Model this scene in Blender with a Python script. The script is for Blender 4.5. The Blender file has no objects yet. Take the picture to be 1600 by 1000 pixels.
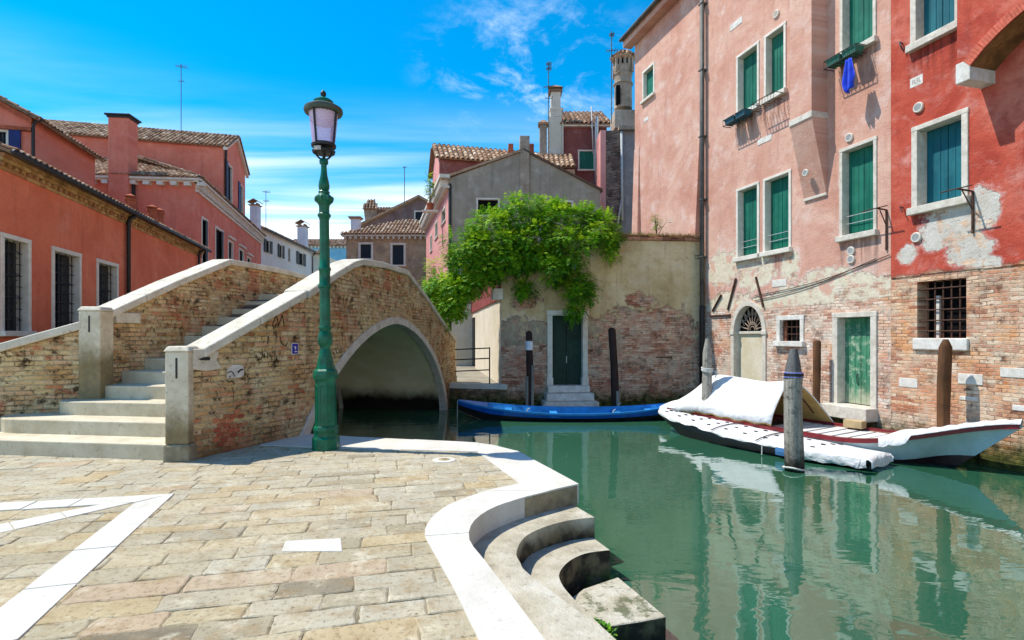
import bpy, bmesh, math, random
from mathutils import Vector, Matrix
from mathutils.geometry import tessellate_polygon
random.seed(7)
R = math.radians
sc = bpy.context.scene
COL = sc.collection

# ------------------------------------------------------------------ helpers
CAMH, FPX, CX, HY = 1.6, 850.0, 800.0, 525.0
def at(px, py, Y):
    return Vector(((px - CX) * Y / FPX, Y, CAMH - (py - HY) * Y / FPX))
def ground(px, py, z=0.0):
    Y = (CAMH - z) * FPX / (py - HY)
    return ((px - CX) * Y / FPX, Y)

ABS = {}
class Face:
    """A vertical plane: local x runs along it (left to right as seen), local y goes into it, z is up."""
    def __init__(s, P0, P1):
        s.P0 = Vector(P0); d = Vector(P1) - s.P0
        s.L = d.length; s.ang = math.atan2(d.y, d.x)
        s.X = d.normalized(); s.Y = Vector((-s.X.y, s.X.x))
        s.M = Matrix.Translation((s.P0.x, s.P0.y, 0)) @ Matrix.Rotation(s.ang, 4, 'Z')
    def uv(s, px, py, d=0.0):
        rx, ry, rz = (px - CX) / FPX, 1.0, -(py - HY) / FPX
        c = -s.P0.dot(s.Y); q = rx * s.Y.x + ry * s.Y.y
        t = (d - c) / q
        return ((Vector((t * rx, t)) - s.P0).dot(s.X), CAMH + t * rz)
    def u(s, px, d=0.0): return s.uv(px, HY, d)[0]
    def w(s, u, y=0.0):
        p = s.P0 + s.X * u + s.Y * y
        return (p.x, p.y)

def tag(o, label=None, cat=None, group=None, kind=None):
    if label: o['label'] = label
    if cat: o['category'] = cat
    if group: o['group'] = group
    if kind: o['kind'] = kind
    return o
def link(o, parent=None, M=None):
    COL.objects.link(o)
    M = M or Matrix.Identity(4)
    if parent is not None:
        o.parent = parent
        o.matrix_parent_inverse = ABS[parent.name].inverted()
    o.matrix_basis = M
    ABS[o.name] = M.copy()
    return o
def thing(name, label, cat, loc=(0, 0, 0), rot=0.0, group=None, M=None):
    o = bpy.data.objects.new(name, None)
    o.empty_display_size = .3
    link(o, None, M or (Matrix.Translation(loc) @ Matrix.Rotation(rot, 4, 'Z')))
    return tag(o, label, cat, group)

class MB:
    def __init__(s): s.v = []; s.f = []; s.t = []
    def add(s, vs, fs, tint=.5):
        b = len(s.v); s.v += [tuple(p) for p in vs]
        for q in fs: s.f.append(tuple(b + i for i in q)); s.t.append(tint)
        return s
    def box(s, x0, x1, y0, y1, z0, z1, tint=.5):
        vs = [(x, y, z) for z in (z0, z1) for y in (y0, y1) for x in (x0, x1)]
        return s.add(vs, [(0, 2, 3, 1), (4, 5, 7, 6), (0, 1, 5, 4), (2, 6, 7, 3), (0, 4, 6, 2), (1, 3, 7, 5)], tint)
    def hexa(s, b, t, tint=.5):
        n = len(b)
        return s.add(list(b) + list(t), [tuple(range(n - 1, -1, -1)), tuple(range(n, 2 * n))] + [(i, (i + 1) % n, n + (i + 1) % n, n + i) for i in range(n)], tint)
    def prism(s, poly, z0, z1, tint=.5, bottom=True):
        n = len(poly)
        tr = tessellate_polygon([[Vector((p[0], p[1], 0)) for p in poly]])
        zt = z1 if callable(z1) else (lambda x, y: z1)
        vs = [(p[0], p[1], z0) for p in poly] + [(p[0], p[1], zt(*p[:2])) for p in poly]
        fs = [(i, (i + 1) % n, n + (i + 1) % n, n + i) for i in range(n)]
        fs += [tuple(n + i for i in t) for t in tr]
        if bottom: fs += [t for t in tr]
        return s.add(vs, fs, tint)
    def wall(s, outer, holes=(), y=0.0, thick=0.0, tint=.5):
        loops = [list(outer)] + [list(h) for h in holes]
        pts = [Vector((p[0], p[1], 0)) for l in loops for p in l]
        tr = tessellate_polygon([[Vector((p[0], p[1], 0)) for p in l] for l in loops])
        n = len(pts)
        vs = [(p.x, y, p.y) for p in pts]; fs = list(tr)
        if thick:
            vs += [(p.x, y + thick, p.y) for p in pts]
            fs += [tuple(n + i for i in t) for t in tr]
            b = 0
            for l in loops:
                m = len(l)
                fs += [(b + i, b + (i + 1) % m, n + b + (i + 1) % m, n + b + i) for i in range(m)]
                b += m
        return s.add(vs, fs, tint)
    def tube(s, pts, r, n=8, cap=True, tint=.5):
        pts = [Vector(p) for p in pts]; m = len(pts)
        rs = r if isinstance(r, (list, tuple)) else [r] * m
        vs = []; up = Vector((0, 0, 1))
        prev = None
        for i, p in enumerate(pts):
            d = (pts[min(i + 1, m - 1)] - pts[max(i - 1, 0)]).normalized()
            if prev is None:
                a = d.cross(up)
                if a.length < 1e-3: a = d.cross(Vector((1, 0, 0)))
            else:
                a = prev - d * prev.dot(d)
            a.normalize(); prev = a
            b = d.cross(a)
            for k in range(n):
                t = 2 * math.pi * k / n
                vs.append(p + (a * math.cos(t) + b * math.sin(t)) * rs[i])
        fs = [(i * n + k, i * n + (k + 1) % n, (i + 1) * n + (k + 1) % n, (i + 1) * n + k) for i in range(m - 1) for k in range(n)]
        if cap: fs += [tuple(range(n - 1, -1, -1)), tuple((m - 1) * n + k for k in range(n))]
        return s.add(vs, fs, tint)
    def lathe(s, prof, n=24, c=(0, 0), off=0.0, tint=.5):
        vs = [(c[0] + r * math.cos(2 * math.pi * (k + off) / n), c[1] + r * math.sin(2 * math.pi * (k + off) / n), z) for r, z in prof for k in range(n)]
        m = len(prof)
        fs = [(i * n + k, i * n + (k + 1) % n, (i + 1) * n + (k + 1) % n, (i + 1) * n + k) for i in range(m - 1) for k in range(n)]
        fs += [tuple(range(n - 1, -1, -1)), tuple((m - 1) * n + k for k in range(n))]
        return s.add(vs, fs, tint)
    def grid(s, rows, tint=.5, close=False):
        m = len(rows); n = len(rows[0])
        vs = [p for r in rows for p in r]
        e = n if close else n - 1
        return s.add(vs, [(i * n + k, i * n + (k + 1) % n, (i + 1) * n + (k + 1) % n, (i + 1) * n + k) for i in range(m - 1) for k in range(e)], tint)
    def sweep(s, path, prof, tint=.5):
        """rectangular section swept along a 3D path; prof: (out, up) offsets; 'out' is horizontal right of travel."""
        path = [Vector(p) for p in path]; m = len(path); n = len(prof); vs = []
        for i, p in enumerate(path):
            d0 = (path[i] - path[i - 1]) if i else (path[1] - path[0])
            d1 = (path[i + 1] - path[i]) if i < m - 1 else d0
            a = Vector((d0.x, d0.y)).normalized(); b = Vector((d1.x, d1.y)).normalized()
            t = (a + b).normalized(); k = 1 / max(.4, t.dot(a))
            nr = Vector((t.y, -t.x, 0)) * k
            for o, u in prof: vs.append(p + nr * o + Vector((0, 0, u)))
        fs = [(i * n + k, i * n + (k + 1) % n, (i + 1) * n + (k + 1) % n, (i + 1) * n + k) for i in range(m - 1) for k in range(n)]
        fs += [tuple(range(n - 1, -1, -1)), tuple((m - 1) * n + k for k in range(n))]
        return s.add(vs, fs, tint)
    def build(s, name, mat, parent=None, M=None, smooth=False, bevel=0.0, seg=2, merge=False):
        me = bpy.data.meshes.new(name)
        me.from_pydata(s.v, [], s.f)
        bm = bmesh.new(); bm.from_mesh(me)
        if merge: bmesh.ops.remove_doubles(bm, verts=bm.verts, dist=1e-4)
        bmesh.ops.recalc_face_normals(bm, faces=bm.faces)
        bm.to_mesh(me); bm.free()
        if not merge:
            a = me.attributes.new('tint', 'FLOAT', 'FACE')
            if len(a.data) == len(s.t): a.data.foreach_set('value', s.t)
        if smooth:
            me.polygons.foreach_set('use_smooth', [True] * len(me.polygons))
        me.materials.append(mat)
        o = bpy.data.objects.new(name, me)
        link(o, parent, M if M is not None else (ABS[parent.name].copy() if parent else None))
        if bevel:
            b = o.modifiers.new('bevel', 'BEVEL'); b.width = bevel; b.segments = seg; b.limit_method = 'ANGLE'; b.angle_limit = R(35)
        if smooth == 'auto':
            me.set_sharp_from_angle(angle=R(40))
        return o

def catmull(pts, k=6, closed=False):
    out = []; n = len(pts)
    P = [Vector(p) for p in pts]
    for i in range(n if closed else n - 1):
        g = lambda j: P[j % n] if closed else P[max(0, min(n - 1, j))]
        a, b, c, d = g(i - 1), g(i), g(i + 1), g(i + 2)
        for j in range(k):
            t = j / k
            out.append(.5 * ((2 * b) + (c - a) * t + (2 * a - 5 * b + 4 * c - d) * t * t + (3 * b - a - 3 * c + d) * t ** 3))
    if not closed: out.append(P[-1])
    return [tuple(p) for p in out]

# ------------------------------------------------------------------ material helpers
def lin(r, g, b):
    f = lambda c: (c / 255) / 12.92 if c <= 10.3 else (((c / 255) + .055) / 1.055) ** 2.4
    return (f(r), f(g), f(b), 1)
class NT:
    def __init__(s, name, bump=None):
        s.m = bpy.data.materials.new(name); s.m.use_nodes = True
        s.t = s.m.node_tree; s.t.nodes.clear()
        s.out = s.t.nodes.new('ShaderNodeOutputMaterial')
        s.p = s.t.nodes.new('ShaderNodeBsdfPrincipled')
        s.t.links.new(s.p.outputs[0], s.out.inputs[0])
        s._oc = None
    def nd(s, typ, ins=None, **pr):
        n = s.t.nodes.new(typ)
        for k, v in pr.items(): setattr(n, k, v)
        for k, v in (ins or {}).items(): s.set(n.inputs[k], v)
        return n
    def set(s, sock, v):
        if isinstance(v, bpy.types.NodeSocket): s.t.links.new(v, sock)
        else: sock.default_value = v
    def co(s):
        if s._oc is None: s._oc = s.nd('ShaderNodeTexCoord').outputs['Object']
        return s._oc
    def xyz(s, v=None):
        n = s.nd('ShaderNodeSeparateXYZ', {0: v if v is not None else s.co()}); return n.outputs
    def comb(s, x, y, z=0.0): return s.nd('ShaderNodeCombineXYZ', {0: x, 1: y, 2: z}).outputs[0]
    def math(s, op, a, b=0.0, clamp=False):
        return s.nd('ShaderNodeMath', {0: a, 1: b}, operation=op, use_clamp=clamp).outputs[0]
    def vmath(s, op, a, b=(0, 0, 0)):
        n = s.nd('ShaderNodeVectorMath', {0: a, 1: b}, operation=op)
        return n.outputs['Value'] if op in ('LENGTH', 'DOT_PRODUCT') else n.outputs[0]
    def scale(s, v, xs): return s.vmath('MULTIPLY', v, xs)
    def noise(s, sc_=1.0, det=4.0, rough=.55, vec=None, dist=0.0, col=False):
        n = s.nd('ShaderNodeTexNoise', {'Vector': vec if vec is not None else s.co(), 'Scale': sc_, 'Detail': det, 'Roughness': rough, 'Distortion': dist})
        return n.outputs['Color' if col else 'Fac']
    def voro(s, sc_=1.0, vec=None, feat='F1', out='Distance', rnd=1.0):
        n = s.nd('ShaderNodeTexVoronoi', {'Vector': vec if vec is not None else s.co(), 'Scale': sc_, 'Randomness': rnd}, feature=feat)
        return n.outputs[out]
    def ramp(s, fac, stops, interp='LINEAR'):
        n = s.nd('ShaderNodeValToRGB', {0: fac}); e = n.color_ramp; e.interpolation = interp
        while len(e.elements) < len(stops): e.elements.new(.5)
        for el, (p, c) in zip(e.elements, stops):
            el.position = p; el.color = c if len(c) == 4 else (*c, 1)
        return n.outputs[0]
    def mr(s, v, a, b, c=0.0, d=1.0, smooth=True):
        return s.nd('ShaderNodeMapRange', {0: v, 1: a, 2: b, 3: c, 4: d}, interpolation_type='SMOOTHSTEP' if smooth else 'LINEAR').outputs[0]
    def mix(s, f, a, b, blend='MIX'):
        n = s.nd('ShaderNodeMix', {0: f, 6: a, 7: b}, data_type='RGBA', blend_type=blend); return n.outputs[2]
    def mixf(s, f, a, b):
        n = s.nd('ShaderNodeMix', {0: f, 2: a, 3: b}, data_type='FLOAT'); return n.outputs[0]
    def attr(s, name='tint'): return s.nd('ShaderNodeAttribute', attribute_name=name).outputs['Fac']
    def bump(s, h, strength=.5, dist=.02):
        n = s.nd('ShaderNodeBump', {'Height': h, 'Strength': strength, 'Distance': dist})
        s.set(s.p.inputs['Normal'], n.outputs[0])
    def done(s, col=None, rough=.8, spec=.3, **kw):
        if col is not None: s.set(s.p.inputs['Base Color'], col)
        s.set(s.p.inputs['Roughness'], rough)
        s.set(s.p.inputs['Specular IOR Level'], spec)
        for k, v in kw.items(): s.set(s.p.inputs[k.replace('_', ' ')], v)
        return s.m
def paint(name, rgb, rough=.5, var=.18, sc_=3.0, spec=.4, metallic=0.0, bump=.15):
    n = NT(name)
    c = lin(*rgb)
    dk = tuple(x * (1 - var * 1.6) for x in c[:3]) + (1,); lt = tuple(min(1, x * (1 + var)) for x in c[:3]) + (1,)
    col = n.ramp(n.noise(sc_, 6, .6), [(.3, dk), (.7, lt)])
    col = n.mix(n.mr(n.noise(sc_ * 9, 3), .55, .75), col, dk)
    n.bump(n.noise(sc_ * 14, 4), bump, .004)
    return n.done(col, rough, spec, Metallic=metallic)
def wood(name, rgb, rgb2, axis=2, rough=.75, sc_=6.0):
    n = NT(name)
    k = [sc_ * 3] * 3; k[axis] = sc_ * .18
    v = n.scale(n.co(), tuple(k))
    g = n.noise(1.0, 6, .65, v)
    col = n.ramp(g, [(.3, lin(*rgb2)), (.65, lin(*rgb))])
    col = n.mix(n.mr(n.noise(2.2, 4), .45, .75), col, lin(*[int(x * .62) for x in rgb]))
    n.bump(g, .5, .01)
    return n.done(col, rough, .25)

def brick_layer(n, v2, cols, mortar, wid=.25, row=.072, ms=.010, irr=.03, smear=.5, tints=(), pitc=1.0):
    """returns colour, height of an old irregular brickwork in the (u,z) plane"""
    dv = n.vmath('SUBTRACT', n.noise(1.7, 4, .6, v2, col=True), (.5, .5, .5))
    fine = n.vmath('SUBTRACT', n.noise(9, 3, .6, v2, col=True), (.5, .5, .5))
    vec = n.vmath('ADD', v2, n.vmath('ADD', n.scale(dv, (irr * 3.2, irr * 2.0, 0)), n.scale(fine, (irr * 1.3, irr * .9, 0))))
    b = n.nd('ShaderNodeTexBrick', {'Vector': vec, 'Color1': (0, 0, 0, 1), 'Color2': (1, 1, 1, 1), 'Mortar': (.5, .5, .5, 1), 'Scale': 1.0,
             'Mortar Size': ms, 'Mortar Smooth': .6, 'Bias': 0.0, 'Brick Width': wid, 'Row Height': row}, offset=.5)
    col = n.ramp(b.outputs['Color'], [(i / (len(cols) - 1), lin(*c)) for i, c in enumerate(cols)])
    big = n.noise(.9, 6, .62, v2)
    col = n.mix(n.mr(big, .40, .66, 0, .6), col, lin(*cols[-1]))
    col = n.mix(n.mr(n.noise(1.4, 6, .62, n.vmath('ADD', v2, (3.1, 9.7, 0))), .46, .7, 0, .5), col, lin(*cols[1]))
    col = n.mix(n.mr(n.noise(8, 6, .7, v2), .46, .76, 0, .65), col, lin(*[int(x * .6) for x in cols[1]]))
    for i, (tc_, ts_, lo, am) in enumerate(tints):
        col = n.mix(n.mr(n.noise(ts_, 7, .64, n.vmath('ADD', v2, (5.3 * i + 2, 3.7 * i, 0))), lo, lo + .1, 0, am), col, n.mix(.45, lin(*tc_), col, 'MULTIPLY') if False else lin(*tc_))
    mort = n.mix(n.noise(3, 5, .6, v2), lin(*mortar), lin(*[int(x * .72) for x in mortar]))
    mort = n.mix(n.mr(n.noise(1.9, 6, .68, n.vmath('ADD', v2, (8, 4, 0))), .46, .58, 0, .85), mort, lin(*[int(x * .5) for x in cols[0]]))  # dark mortar in patches paints the shade of recessed joints
    # mortar and old render smeared over whole areas of brick
    sm_ = n.mr(n.math('ADD', n.math('MULTIPLY', n.noise(2.2, 7, .68, v2), .75), n.math('MULTIPLY', n.noise(11, 4, .6, v2), .25)), .46, .60, 0, smear * 1.3)
    mf = n.math('MAXIMUM', n.math('MULTIPLY', b.outputs['Fac'], n.mr(n.noise(1.7, 4, .6, v2), .3, .6, .45, 1)), sm_)
    col = n.mix(n.math('MULTIPLY', mf, .92), col, mort)
    pit = n.mr(n.noise(5.5, 7, .76, v2), .565, .66, 0, 1)
    col = n.mix(n.math('MULTIPLY', pit, .75 * pitc), col, lin(*[int(x * .42) for x in cols[0]]))
    h = n.math('SUBTRACT', 1.0, n.math('MULTIPLY', b.outputs['Fac'], n.math('SUBTRACT', 1.0, n.math('MULTIPLY', sm_, .7))))
    h = n.math('ADD', h, n.math('MULTIPLY', n.noise(14, 5, .72, v2), 1.3))
    h = n.math('SUBTRACT', h, n.math('MULTIPLY', pit, .9))
    return col, h
# ------------------------------------------------------------------ materials
def stucco(name, cols, grime=(120, 80, 65), brick=None, render=None, zb=None, zr=None, patches=(), holes=(), grime_amt=.5, algae=False, streak=.35, noise_amp=1.1, sills=(), bleach=.35, contrast=1.0, smear=.55, tints=(), pitc=1.0):
    n = NT(name)
    x, y, z = n.xyz()
    v2 = n.comb(x, z)
    big = n.noise(.55, 7, .64, v2, .6)
    col = n.ramp(big, [(.30, lin(*cols[0])), (.5, lin(*cols[1])), (.70, lin(*cols[2]))])
    col = n.mix(n.mr(n.noise(2.6, 6, .68, v2), .47, .72, 0, .6 * contrast), col, lin(*cols[0]))
    pale = tuple(int(c + (232 - c) * .5) for c in cols[2])
    col = n.mix(n.mr(n.noise(1.5, 7, .68, n.vmath('ADD', v2, (11, 5, 0)), .4), .50, .72, 0, bleach), col, lin(*pale))
    st = n.noise(1.0, 6, .66, n.comb(n.math('MULTIPLY', x, 3.6), n.math('MULTIPLY', z, .32)))
    col = n.mix(n.mr(st, .50, .76, 0, streak), col, lin(*grime))
    for (u0, u1, zs) in sills:       # run-off stains below the sills
        m = n.math('MULTIPLY', n.mr(x, u0 - .12, u0 + .06), n.mr(x, u1 - .06, u1 + .12, 1, 0))
        m = n.math('MULTIPLY', m, n.math('MULTIPLY', n.mr(z, zs - 1.15, zs), n.mr(z, zs, zs + .04, 1, 0)))
        s2 = n.noise(1.0, 4, .6, n.comb(n.math('MULTIPLY', x, 9.0), n.math('MULTIPLY', z, .6)))
        col = n.mix(n.math('MULTIPLY', m, n.mr(s2, .38, .66, .05, .75)), col, lin(*[int(c * .62) for c in grime]))
    col = n.mix(n.mr(n.noise(9, 7, .74, v2), .53, .74, 0, grime_amt), col, lin(*grime))
    col = n.mix(n.mr(n.noise(34, 4, .7, v2), .62, .74, 0, grime_amt * .8), col, lin(*[int(c * .7) for c in grime]))
    h = n.math('MULTIPLY', n.noise(24, 6, .7, v2), .8)
    h = n.math('ADD', h, n.math('MULTIPLY', n.noise(3, 4, .55, v2), 1.1))
    nz = n.noise(.95, 9, .68, v2, .5)
    nzc = n.math('MULTIPLY', n.math('SUBTRACT', nz, .5), noise_amp * 2)
    rag = n.math('MULTIPLY', n.math('SUBTRACT', n.noise(7, 8, .76, v2), .5), .22)
    if render:
        rc = n.ramp(n.noise(4, 6, .7, v2), [(.3, lin(*render[0])), (.7, lin(*render[1]))])
        rc = n.mix(n.mr(n.noise(14, 5, .7, v2), .54, .7, 0, .6), rc, lin(*[int(c * .68) for c in render[1]]))
        if brick:
            bc0, bh0 = brick_layer(n, v2, brick[0], brick[1], smear=smear, tints=tints, pitc=pitc)
            rc = n.mix(n.mr(n.noise(2.1, 7, .68, v2), .50, .58, 0, .8), rc, bc0)
            rc = n.mix(n.mr(n.noise(1.6, 8, .7, n.vmath('ADD', v2, (2, 8, 0))), .555, .585, 0, .9), rc, lin(*cols[1])) if zr is not None else rc
        m = None; halo = None
        if zr is not None:
            q = n.math('ADD', z, n.math('ADD', n.math('MULTIPLY', nzc, 1.6), rag))
            m = n.mr(q, zr - .02, zr + .02, 1, 0); halo = n.mr(q, zr - .02, zr + .14, 1, 0)
        for (u0, z0, ru, rz) in patches:
            d = n.vmath('LENGTH', n.scale(n.vmath('SUBTRACT', v2, (u0, z0, 0)), (1 / ru, 1 / rz, 0)))
            d = n.math('ADD', n.math('ADD', d, rag), n.math('MULTIPLY', n.math('SUBTRACT', n.noise(2.2, 9, .7, v2), .5), 1.9))
            q = n.mr(d, .97, 1.0, 1, 0); h2 = n.mr(d, .97, 1.25, 1, 0)
            m = q if m is None else n.math('MAXIMUM', m, q); halo = h2 if halo is None else n.math('MAXIMUM', halo, h2)
        if m is not None:
            col = n.mix(n.math('MULTIPLY', halo, n.mr(n.noise(5, 5, .7, v2), .35, .6, .1, .7)), col, lin(*pale))
            edge = n.math('MULTIPLY', n.math('MULTIPLY', m, n.math('SUBTRACT', 1.0, m)), 3.2, True)
            col = n.mix(m, col, rc)
            col = n.mix(edge, col, lin(*[int(c * .55) for c in grime]))
            h = n.math('SUBTRACT', h, n.math('MULTIPLY', m, 1.5))
    if brick:
        bc, bh = (bc0, bh0) if render else brick_layer(n, v2, brick[0], brick[1], smear=smear, tints=tints, pitc=pitc)
        m = n.mr(n.math('ADD', n.math('ADD', z, rag), n.math('MULTIPLY', nzc, .35 if zr is not None else 1.0)), zb - .05, zb + .03, 1, 0)
        for (u0, z0, ru, rz) in holes:
            d = n.vmath('LENGTH', n.scale(n.vmath('SUBTRACT', v2, (u0, z0, 0)), (1 / ru, 1 / rz, 0)))
            d = n.math('ADD', n.math('ADD', d, n.math('MULTIPLY', rag, 1.6)), n.math('MULTIPLY', n.math('SUBTRACT', n.noise(3, 9, .7, v2), .5), 2.6))
            m = n.math('MAXIMUM', m, n.mr(d, .80, 1.02, 1, 0))
        col = n.mix(m, col, bc)
        h = n.mixf(m, h, n.math('SUBTRACT', bh, 2.4))
    if algae:
        a = n.math('ADD', z, n.math('MULTIPLY', n.math('SUBTRACT', n.noise(3, 7, .7, v2), .5), 1.1))
        ac = n.ramp(n.noise(6, 6, .65, v2), [(.35, lin(36, 34, 22)), (.65, lin(92, 98, 46))])
        col = n.mix(n.mr(a, -.62, -.05, 1, 0), col, ac)
    n.bump(h, .65, .025)
    return n.done(col, .9, .15)

def stone(name, a, b, dark=(110, 100, 85), sc_=3.0, amt=.5, bump=.4, rough=.75, low_stain=None):
    n = NT(name)
    col = n.ramp(n.noise(sc_, 6, .62), [(.3, lin(*b)), (.68, lin(*a))])
    col = n.mix(n.mr(n.noise(sc_ * 4.3, 5, .7), .55, .8, 0, amt), col, lin(*dark))
    sp = n.mr(n.noise(sc_ * 22, 2, .5), .66, .74, 0, amt * .9)
    col = n.mix(sp, col, lin(*[int(x * .6) for x in dark]))
    if low_stain:
        z = n.xyz()[2]
        a_ = n.math('ADD', z, n.math('MULTIPLY', n.math('SUBTRACT', n.noise(5, 5, .65), .5), .7))
        col = n.mix(n.mr(a_, low_stain[0], low_stain[1], .85, 0), col, n.mix(n.noise(11, 4), lin(60, 52, 36), lin(150, 128, 74)))
    n.bump(n.math('ADD', n.noise(sc_ * 16, 5, .7), n.math('MULTIPLY', n.noise(sc_ * 3, 3), .8)), bump, .012)
    return n.done(col, rough, .3)

def tile_mat(name, cols, dark=(70, 52, 42)):
    n = NT(name)
    t = n.attr()
    col = n.ramp(t, [(i / (len(cols) - 1), lin(*c)) for i, c in enumerate(cols)])
    col = n.mix(n.mr(n.noise(5, 5, .65), .45, .75, 0, .7), col, lin(*dark))
    n.bump(n.noise(30, 4), .4, .01)
    return n.done(col, .9, .15)

MAT = {}
MAT['istria'] = stone('istrian_stone_paving', (212, 208, 196), (194, 187, 172), (150, 140, 120), 2.4, .45, .4)
MAT['coping'] = stone('coping_stone', (220, 212, 194), (188, 176, 152), (84, 76, 60), 3.0, .95, .7)
MAT['pillar'] = stone('pillar_stone', (222, 212, 188), (188, 174, 144), (100, 90, 70), 4.0, .75, .6, low_stain=(.34, .82))
MAT['pillar_base'] = stone('rough_base_stone', (168, 158, 132), (128, 118, 92), (70, 62, 46), 9.0, .7, 1.2, .9)
MAT['step'] = stone('bridge_step_stone', (212, 202, 176), (186, 172, 142), (120, 104, 72), 3.0, .7, .5)
MAT['ring'] = stone('arch_ring_stone', (214, 208, 196), (176, 166, 150), (120, 108, 92), 4, .5, .4)
MAT['frame'] = stone('window_stone', (224, 217, 204), (198, 189, 172), (120, 112, 100), 5, .45, .3)
MAT['frame_old'] = stone('weathered_window_stone', (218, 210, 196), (184, 174, 158), (104, 92, 78), 7, .6, .6)
MAT['white_stone'] = stone('white_wall_stone', (226, 222, 214), (190, 182, 168), (128, 118, 104), 6, .5, .6)
MAT['waterstep'] = stone('water_step_stone', (192, 182, 156), (150, 138, 108), (84, 74, 54), 3.2, .65, .8)
def wet_step():
    n = NT('worn_water_step_stone')
    z = n.xyz()[2]
    base = n.ramp(n.noise(2.4, 6, .62), [(.3, lin(150, 140, 116)), (.5, lin(184, 176, 154)), (.7, lin(206, 200, 184))])
    base = n.mix(n.mr(n.noise(9, 6, .7), .52, .8, 0, .7), base, lin(96, 84, 62))
    base = n.mix(n.mr(n.noise(40, 3, .6), .62, .72, 0, .6), base, lin(60, 54, 42))
    a = n.math('ADD', z, n.math('MULTIPLY', n.math('SUBTRACT', n.noise(4.5, 6, .65), .5), .25))
    nz = n.nd('ShaderNodeNewGeometry').outputs['Normal']
    up = n.mr(n.xyz(nz)[2], .3, .7, 1, 0)
    wet = n.mix(n.mr(n.noise(7, 5), .4, .66), lin(46, 42, 32), lin(110, 98, 72))
    m = n.math('MULTIPLY', up, n.mr(a, -.36, -.2, 1, 0))
    col = n.mix(m, base, wet)
    moss = n.math('MULTIPLY', n.mr(n.noise(6, 6, .7), .5, .62), n.mr(a, -.62, -.5, 1, 0))
    col = n.mix(n.math('MULTIPLY', moss, .8), col, lin(66, 78, 30))
    col = n.mix(n.mr(z, -.82, -.70, 1, 0), col, lin(30, 34, 22))
    n.bump(n.math('ADD', n.noise(34, 6, .7), n.math('MULTIPLY', n.noise(6, 4), 1.4)), .9, .015)
    return n.done(col, .85, .3)
MAT['waterstep'] = wet_step()
MAT['iron'] = paint('dark_iron', (36, 35, 36), .55, .3, 8, .4)
MAT['rust'] = paint('rusty_iron', (84, 58, 46), .8, .35, 12, .2)
MAT['dark'] = paint('dark_interior', (14, 14, 16), .8, .2, 3, .1)
def glass_pane():
    n = NT('dark_window_glass')
    return n.done(lin(16, 20, 26), .08, .5)
MAT['glass'] = glass_pane()
MAT['lampgreen'] = paint('lamp_green_paint', (0, 96, 68), .34, .3, 6, .35, bump=.35)
def shutter_mat(name, a, b, c):
    n = NT(name); x, y, z = n.xyz()
    v = n.comb(n.math('MULTIPLY', x, 7.0), n.math('MULTIPLY', z, .7))
    col = n.ramp(n.noise(1.0, 6, .66, v), [(.3, lin(*a)), (.66, lin(*b))])
    col = n.mix(n.mr(n.noise(1.1, 5, .6), .45, .7, 0, .55), col, lin(*c))
    col = n.mix(n.mr(n.noise(22, 5, .72), .6, .72, 0, .6), col, lin(*[int(q * .5) for q in a]))
    n.bump(n.noise(1.0, 6, .66, n.comb(n.math('MULTIPLY', x, 40.0), n.math('MULTIPLY', z, 2.0))), .4, .006)
    return n.done(col, .6, .3)
MAT['shutter'] = shutter_mat('green_shutter_paint', (0, 78, 62), (6, 104, 84), (44, 124, 100))
MAT['shutter_teal'] = shutter_mat('teal_shutter_paint', (0, 74, 86), (8, 98, 110), (46, 120, 126))
MAT['shutter_dark'] = paint('dark_shutter_paint', (18, 34, 44), .6, .25, 3, .3)
MAT['shutter_blue'] = paint('blue_shutter_paint', (18, 42, 104), .6, .25, 3, .3)
MAT['doorgreen'] = paint('dark_green_door_paint', (14, 52, 40), .6, .3, 3, .3)
MAT['lead'] = paint('downpipe_grey', (84, 84, 80), .6, .3, 4, .4)
MAT['pvc'] = paint('grey_vent', (176, 178, 178), .6, .15, 8, .3)
MAT['terracotta'] = tile_mat('terracotta_roof_tiles', [(110, 84, 66), (164, 130, 102), (192, 162, 132), (150, 110, 84), (216, 194, 166)])
MAT['tile_red'] = tile_mat('old_red_roof_tiles', [(104, 80, 66), (150, 118, 94), (176, 146, 120), (138, 108, 88), (200, 172, 146)])
MAT['terra_plain'] = paint('terracotta', (170, 92, 66), .85, .3, 6, .15)

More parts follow.
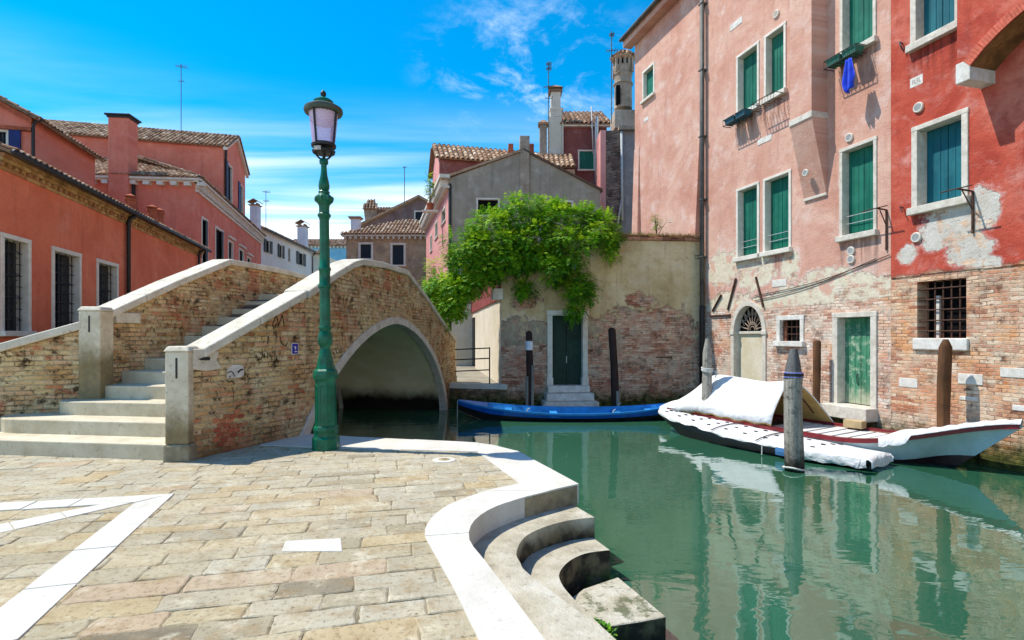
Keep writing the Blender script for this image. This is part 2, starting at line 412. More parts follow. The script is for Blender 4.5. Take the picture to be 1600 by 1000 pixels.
# bridge masonry -------------------------------------------------
def bridge_brick(name='bridge_brick', yellow=True):
    n = NT(name)
    x, y, z = n.xyz(); v2 = n.comb(x, z)
    cols = [(150, 100, 62), (196, 144, 92), (214, 178, 122), (224, 196, 144), (204, 120, 80), (232, 212, 168)] if yellow else [(120, 66, 48), (176, 104, 74), (196, 138, 98), (204, 160, 120)]
    col, h = brick_layer(n, v2, cols, (232, 212, 168), .24, .076, .011, .026, .42)
    col = n.mix(n.mr(n.noise(.8, 7, .66, v2), .50, .62, 0, .4), col, lin(224, 198, 140))
    col = n.mix(n.mr(n.noise(3.3, 7, .72, n.vmath('ADD', v2, (4, 1, 0))), .52, .64, 0, .4), col, lin(234, 216, 176))
    col = n.mix(n.mr(n.noise(1.1, 7, .66, n.vmath('ADD', v2, (7, 3, 0))), .57, .64, 0, .6), col, lin(184, 88, 58))
    col = n.mix(n.mr(n.noise(4.2, 8, .76, v2), .53, .64, 0, .9), col, lin(62, 46, 28))
    col = n.mix(n.mr(n.noise(19, 5, .7, v2), .58, .70, 0, .75), col, lin(52, 40, 28))
    a = n.math('ADD', z, n.math('MULTIPLY', n.math('SUBTRACT', n.noise(2.2, 6, .65, v2), .5), 1.0))
    col = n.mix(n.mr(a, -.5, .55, .75, 0), col, lin(82, 72, 50))
    h = n.math('ADD', h, n.math('MULTIPLY', n.noise(5, 5, .6, v2), 1.6))
    n.bump(h, .9, .03)
    return n.done(col, .95, .1)
MAT['bbrick'] = bridge_brick()
def vault_mat():
    n = NT('bridge_vault_plaster')
    z = n.xyz()[2]
    col = n.ramp(n.noise(1.2, 6, .6), [(.3, lin(214, 200, 156)), (.7, lin(238, 228, 196))])
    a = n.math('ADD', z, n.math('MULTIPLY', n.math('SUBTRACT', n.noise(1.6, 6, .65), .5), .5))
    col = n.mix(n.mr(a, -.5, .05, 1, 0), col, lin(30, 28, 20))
    n.bump(n.noise(9, 5, .65), .5, .02)
    return n.done(col, .9, .15)
MAT['vault'] = vault_mat()

# paving ---------------------------------------------------------
def paving_mat():
    n = NT('paving_slabs')
    t = n.attr()
    col = n.ramp(t, [(0, lin(110, 100, 82)), (.12, lin(148, 138, 114)), (.3, lin(168, 156, 128)), (.45, lin(176, 160, 124)), (.6, lin(172, 146, 102)), (.7, lin(168, 158, 134)), (.8, lin(178, 170, 148)), (.92, lin(176, 150, 120)), (1, lin(220, 216, 204))])
    y = n.xyz()[1]
    col = n.mix(n.mr(n.noise(.5, 4, .6), .35, .6, 0, .35), col, lin(176, 168, 148))
    col = n.mix(n.mr(n.noise(1.3, 6, .6), .42, .66, 0, .5), col, lin(194, 178, 144))
    col = n.mix(n.mr(n.noise(3.4, 7, .7), .52, .68, 0, .7), col, lin(206, 196, 170))
    col = n.mix(n.mr(n.noise(5.5, 6, .66), .44, .74, 0, .7), col, lin(150, 124, 84))
    col = n.mix(n.mr(n.noise(26, 5, .72), .50, .70, 0, .75), col, lin(104, 90, 66))
    col = n.mix(n.mr(n.noise(14, 4, .7), .6, .78, 0, .5), col, lin(216, 210, 194))
    n.bump(n.math('ADD', n.noise(36, 6, .72), n.math('MULTIPLY', n.noise(7, 4, .6), 1.3)), .7, .011)
    return n.done(col, .85, .2)
MAT['paving'] = paving_mat()
MAT['joint'] = stone('paving_joint_dirt', (168, 154, 124), (112, 100, 78), (60, 52, 42), 6, .5, .8, .95)
MAT['ground_far'] = stone('far_ground', (150, 142, 124), (124, 116, 100), (96, 88, 76), 1.2, .4, .3)
MAT['quaywall'] = stucco('quay_brick_wall', [(120, 104, 84), (138, 118, 94), (150, 132, 106)], brick=([(96, 66, 52), (128, 92, 72), (150, 118, 94), (168, 150, 126)], (150, 140, 120)), zb=4, algae=True)

def water_mat():
    n = NT('canal_water')
    v = n.co()
    col = n.ramp(n.noise(.16, 3, .5), [(.3, lin(36, 82, 60)), (.7, lin(58, 102, 78))])
    w1 = n.noise(1.0, 3, .5, n.scale(v, (1.3, 2.4, 1)), .4)
    w2 = n.noise(1.0, 2, .5, n.scale(v, (5.5, 9.0, 1)), .2)
    calm = n.mr(n.noise(.28, 2, .5), .4, .62, .3, 1)
    h = n.math('ADD', w1, n.math('MULTIPLY', n.math('MULTIPLY', w2, calm), .16))
    n.bump(h, .13, .05)
    return n.done(col, .012, .5, IOR=2.3)
MAT['water'] = water_mat()

# house stuccos --------------------------------------------------
BR_A = [(112, 64, 48), (170, 100, 76), (196, 132, 100), (206, 160, 126), (222, 194, 164)]
MORT = (206, 192, 170)
MAT['house_red'] = stucco('red_house_stucco', [(202, 104, 74), (218, 118, 86), (226, 134, 102)], grime=(166, 80, 58), grime_amt=.35, streak=.35, bleach=.15)
MAT['villa'] = stucco('villa_stucco', [(202, 108, 86), (214, 124, 102), (222, 138, 114)], grime=(150, 80, 66), grime_amt=.35, streak=.4, bleach=.2)
MAT['white_stucco'] = stucco('white_house_stucco', [(206, 204, 200), (216, 214, 210), (224, 222, 218)], grime=(160, 156, 150), grime_amt=.25)
MAT['blue_stucco'] = stucco('blue_house_stucco', [(104, 168, 196), (122, 184, 210), (140, 196, 218)], grime=(90, 140, 160), grime_amt=.2)
MAT['brown_stucco'] = stucco('brown_house_stucco', [(120, 106, 94), (172, 146, 116), (196, 168, 134)], grime=(80, 72, 68), grime_amt=.6, streak=.7)
MAT['gable_stucco'] = stucco('dark_gable_stucco', [(104, 84, 80), (124, 102, 96), (140, 118, 108)], grime=(80, 66, 64))
MAT['pink_side'] = stucco('pink_house_stucco', [(204, 134, 128), (216, 150, 142), (222, 162, 152)], grime=(170, 110, 104), grime_amt=.2)
MAT['grey_stucco'] = stucco('grey_gable_stucco', [(140, 130, 114), (156, 146, 130), (168, 158, 140)], grime=(104, 98, 90), grime_amt=.3, streak=.5)
MAT['maroon'] = stucco('maroon_house_stucco', [(112, 66, 62), (130, 78, 72), (144, 90, 82)], grime=(96, 52, 52), grime_amt=.3)
MAT['cream'] = stucco('cream_wall_stucco', [(206, 194, 166), (220, 208, 184), (226, 216, 196)], grime=(150, 134, 104), grime_amt=.35, streak=.5)
MAT['sooty'] = stucco('sooty_brick_flank', [(88, 78, 74), (120, 106, 98), (170, 160, 152)], grime=(60, 54, 54), grime_amt=.7, brick=([(70, 54, 48), (104, 80, 70), (130, 104, 92), (160, 146, 134)], (120, 110, 102)), zb=30, streak=.6)
MAT['grey_wall'] = stucco('plain_grey_stucco', [(120, 116, 116), (134, 130, 130), (144, 140, 138)], grime=(96, 92, 92), grime_amt=.3)
MAT['chim_white'] = stucco('white_chimney_stucco', [(188, 180, 162), (202, 194, 178), (212, 206, 192)], grime=(140, 128, 110), grime_amt=.4)
MAT['chim_grey'] = stucco('old_chimney_stucco', [(120, 106, 92), (158, 142, 124), (184, 172, 156)], grime=(76, 64, 56), grime_amt=.85, streak=.7)
MAT['chim_lilac'] = stucco('pale_chimney_stucco', [(190, 190, 202), (206, 206, 214), (214, 214, 220)], grime=(150, 146, 150), grime_amt=.3)
# ------------------------------------------------------------------ camera, light, sky
cam = bpy.data.cameras.new('camera'); camo = bpy.data.objects.new('camera', cam); COL.objects.link(camo)
camo.location = (0, 0, CAMH); camo.rotation_euler = (R(90), 0, 0)
cam.sensor_width = 36; cam.lens = FPX / 1600 * 36; cam.shift_y = 25 / 1600; cam.clip_end = 2000; cam.clip_start = .05
sc.camera = camo

SUN_EL, SUN_PHI = 59.0, 10.0
rd = Vector((math.cos(R(SUN_PHI)) * math.cos(R(SUN_EL)), -math.sin(R(SUN_PHI)) * math.cos(R(SUN_EL)), -math.sin(R(SUN_EL))))
sl = bpy.data.lights.new('sun', 'SUN'); sl.energy = 3.75; sl.angle = R(.5); sl.color = (1, .95, .86)
so = bpy.data.objects.new('sun', sl); COL.objects.link(so); so.rotation_euler = rd.to_track_quat('-Z', 'Y').to_euler(); so.location = (-20, 5, 40)

w = bpy.data.worlds.new('World'); sc.world = w; w.use_nodes = True
nt = w.node_tree; nt.nodes.clear()
def wn(t, ins=None, **p):
    n = nt.nodes.new(t)
    for k, v in p.items(): setattr(n, k, v)
    for k, v in (ins or {}).items():
        if isinstance(v, bpy.types.NodeSocket): nt.links.new(v, n.inputs[k])
        else: n.inputs[k].default_value = v
    return n
sky = wn('ShaderNodeTexSky', sky_type='NISHITA', sun_disc=False, sun_elevation=R(SUN_EL), sun_rotation=R(-(90 - SUN_PHI)), air_density=1.15, dust_density=.25, ozone_density=2.2, altitude=0)
hs = wn('ShaderNodeHueSaturation', {'Hue': .492, 'Saturation': 1.7, 'Value': .90, 'Color': sky.outputs[0]})
tc = wn('ShaderNodeTexCoord')
sp = wn('ShaderNodeSeparateXYZ', {0: tc.outputs['Generated']})
zc = wn('ShaderNodeMath', {0: sp.outputs[2], 1: .06}, operation='MAXIMUM').outputs[0]
px_ = wn('ShaderNodeMath', {0: sp.outputs[0], 1: zc}, operation='DIVIDE').outputs[0]
py_ = wn('ShaderNodeMath', {0: sp.outputs[1], 1: zc}, operation='DIVIDE').outputs[0]
# low bands of stratus near the horizon
cv = wn('ShaderNodeCombineXYZ', {0: px_, 1: py_})
b1 = wn('ShaderNodeMapping', {0: cv.outputs[0], 3: (.16, .8, 1)}); b1.inputs['Rotation'].default_value = (0, 0, R(-5)); b1.inputs['Location'].default_value = (.7, .2, 0)
n1 = wn('ShaderNodeTexNoise', {'Vector': b1.outputs[0], 'Scale': 1.0, 'Detail': 7.0, 'Roughness': .52, 'Distortion': .5})
m1 = wn('ShaderNodeMapRange', {0: n1.outputs[0], 1: .36, 2: .60, 3: 0, 4: .95}, interpolation_type='SMOOTHSTEP')
low = wn('ShaderNodeMapRange', {0: sp.outputs[2], 1: .20, 2: .42, 3: 1, 4: 0}, interpolation_type='SMOOTHSTEP')
xl = wn('ShaderNodeMapRange', {0: sp.outputs[0], 1: -.75, 2: -.35, 3: .35, 4: 1}, interpolation_type='SMOOTHSTEP')
f1 = wn('ShaderNodeMath', {0: m1.outputs[0], 1: low.outputs[0]}, operation='MULTIPLY')
# pale veil over the last degrees of sky
veil = wn('ShaderNodeMapRange', {0: sp.outputs[2], 1: .06, 2: .30, 3: .62, 4: 0}, interpolation_type='SMOOTHSTEP')
f1b = wn('ShaderNodeMath', {0: f1.outputs[0], 1: veil.outputs[0]}, operation='ADD', use_clamp=True)
# wisps of cirrus high on the right
b2 = wn('ShaderNodeMapping', {0: cv.outputs[0], 3: (1.5, 1.05, 1)}); b2.inputs['Rotation'].default_value = (0, 0, R(-30)); b2.inputs['Location'].default_value = (.4, .2, 0)
n2 = wn('ShaderNodeTexNoise', {'Vector': b2.outputs[0], 'Scale': 2.6, 'Detail': 9.0, 'Roughness': .68, 'Distortion': .35})
m2 = wn('ShaderNodeMapRange', {0: n2.outputs[0], 1: .48, 2: .80, 3: 0, 4: 1}, interpolation_type='SMOOTHSTEP')
dv = wn('ShaderNodeVectorMath', {0: tc.outputs['Generated'], 1: (.03, .885, .44)}, operation='SUBTRACT')
dv2 = wn('ShaderNodeVectorMath', {0: dv.outputs[0], 1: (5.0, 1, 8.0)}, operation='MULTIPLY')
dl = wn('ShaderNodeVectorMath', {0: dv2.outputs[0]}, operation='LENGTH')
m3 = wn('ShaderNodeMapRange', {0: dl.outputs['Value'], 1: .2, 2: 1.15, 3: .62, 4: 0}, interpolation_type='SMOOTHSTEP')
f2 = wn('ShaderNodeMath', {0: m2.outputs[0], 1: m3.outputs[0]}, operation='MULTIPLY')
ft = wn('ShaderNodeMath', {0: f1b.outputs[0], 1: f2.outputs[0]}, operation='ADD', use_clamp=True)
mx = wn('ShaderNodeMix', {0: ft.outputs[0], 6: hs.outputs[0], 7: (5.6, 6.1, 6.6, 1)}, data_type='RGBA')
bg = wn('ShaderNodeBackground', {0: mx.outputs[2], 1: .15})
ow = wn('ShaderNodeOutputWorld', {0: bg.outputs[0]})
sc.view_settings.view_transform = 'Standard'; sc.view_settings.look = 'None'
sc.view_settings.exposure = .66; sc.view_settings.gamma = 1
sc.cycles.max_bounces = 6; sc.cycles.use_denoising = True; sc.cycles.caustics_reflective = False; sc.cycles.caustics_refractive = False
sc.cycles.sample_clamp_indirect = 6

# ------------------------------------------------------------------ water and ground
WZ = -.8
MB().add([(-70, -14, WZ), (70, -14, WZ), (70, 90, WZ), (-70, 90, WZ)], [(0, 1, 2, 3)]).build('canal_water', MAT['water'])
tag(bpy.data.objects['canal_water'], kind='structure')

# canal edge of the campo (plan), from the bridge foot round the landing steps towards the camera
EDGE = [(-3.55, 8.95), (-2.65, 8.66), (-.75, 8.2), (-.5, 8.12), (-.3, 8.0), (.07, 7.56), (.72, 5.86)]
CURVE = catmull([(.72, 5.86), (.52, 5.72), (.33, 5.56), (.08, 5.35), (-.18, 5.04), (-.31, 4.75), (-.35, 4.5), (-.325, 4.22), (-.18, 3.83), (.17, 2.86), (.6, 1.67)], 4)[1:]
E = EDGE + CURVE + [(1.35, -.4), (2.4, -3.4)]
INNER = [(-3.7, 7.95), (-2.37, 7.72), (-.48, 7.47), (.085, 5.875)]
ICURVE = catmull([(.085, 5.875), (-.1, 5.75), (-.27, 5.6), (-.54, 5.25), (-.69, 4.85), (-.715, 4.45), (-.63, 4.16), (-.38, 3.47), (-.175, 2.86), (.25, 1.67)], 4)[1:]
I_ = INNER + ICURVE + [(1.0, -.4), (2.05, -3.4)]
quay = E + [(-14, -3.4), (-14, 8.95)]
mid = [((a[0] * .25 + b[0] * .75), (a[1] * .25 + b[1] * .75)) for a, b in zip([E[0], E[1], E[3], E[6]] + CURVE + E[-2:], I_)]
body = [(p[0] - .02, p[1] - .02) for p in E] + [(-14, -3.4), (-14, 8.92)]
tag(MB().prism(body, -2.2, -.009).build('ground', MAT['joint']), kind='structure')
kerb = MB()
# the white kerb is cut into separate stones
def strip(mb, A, B, zt, zb, cuts, gap=.006):
    """stones between polylines A and B (same length); cuts: index ranges"""
    for a, b in cuts:
        pa, pb = A[a:b + 1], B[a:b + 1]
        poly = list(pa) + list(reversed(pb))
        dz = random.uniform(-.004, .004)
        mb.prism(poly, zb, zt + dz)
def resample(P, n):
    P = [Vector(p) for p in P]; L = [0]
    for i in range(1, len(P)): L.append(L[-1] + (P[i] - P[i - 1]).length)
    out = []
    for k in range(n):
        t = L[-1] * k / (n - 1); i = 0
        while i < len(P) - 2 and L[i + 1] < t: i += 1
        f = (t - L[i]) / max(1e-9, L[i + 1] - L[i])
        out.append(tuple(P[i].lerp(P[i + 1], f)))
    return out
A1 = resample(EDGE[:4], 13); B1 = resample([(-3.7, 7.95), (-2.37, 7.72), (-.48, 7.5)], 13)
A2 = [(-.5, 8.12), (-.3, 8.0), (.07, 7.56), (.28, 7.01), (.5, 6.44), (.72, 5.86)]
B2 = [(-.48, 7.5), (-.48, 7.5), (-.40, 7.25), (-.25, 6.83), (-.08, 6.35), (.085, 5.875)]
A3 = resample([(.72, 5.86)] + CURVE, 34); B3 = resample([(.085, 5.875)] + ICURVE, 34)
def shrink(A, B, a, b, g=.004):
    return [a, b]
strip(kerb, A1, B1, .008, -.2, [(0, 4), (4, 8), (8, 12)])
strip(kerb, A2, B2, .008, -.2, [(0, 2), (2, 5)])
strip(kerb, A3, B3, .009, -.2, [(0, 3), (3, 7), (7, 13), (13, 19), (19, 26), (26, 33)])
strip(kerb, [(.6, 1.67), (1.35, -.4), (2.4, -3.4)], [(.25, 1.67), (1.0, -.4), (2.05, -3.4)], .008, -.2, [(0, 1), (1, 2)])
o = kerb.build('kerb', MAT['istria'], bevel=.012); tag(o, kind='structure')

# paving slabs: courses at right angles to the canal, each slab clipped to the campo
def clip(subj, win):
    out = list(subj)
    for i in range(len(win)):
        a, b = win[i], win[(i + 1) % len(win)]
        nx, ny = -(b[1] - a[1]), b[0] - a[0]
        src, out = out, []
        for j in range(len(src)):
            p, q = src[j], src[(j + 1) % len(src)]
            dp = (p[0] - a[0]) * nx + (p[1] - a[1]) * ny; dq = (q[0] - a[0]) * nx + (q[1] - a[1]) * ny
            if dp >= 0: out.append(p)
            if (dp < 0) != (dq < 0):
                t = dp / (dp - dq); out.append((p[0] + (q[0] - p[0]) * t, p[1] + (q[1] - p[1]) * t))
        if not out: break
    return out
def area(P): return .5 * sum(P[i][0] * P[(i + 1) % len(P)][1] - P[(i + 1) % len(P)][0] * P[i][1] for i in range(len(P)))
cu, cv_ = Vector((.972, .235)), Vector((-.235, .972))
campo = [((a[0] * .2 + b[0] * .8), (a[1] * .2 + b[1] * .8)) for a, b in zip(resample([(-3.55, 8.95), (-2.65, 8.66), (-.5, 8.12)], 6), resample([(-3.7, 7.95), (-2.37, 7.72), (-.48, 7.5)], 6))]
campo += [(.0 - .40, 7.35), (.14, 5.9)] + [((a[0] * .15 + b[0] * .85), (a[1] * .15 + b[1] * .85)) for a, b in zip(A3, B3)][2:] + [(1.05, -.4), (2.1, -3.4), (-10, -3.4), (-10, 8.9), (-3.6, 8.9)]
if area(campo) < 0: campo.reverse()
pv = MB(); rng = random.Random(3)
v = -6.0
while v < 12:
    hgt = rng.choice([.16, .19, .21, .23, .25, .28])
    u = -13 + rng.random() * .5
    while u < 6:
        ln = rng.uniform(.28, .70)
        g = rng.uniform(.0005, .003)
        j = lambda s_: rng.uniform(-s_, s_)
        q = [(u + g + j(.012), v + g + j(.010)), (u + ln - g + j(.012), v + g + j(.010)), (u + ln - g + j(.012), v + hgt - g + j(.010)), (u + g + j(.012), v + hgt - g + j(.010))]
        # a little waviness in every side
        qq = []
        for i in range(4):
            a, b = q[i], q[(i + 1) % 4]
            qq.append(a)
            for t in (.07, .3, .5, .7, .93):
                e_ = .012 if t in (.07, .93) else 0
                qq.append((a[0] + (b[0] - a[0]) * t + j(.007), a[1] + (b[1] - a[1]) * t + j(.007)))
        cm_ = (sum(p[0] for p in q) / 4, sum(p[1] for p in q) / 4)
        qq = [((p[0] + (cm_[0] - p[0]) * .025, p[1] + (cm_[1] - p[1]) * .035) if k_ % 6 == 0 else p) for k_, p in enumerate(qq)]
        W = [tuple(cu * a + cv_ * b) for a, b in qq]
        hull = [tuple(cu * a + cv_ * b) for a, b in q]
        if area(hull) > 0:
            c = sum((Vector(p) for p in hull), Vector((0, 0))) / 4
            if -9.5 < c.x < 2.6 and -2.5 < c.y < 9.2:
                poly = clip(campo, hull)
                if len(poly) >= 3 and area(poly) > .004:
                    if area(poly) > .97 * area(hull): poly = W
                    cc = sum((Vector(p) for p in poly), Vector((0, 0))) / len(poly)
                    tz = rng.uniform(-.003, .003); tx, ty = rng.uniform(-.006, .006), rng.uniform(-.006, .006)
                    zf = lambda x, y: tz + (x - cc.x) * tx + (y - cc.y) * ty
                    n = len(poly); k = .985
                    inn = [(cc.x + (p[0] - cc.x) * (1 - .012 / max(.06, (Vector(p) - cc).length)), cc.y + (p[1] - cc.y) * (1 - .012 / max(.06, (Vector(p) - cc).length))) for p in poly]
                    vs = [(p[0], p[1], -.03) for p in poly] + [(p[0], p[1], zf(*p) - .006) for p in poly] + [(p[0], p[1], zf(*p)) for p in inn]
                    fs = [(i, (i + 1) % n, n + (i + 1) % n, n + i) for i in range(n)] + [(n + i, n + (i + 1) % n, 2 * n + (i + 1) % n, 2 * n + i) for i in range(n)]
                    fs += [tuple(2 * n + i for i in t) for t in tessellate_polygon([[Vector((p[0], p[1], 0)) for p in inn]])]
                    r = rng.random()
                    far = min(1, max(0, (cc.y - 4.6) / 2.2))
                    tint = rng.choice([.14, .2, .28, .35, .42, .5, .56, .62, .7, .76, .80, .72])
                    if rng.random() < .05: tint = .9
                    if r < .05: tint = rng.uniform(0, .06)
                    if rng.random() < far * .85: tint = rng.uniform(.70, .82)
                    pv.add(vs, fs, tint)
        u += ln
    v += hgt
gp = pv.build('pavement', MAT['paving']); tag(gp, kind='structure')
# white Istrian bands let into the paving
bd = MB()
G = ground
def band(mb, P, z=.009):
    mb.prism([G(*p) if p[1] > 540 else p for p in P], -.02, z)
def blocks(mb, a0, a1, b0, b1, n):
    a0, a1, b0, b1 = [Vector(G(*p)) for p in (a0, a1, b0, b1)]
    d = (a1 - a0).normalized(); pr = lambda p: (p - a0).dot(d)
    la, lb, lb1 = pr(a1), pr(b0), pr(b1); lo, hi = max(0, lb), min(la, lb1)
    cuts = [None] + [lo + (hi - lo) * (k + random.uniform(-.12, .12)) / n for k in range(1, n)] + [None]
    on_b = lambda t: b0.lerp(b1, (t - lb) / (lb1 - lb))
    for k in range(n):
        s0, s1 = cuts[k], cuts[k + 1]
        A0 = a0 if s0 is None else a0 + d * (s0 + .003); B0 = b0 if s0 is None else on_b(s0 + .003)
        A1_ = a1 if s1 is None else a0 + d * (s1 - .003); B1_ = b1 if s1 is None else on_b(s1 - .003)
        mb.prism([tuple(A0), tuple(A1_), tuple(B1_), tuple(B0)], -.02, .009 + random.uniform(-.003, .003))
blocks(bd, (273, 771.5), (28, 1000), (210, 787), (-110, 1037), 4)
blocks(bd, (270, 771.9), (-420, 811), (211, 785.4), (-420, 826), 6)
blocks(bd, (163, 788.2), (-420, 902), (206, 786.6), (-420, 930), 6)
# lone white slab
w1, w2 = G(440, 862), G(535, 862); w3, w4 = G(533, 841.5), G(446, 846)
bd.prism(catmull([w1, w2, w3, w4], 1, True), -.02, .006)
o = bd.build('paving_band', MAT['istria'], bevel=.006); tag(o, kind='structure')
# drain cover
c = ground(694, 719)
d = thing('drain_cover', 'round pale stone drain cover set in the paving near the canal corner', 'drain', (c[0], c[1], .004))
MB().lathe([(.02, -.02), (.15, -.02), (.15, .003), (.14, .006), (.02, .007)], 28).build('rim', MAT['istria'], d)
MB().lathe([(.01, 0), (.075, 0), (.075, .010), (.01, .010)], 24).build('lid', MAT['paving'], d)
MB().box(-.035, .04, -.012, .012, .0, .012).build('slot', MAT['dark'], d)

# landing steps going down into the canal
ws = thing('landing_steps', 'worn curved stone landing steps going down from the white kerb into the canal', 'steps', (.3, 4.6, -.2))
S1 = catmull([(.69, 5.72), (.81, 5.40), (.55, 5.31), (.295, 5.12), (.11, 4.86), (.037, 4.53), (.066, 4.32), (.13, 4.11), (.51, 3.42), (1.0, 2.5), (1.6, 1.3)], 4)
S1 = [(.66, 5.78), (.82, 5.40)] + catmull([(.78, 5.39), (.55, 5.31), (.295, 5.12), (.11, 4.86), (.037, 4.53), (.066, 4.32), (.13, 4.11), (.51, 3.42), (1.0, 2.5), (1.6, 1.3)], 4)
S2 = [(.78, 5.46), (.915, 5.08)] + catmull([(.88, 5.075), (.67, 5.0), (.5, 4.82), (.4, 4.59), (.40, 4.4), (.45, 4.2), (.58, 3.84), (.85, 3.2), (1.35, 2.1)], 4)
S3 = [(.5, 4.62), (.62, 4.78), (.98, 5.02), (1.1, 4.68), (1.225, 4.31), (1.0, 4.235), (.75, 4.17)]
def step(S, zt, back, zb=-1.6):
    poly = S + back
    b = MB().prism(poly, zb, zt)
    return b.build('step', MAT['waterstep'], ws, M=Matrix.Identity(4), bevel=.03, seg=3)
step(S1, -.2, [(1.1, 1.0), (.55, 1.6), (.1, 2.86), (-.22, 3.8), (-.36, 4.3), (-.38, 4.6), (-.2, 5.1), (.3, 5.62)])
step(S2, -.4, [(1.1, 1.9), (.5, 3.2), (.1, 4.1), (.03, 4.6), (.2, 5.1), (.5, 5.4)])
step(S3, -.62, [(.55, 4.15), (.42, 4.3)])
def moss_clump(name, c, r, n, label, h=.07):
    mb = MB(); rg = random.Random(11)
    for i in range(n):
        a, q = rg.uniform(0, 6.28), math.sqrt(rg.random())
        x, y = c[0] + r[0] * q * math.cos(a), c[1] + r[1] * q * math.sin(a)
        z = c[2] + h * (1 - q) * rg.random()
        l = rg.uniform(.012, .028); b = rg.uniform(0, 6.28); t = rg.uniform(-.6, .9)
        d1 = Vector((math.cos(b), math.sin(b), t)) * l; d2 = Vector((-math.sin(b), math.cos(b), .2)) * l * .5
        p = Vector((x, y, z))
        mb.add([p, p + d1 * .5 + d2, p + d1, p + d1 * .5 - d2], [(0, 1, 2, 3)], rg.random())
    return mb.build(name, MAT['leaf'])
# ------------------------------------------------------------------ foliage materials
def leaf_mat(name, dark, mid_, light, trans=.35):
    n = NT(name)
    t = n.attr()
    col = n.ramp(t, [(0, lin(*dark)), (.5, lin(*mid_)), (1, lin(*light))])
    n.done(col, .5, .3)
    tr = n.nd('ShaderNodeBsdfTranslucent', {'Color': col})
    ms = n.nd('ShaderNodeMixShader', {0: trans, 1: n.p.outputs[0], 2: tr.outputs[0]})
    n.t.links.new(ms.outputs[0], n.out.inputs[0])
    return n.m
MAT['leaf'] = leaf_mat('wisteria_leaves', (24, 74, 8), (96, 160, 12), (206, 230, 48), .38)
MAT['weed'] = leaf_mat('wall_weed_leaves', (70, 110, 40), (130, 160, 60), (176, 190, 84))
MAT['drygrass'] = leaf_mat('dry_wall_grass', (96, 80, 44), (140, 120, 60), (150, 160, 70), .2)
MAT['bark'] = wood('vine_bark', (120, 96, 72), (70, 54, 40), 2, .9, 8)
MAT['lilac'] = leaf_mat('wisteria_blossom', (120, 112, 150), (150, 142, 180), (186, 180, 206), .3)

# ------------------------------------------------------------------ bridge
BM = Vector((-3.35, 8.83)); be = Vector((.1348, .9909))
BF = Face(BM, BM + be * 10.2)          # right-hand face: local x along the bridge, y across it
bridge = thing('stone_bridge', 'humpbacked brick footbridge with white stone copings, arch ring and steps', 'bridge', M=BF.M)
AC, AA, AB, AZ, AP = 4.31, 4.79, 2.91, -.85, 1.72
def arch(a, b, n=40, x0=None, x1=None):
    pts = []
    for i in range(n + 1):
        th = math.pi * (1 - i / n)
        c, s = math.cos(th), math.sin(th)
        pts.append((AC + a * math.copysign(abs(c) ** (2 / AP), c), AZ + b * abs(s) ** (2 / AP)))
    return pts
def densify(P, m=.25):
    out = []
    for i in range(len(P) - 1):
        a, b = Vector(P[i]), Vector(P[i + 1]); k = max(1, int((b - a).length / m))
        for j in range(k): out.append(tuple(a.lerp(b, j / k)))
    out.append(P[-1]); return out
CT = [(0, 2.34), (1.0, 2.75), (1.75, 3.04), (2.2, 3.16), (3.4, 3.25), (5.05, 3.27), (6.6, 2.78), (8.3, 2.16), (10.2, 1.5)]   # coping top
top = [(x, z - .13) for x, z in CT]
outer = arch(AA, AB)
arc = [p for p in outer if p[0] > .0]
poly = [(0, top[0][1])] + [(0, arc[0][1])] + arc + [(outer[-1][0], -1.2), (10.2, -1.2), (10.2, top[-1][1])] + list(reversed(top[1:-1]))
MB().wall(poly, thick=.34).build('side_wall', MAT['bbrick'], bridge)
# flared wing by the near pillar
WA = BF.M.inverted() @ Vector((-4.13, 7.05, 0))
wf = Face((-4.13, 7.05), BM)
# continuous texture with the side wall: shift the wing's origin
wl = wf.L
MB().wall([(0, -.05), (wl, -.05), (wl, 2.21), (wl * .5, 1.755), (0, 1.30)], thick=.34).build('wing_wall', MAT['bbrick'], bridge, M=wf.M)
# far flank wall below the left parapet, and the left parapet itself
PL = 3.30
LT = [(-.35, 2.0), (1.2, 2.68), (2.75, 3.3), (4.6, 3.34), (6.6, 3.3), (8.3, 2.3), (10.2, 1.5)]
poly = [(-.45, 0)] + [(x, z - .12) for x, z in LT] + [(10.2, -1.2), (outer[-1][0], -1.2)] + [p for p in reversed(outer) if p[0] > .05] + [(-.02, -.3)]
MB().wall(poly, y=PL, thick=.32).build('side_wall', MAT['bbrick'], bridge)
# arch ring in dressed stones, one each side
inn = arch(AA - .24, AB - .17)
for y0, y1 in ((-.022, .20), (PL + .2, PL + .345)):
    mb = MB()
    for i in range(0, 40, 4):
        a, b = outer[i:i + 5], inn[i:i + 5]
        mb.wall(list(a) + list(reversed(b)), y=y0 + random.uniform(-.003, .003), thick=y1 - y0)
    mb.build('arch_ring', MAT['ring'], bridge, bevel=.006)
# vault
iv = arch(AA - .2, AB - .14)
MB().grid([[(x, y, z) for y in (.1, 1.2, 2.4, PL + .25, PL + 1.6, PL + 2.6)] for x, z in iv]).build('vault', MAT['vault'], bridge, smooth=True)  # last rows run on past the bridge, added to keep sun off the water
# solid abutments under the deck so that no light leaks in
fill = [(0.2, -.02)] + [(x, min(z + .02, 2.4)) for x, z in arch(AA - .1, AB - .07) if x > .3 and x < 8.9] + [(9.0, -1.1), (10.2, -1.1), (10.2, .1), (9.6, .1), (5.9, 2.45), (3.6, 2.45), (.2, .75)]
MB().wall(fill, y=.3, thick=PL - .25).build('fill', MAT['quaywall'], bridge)
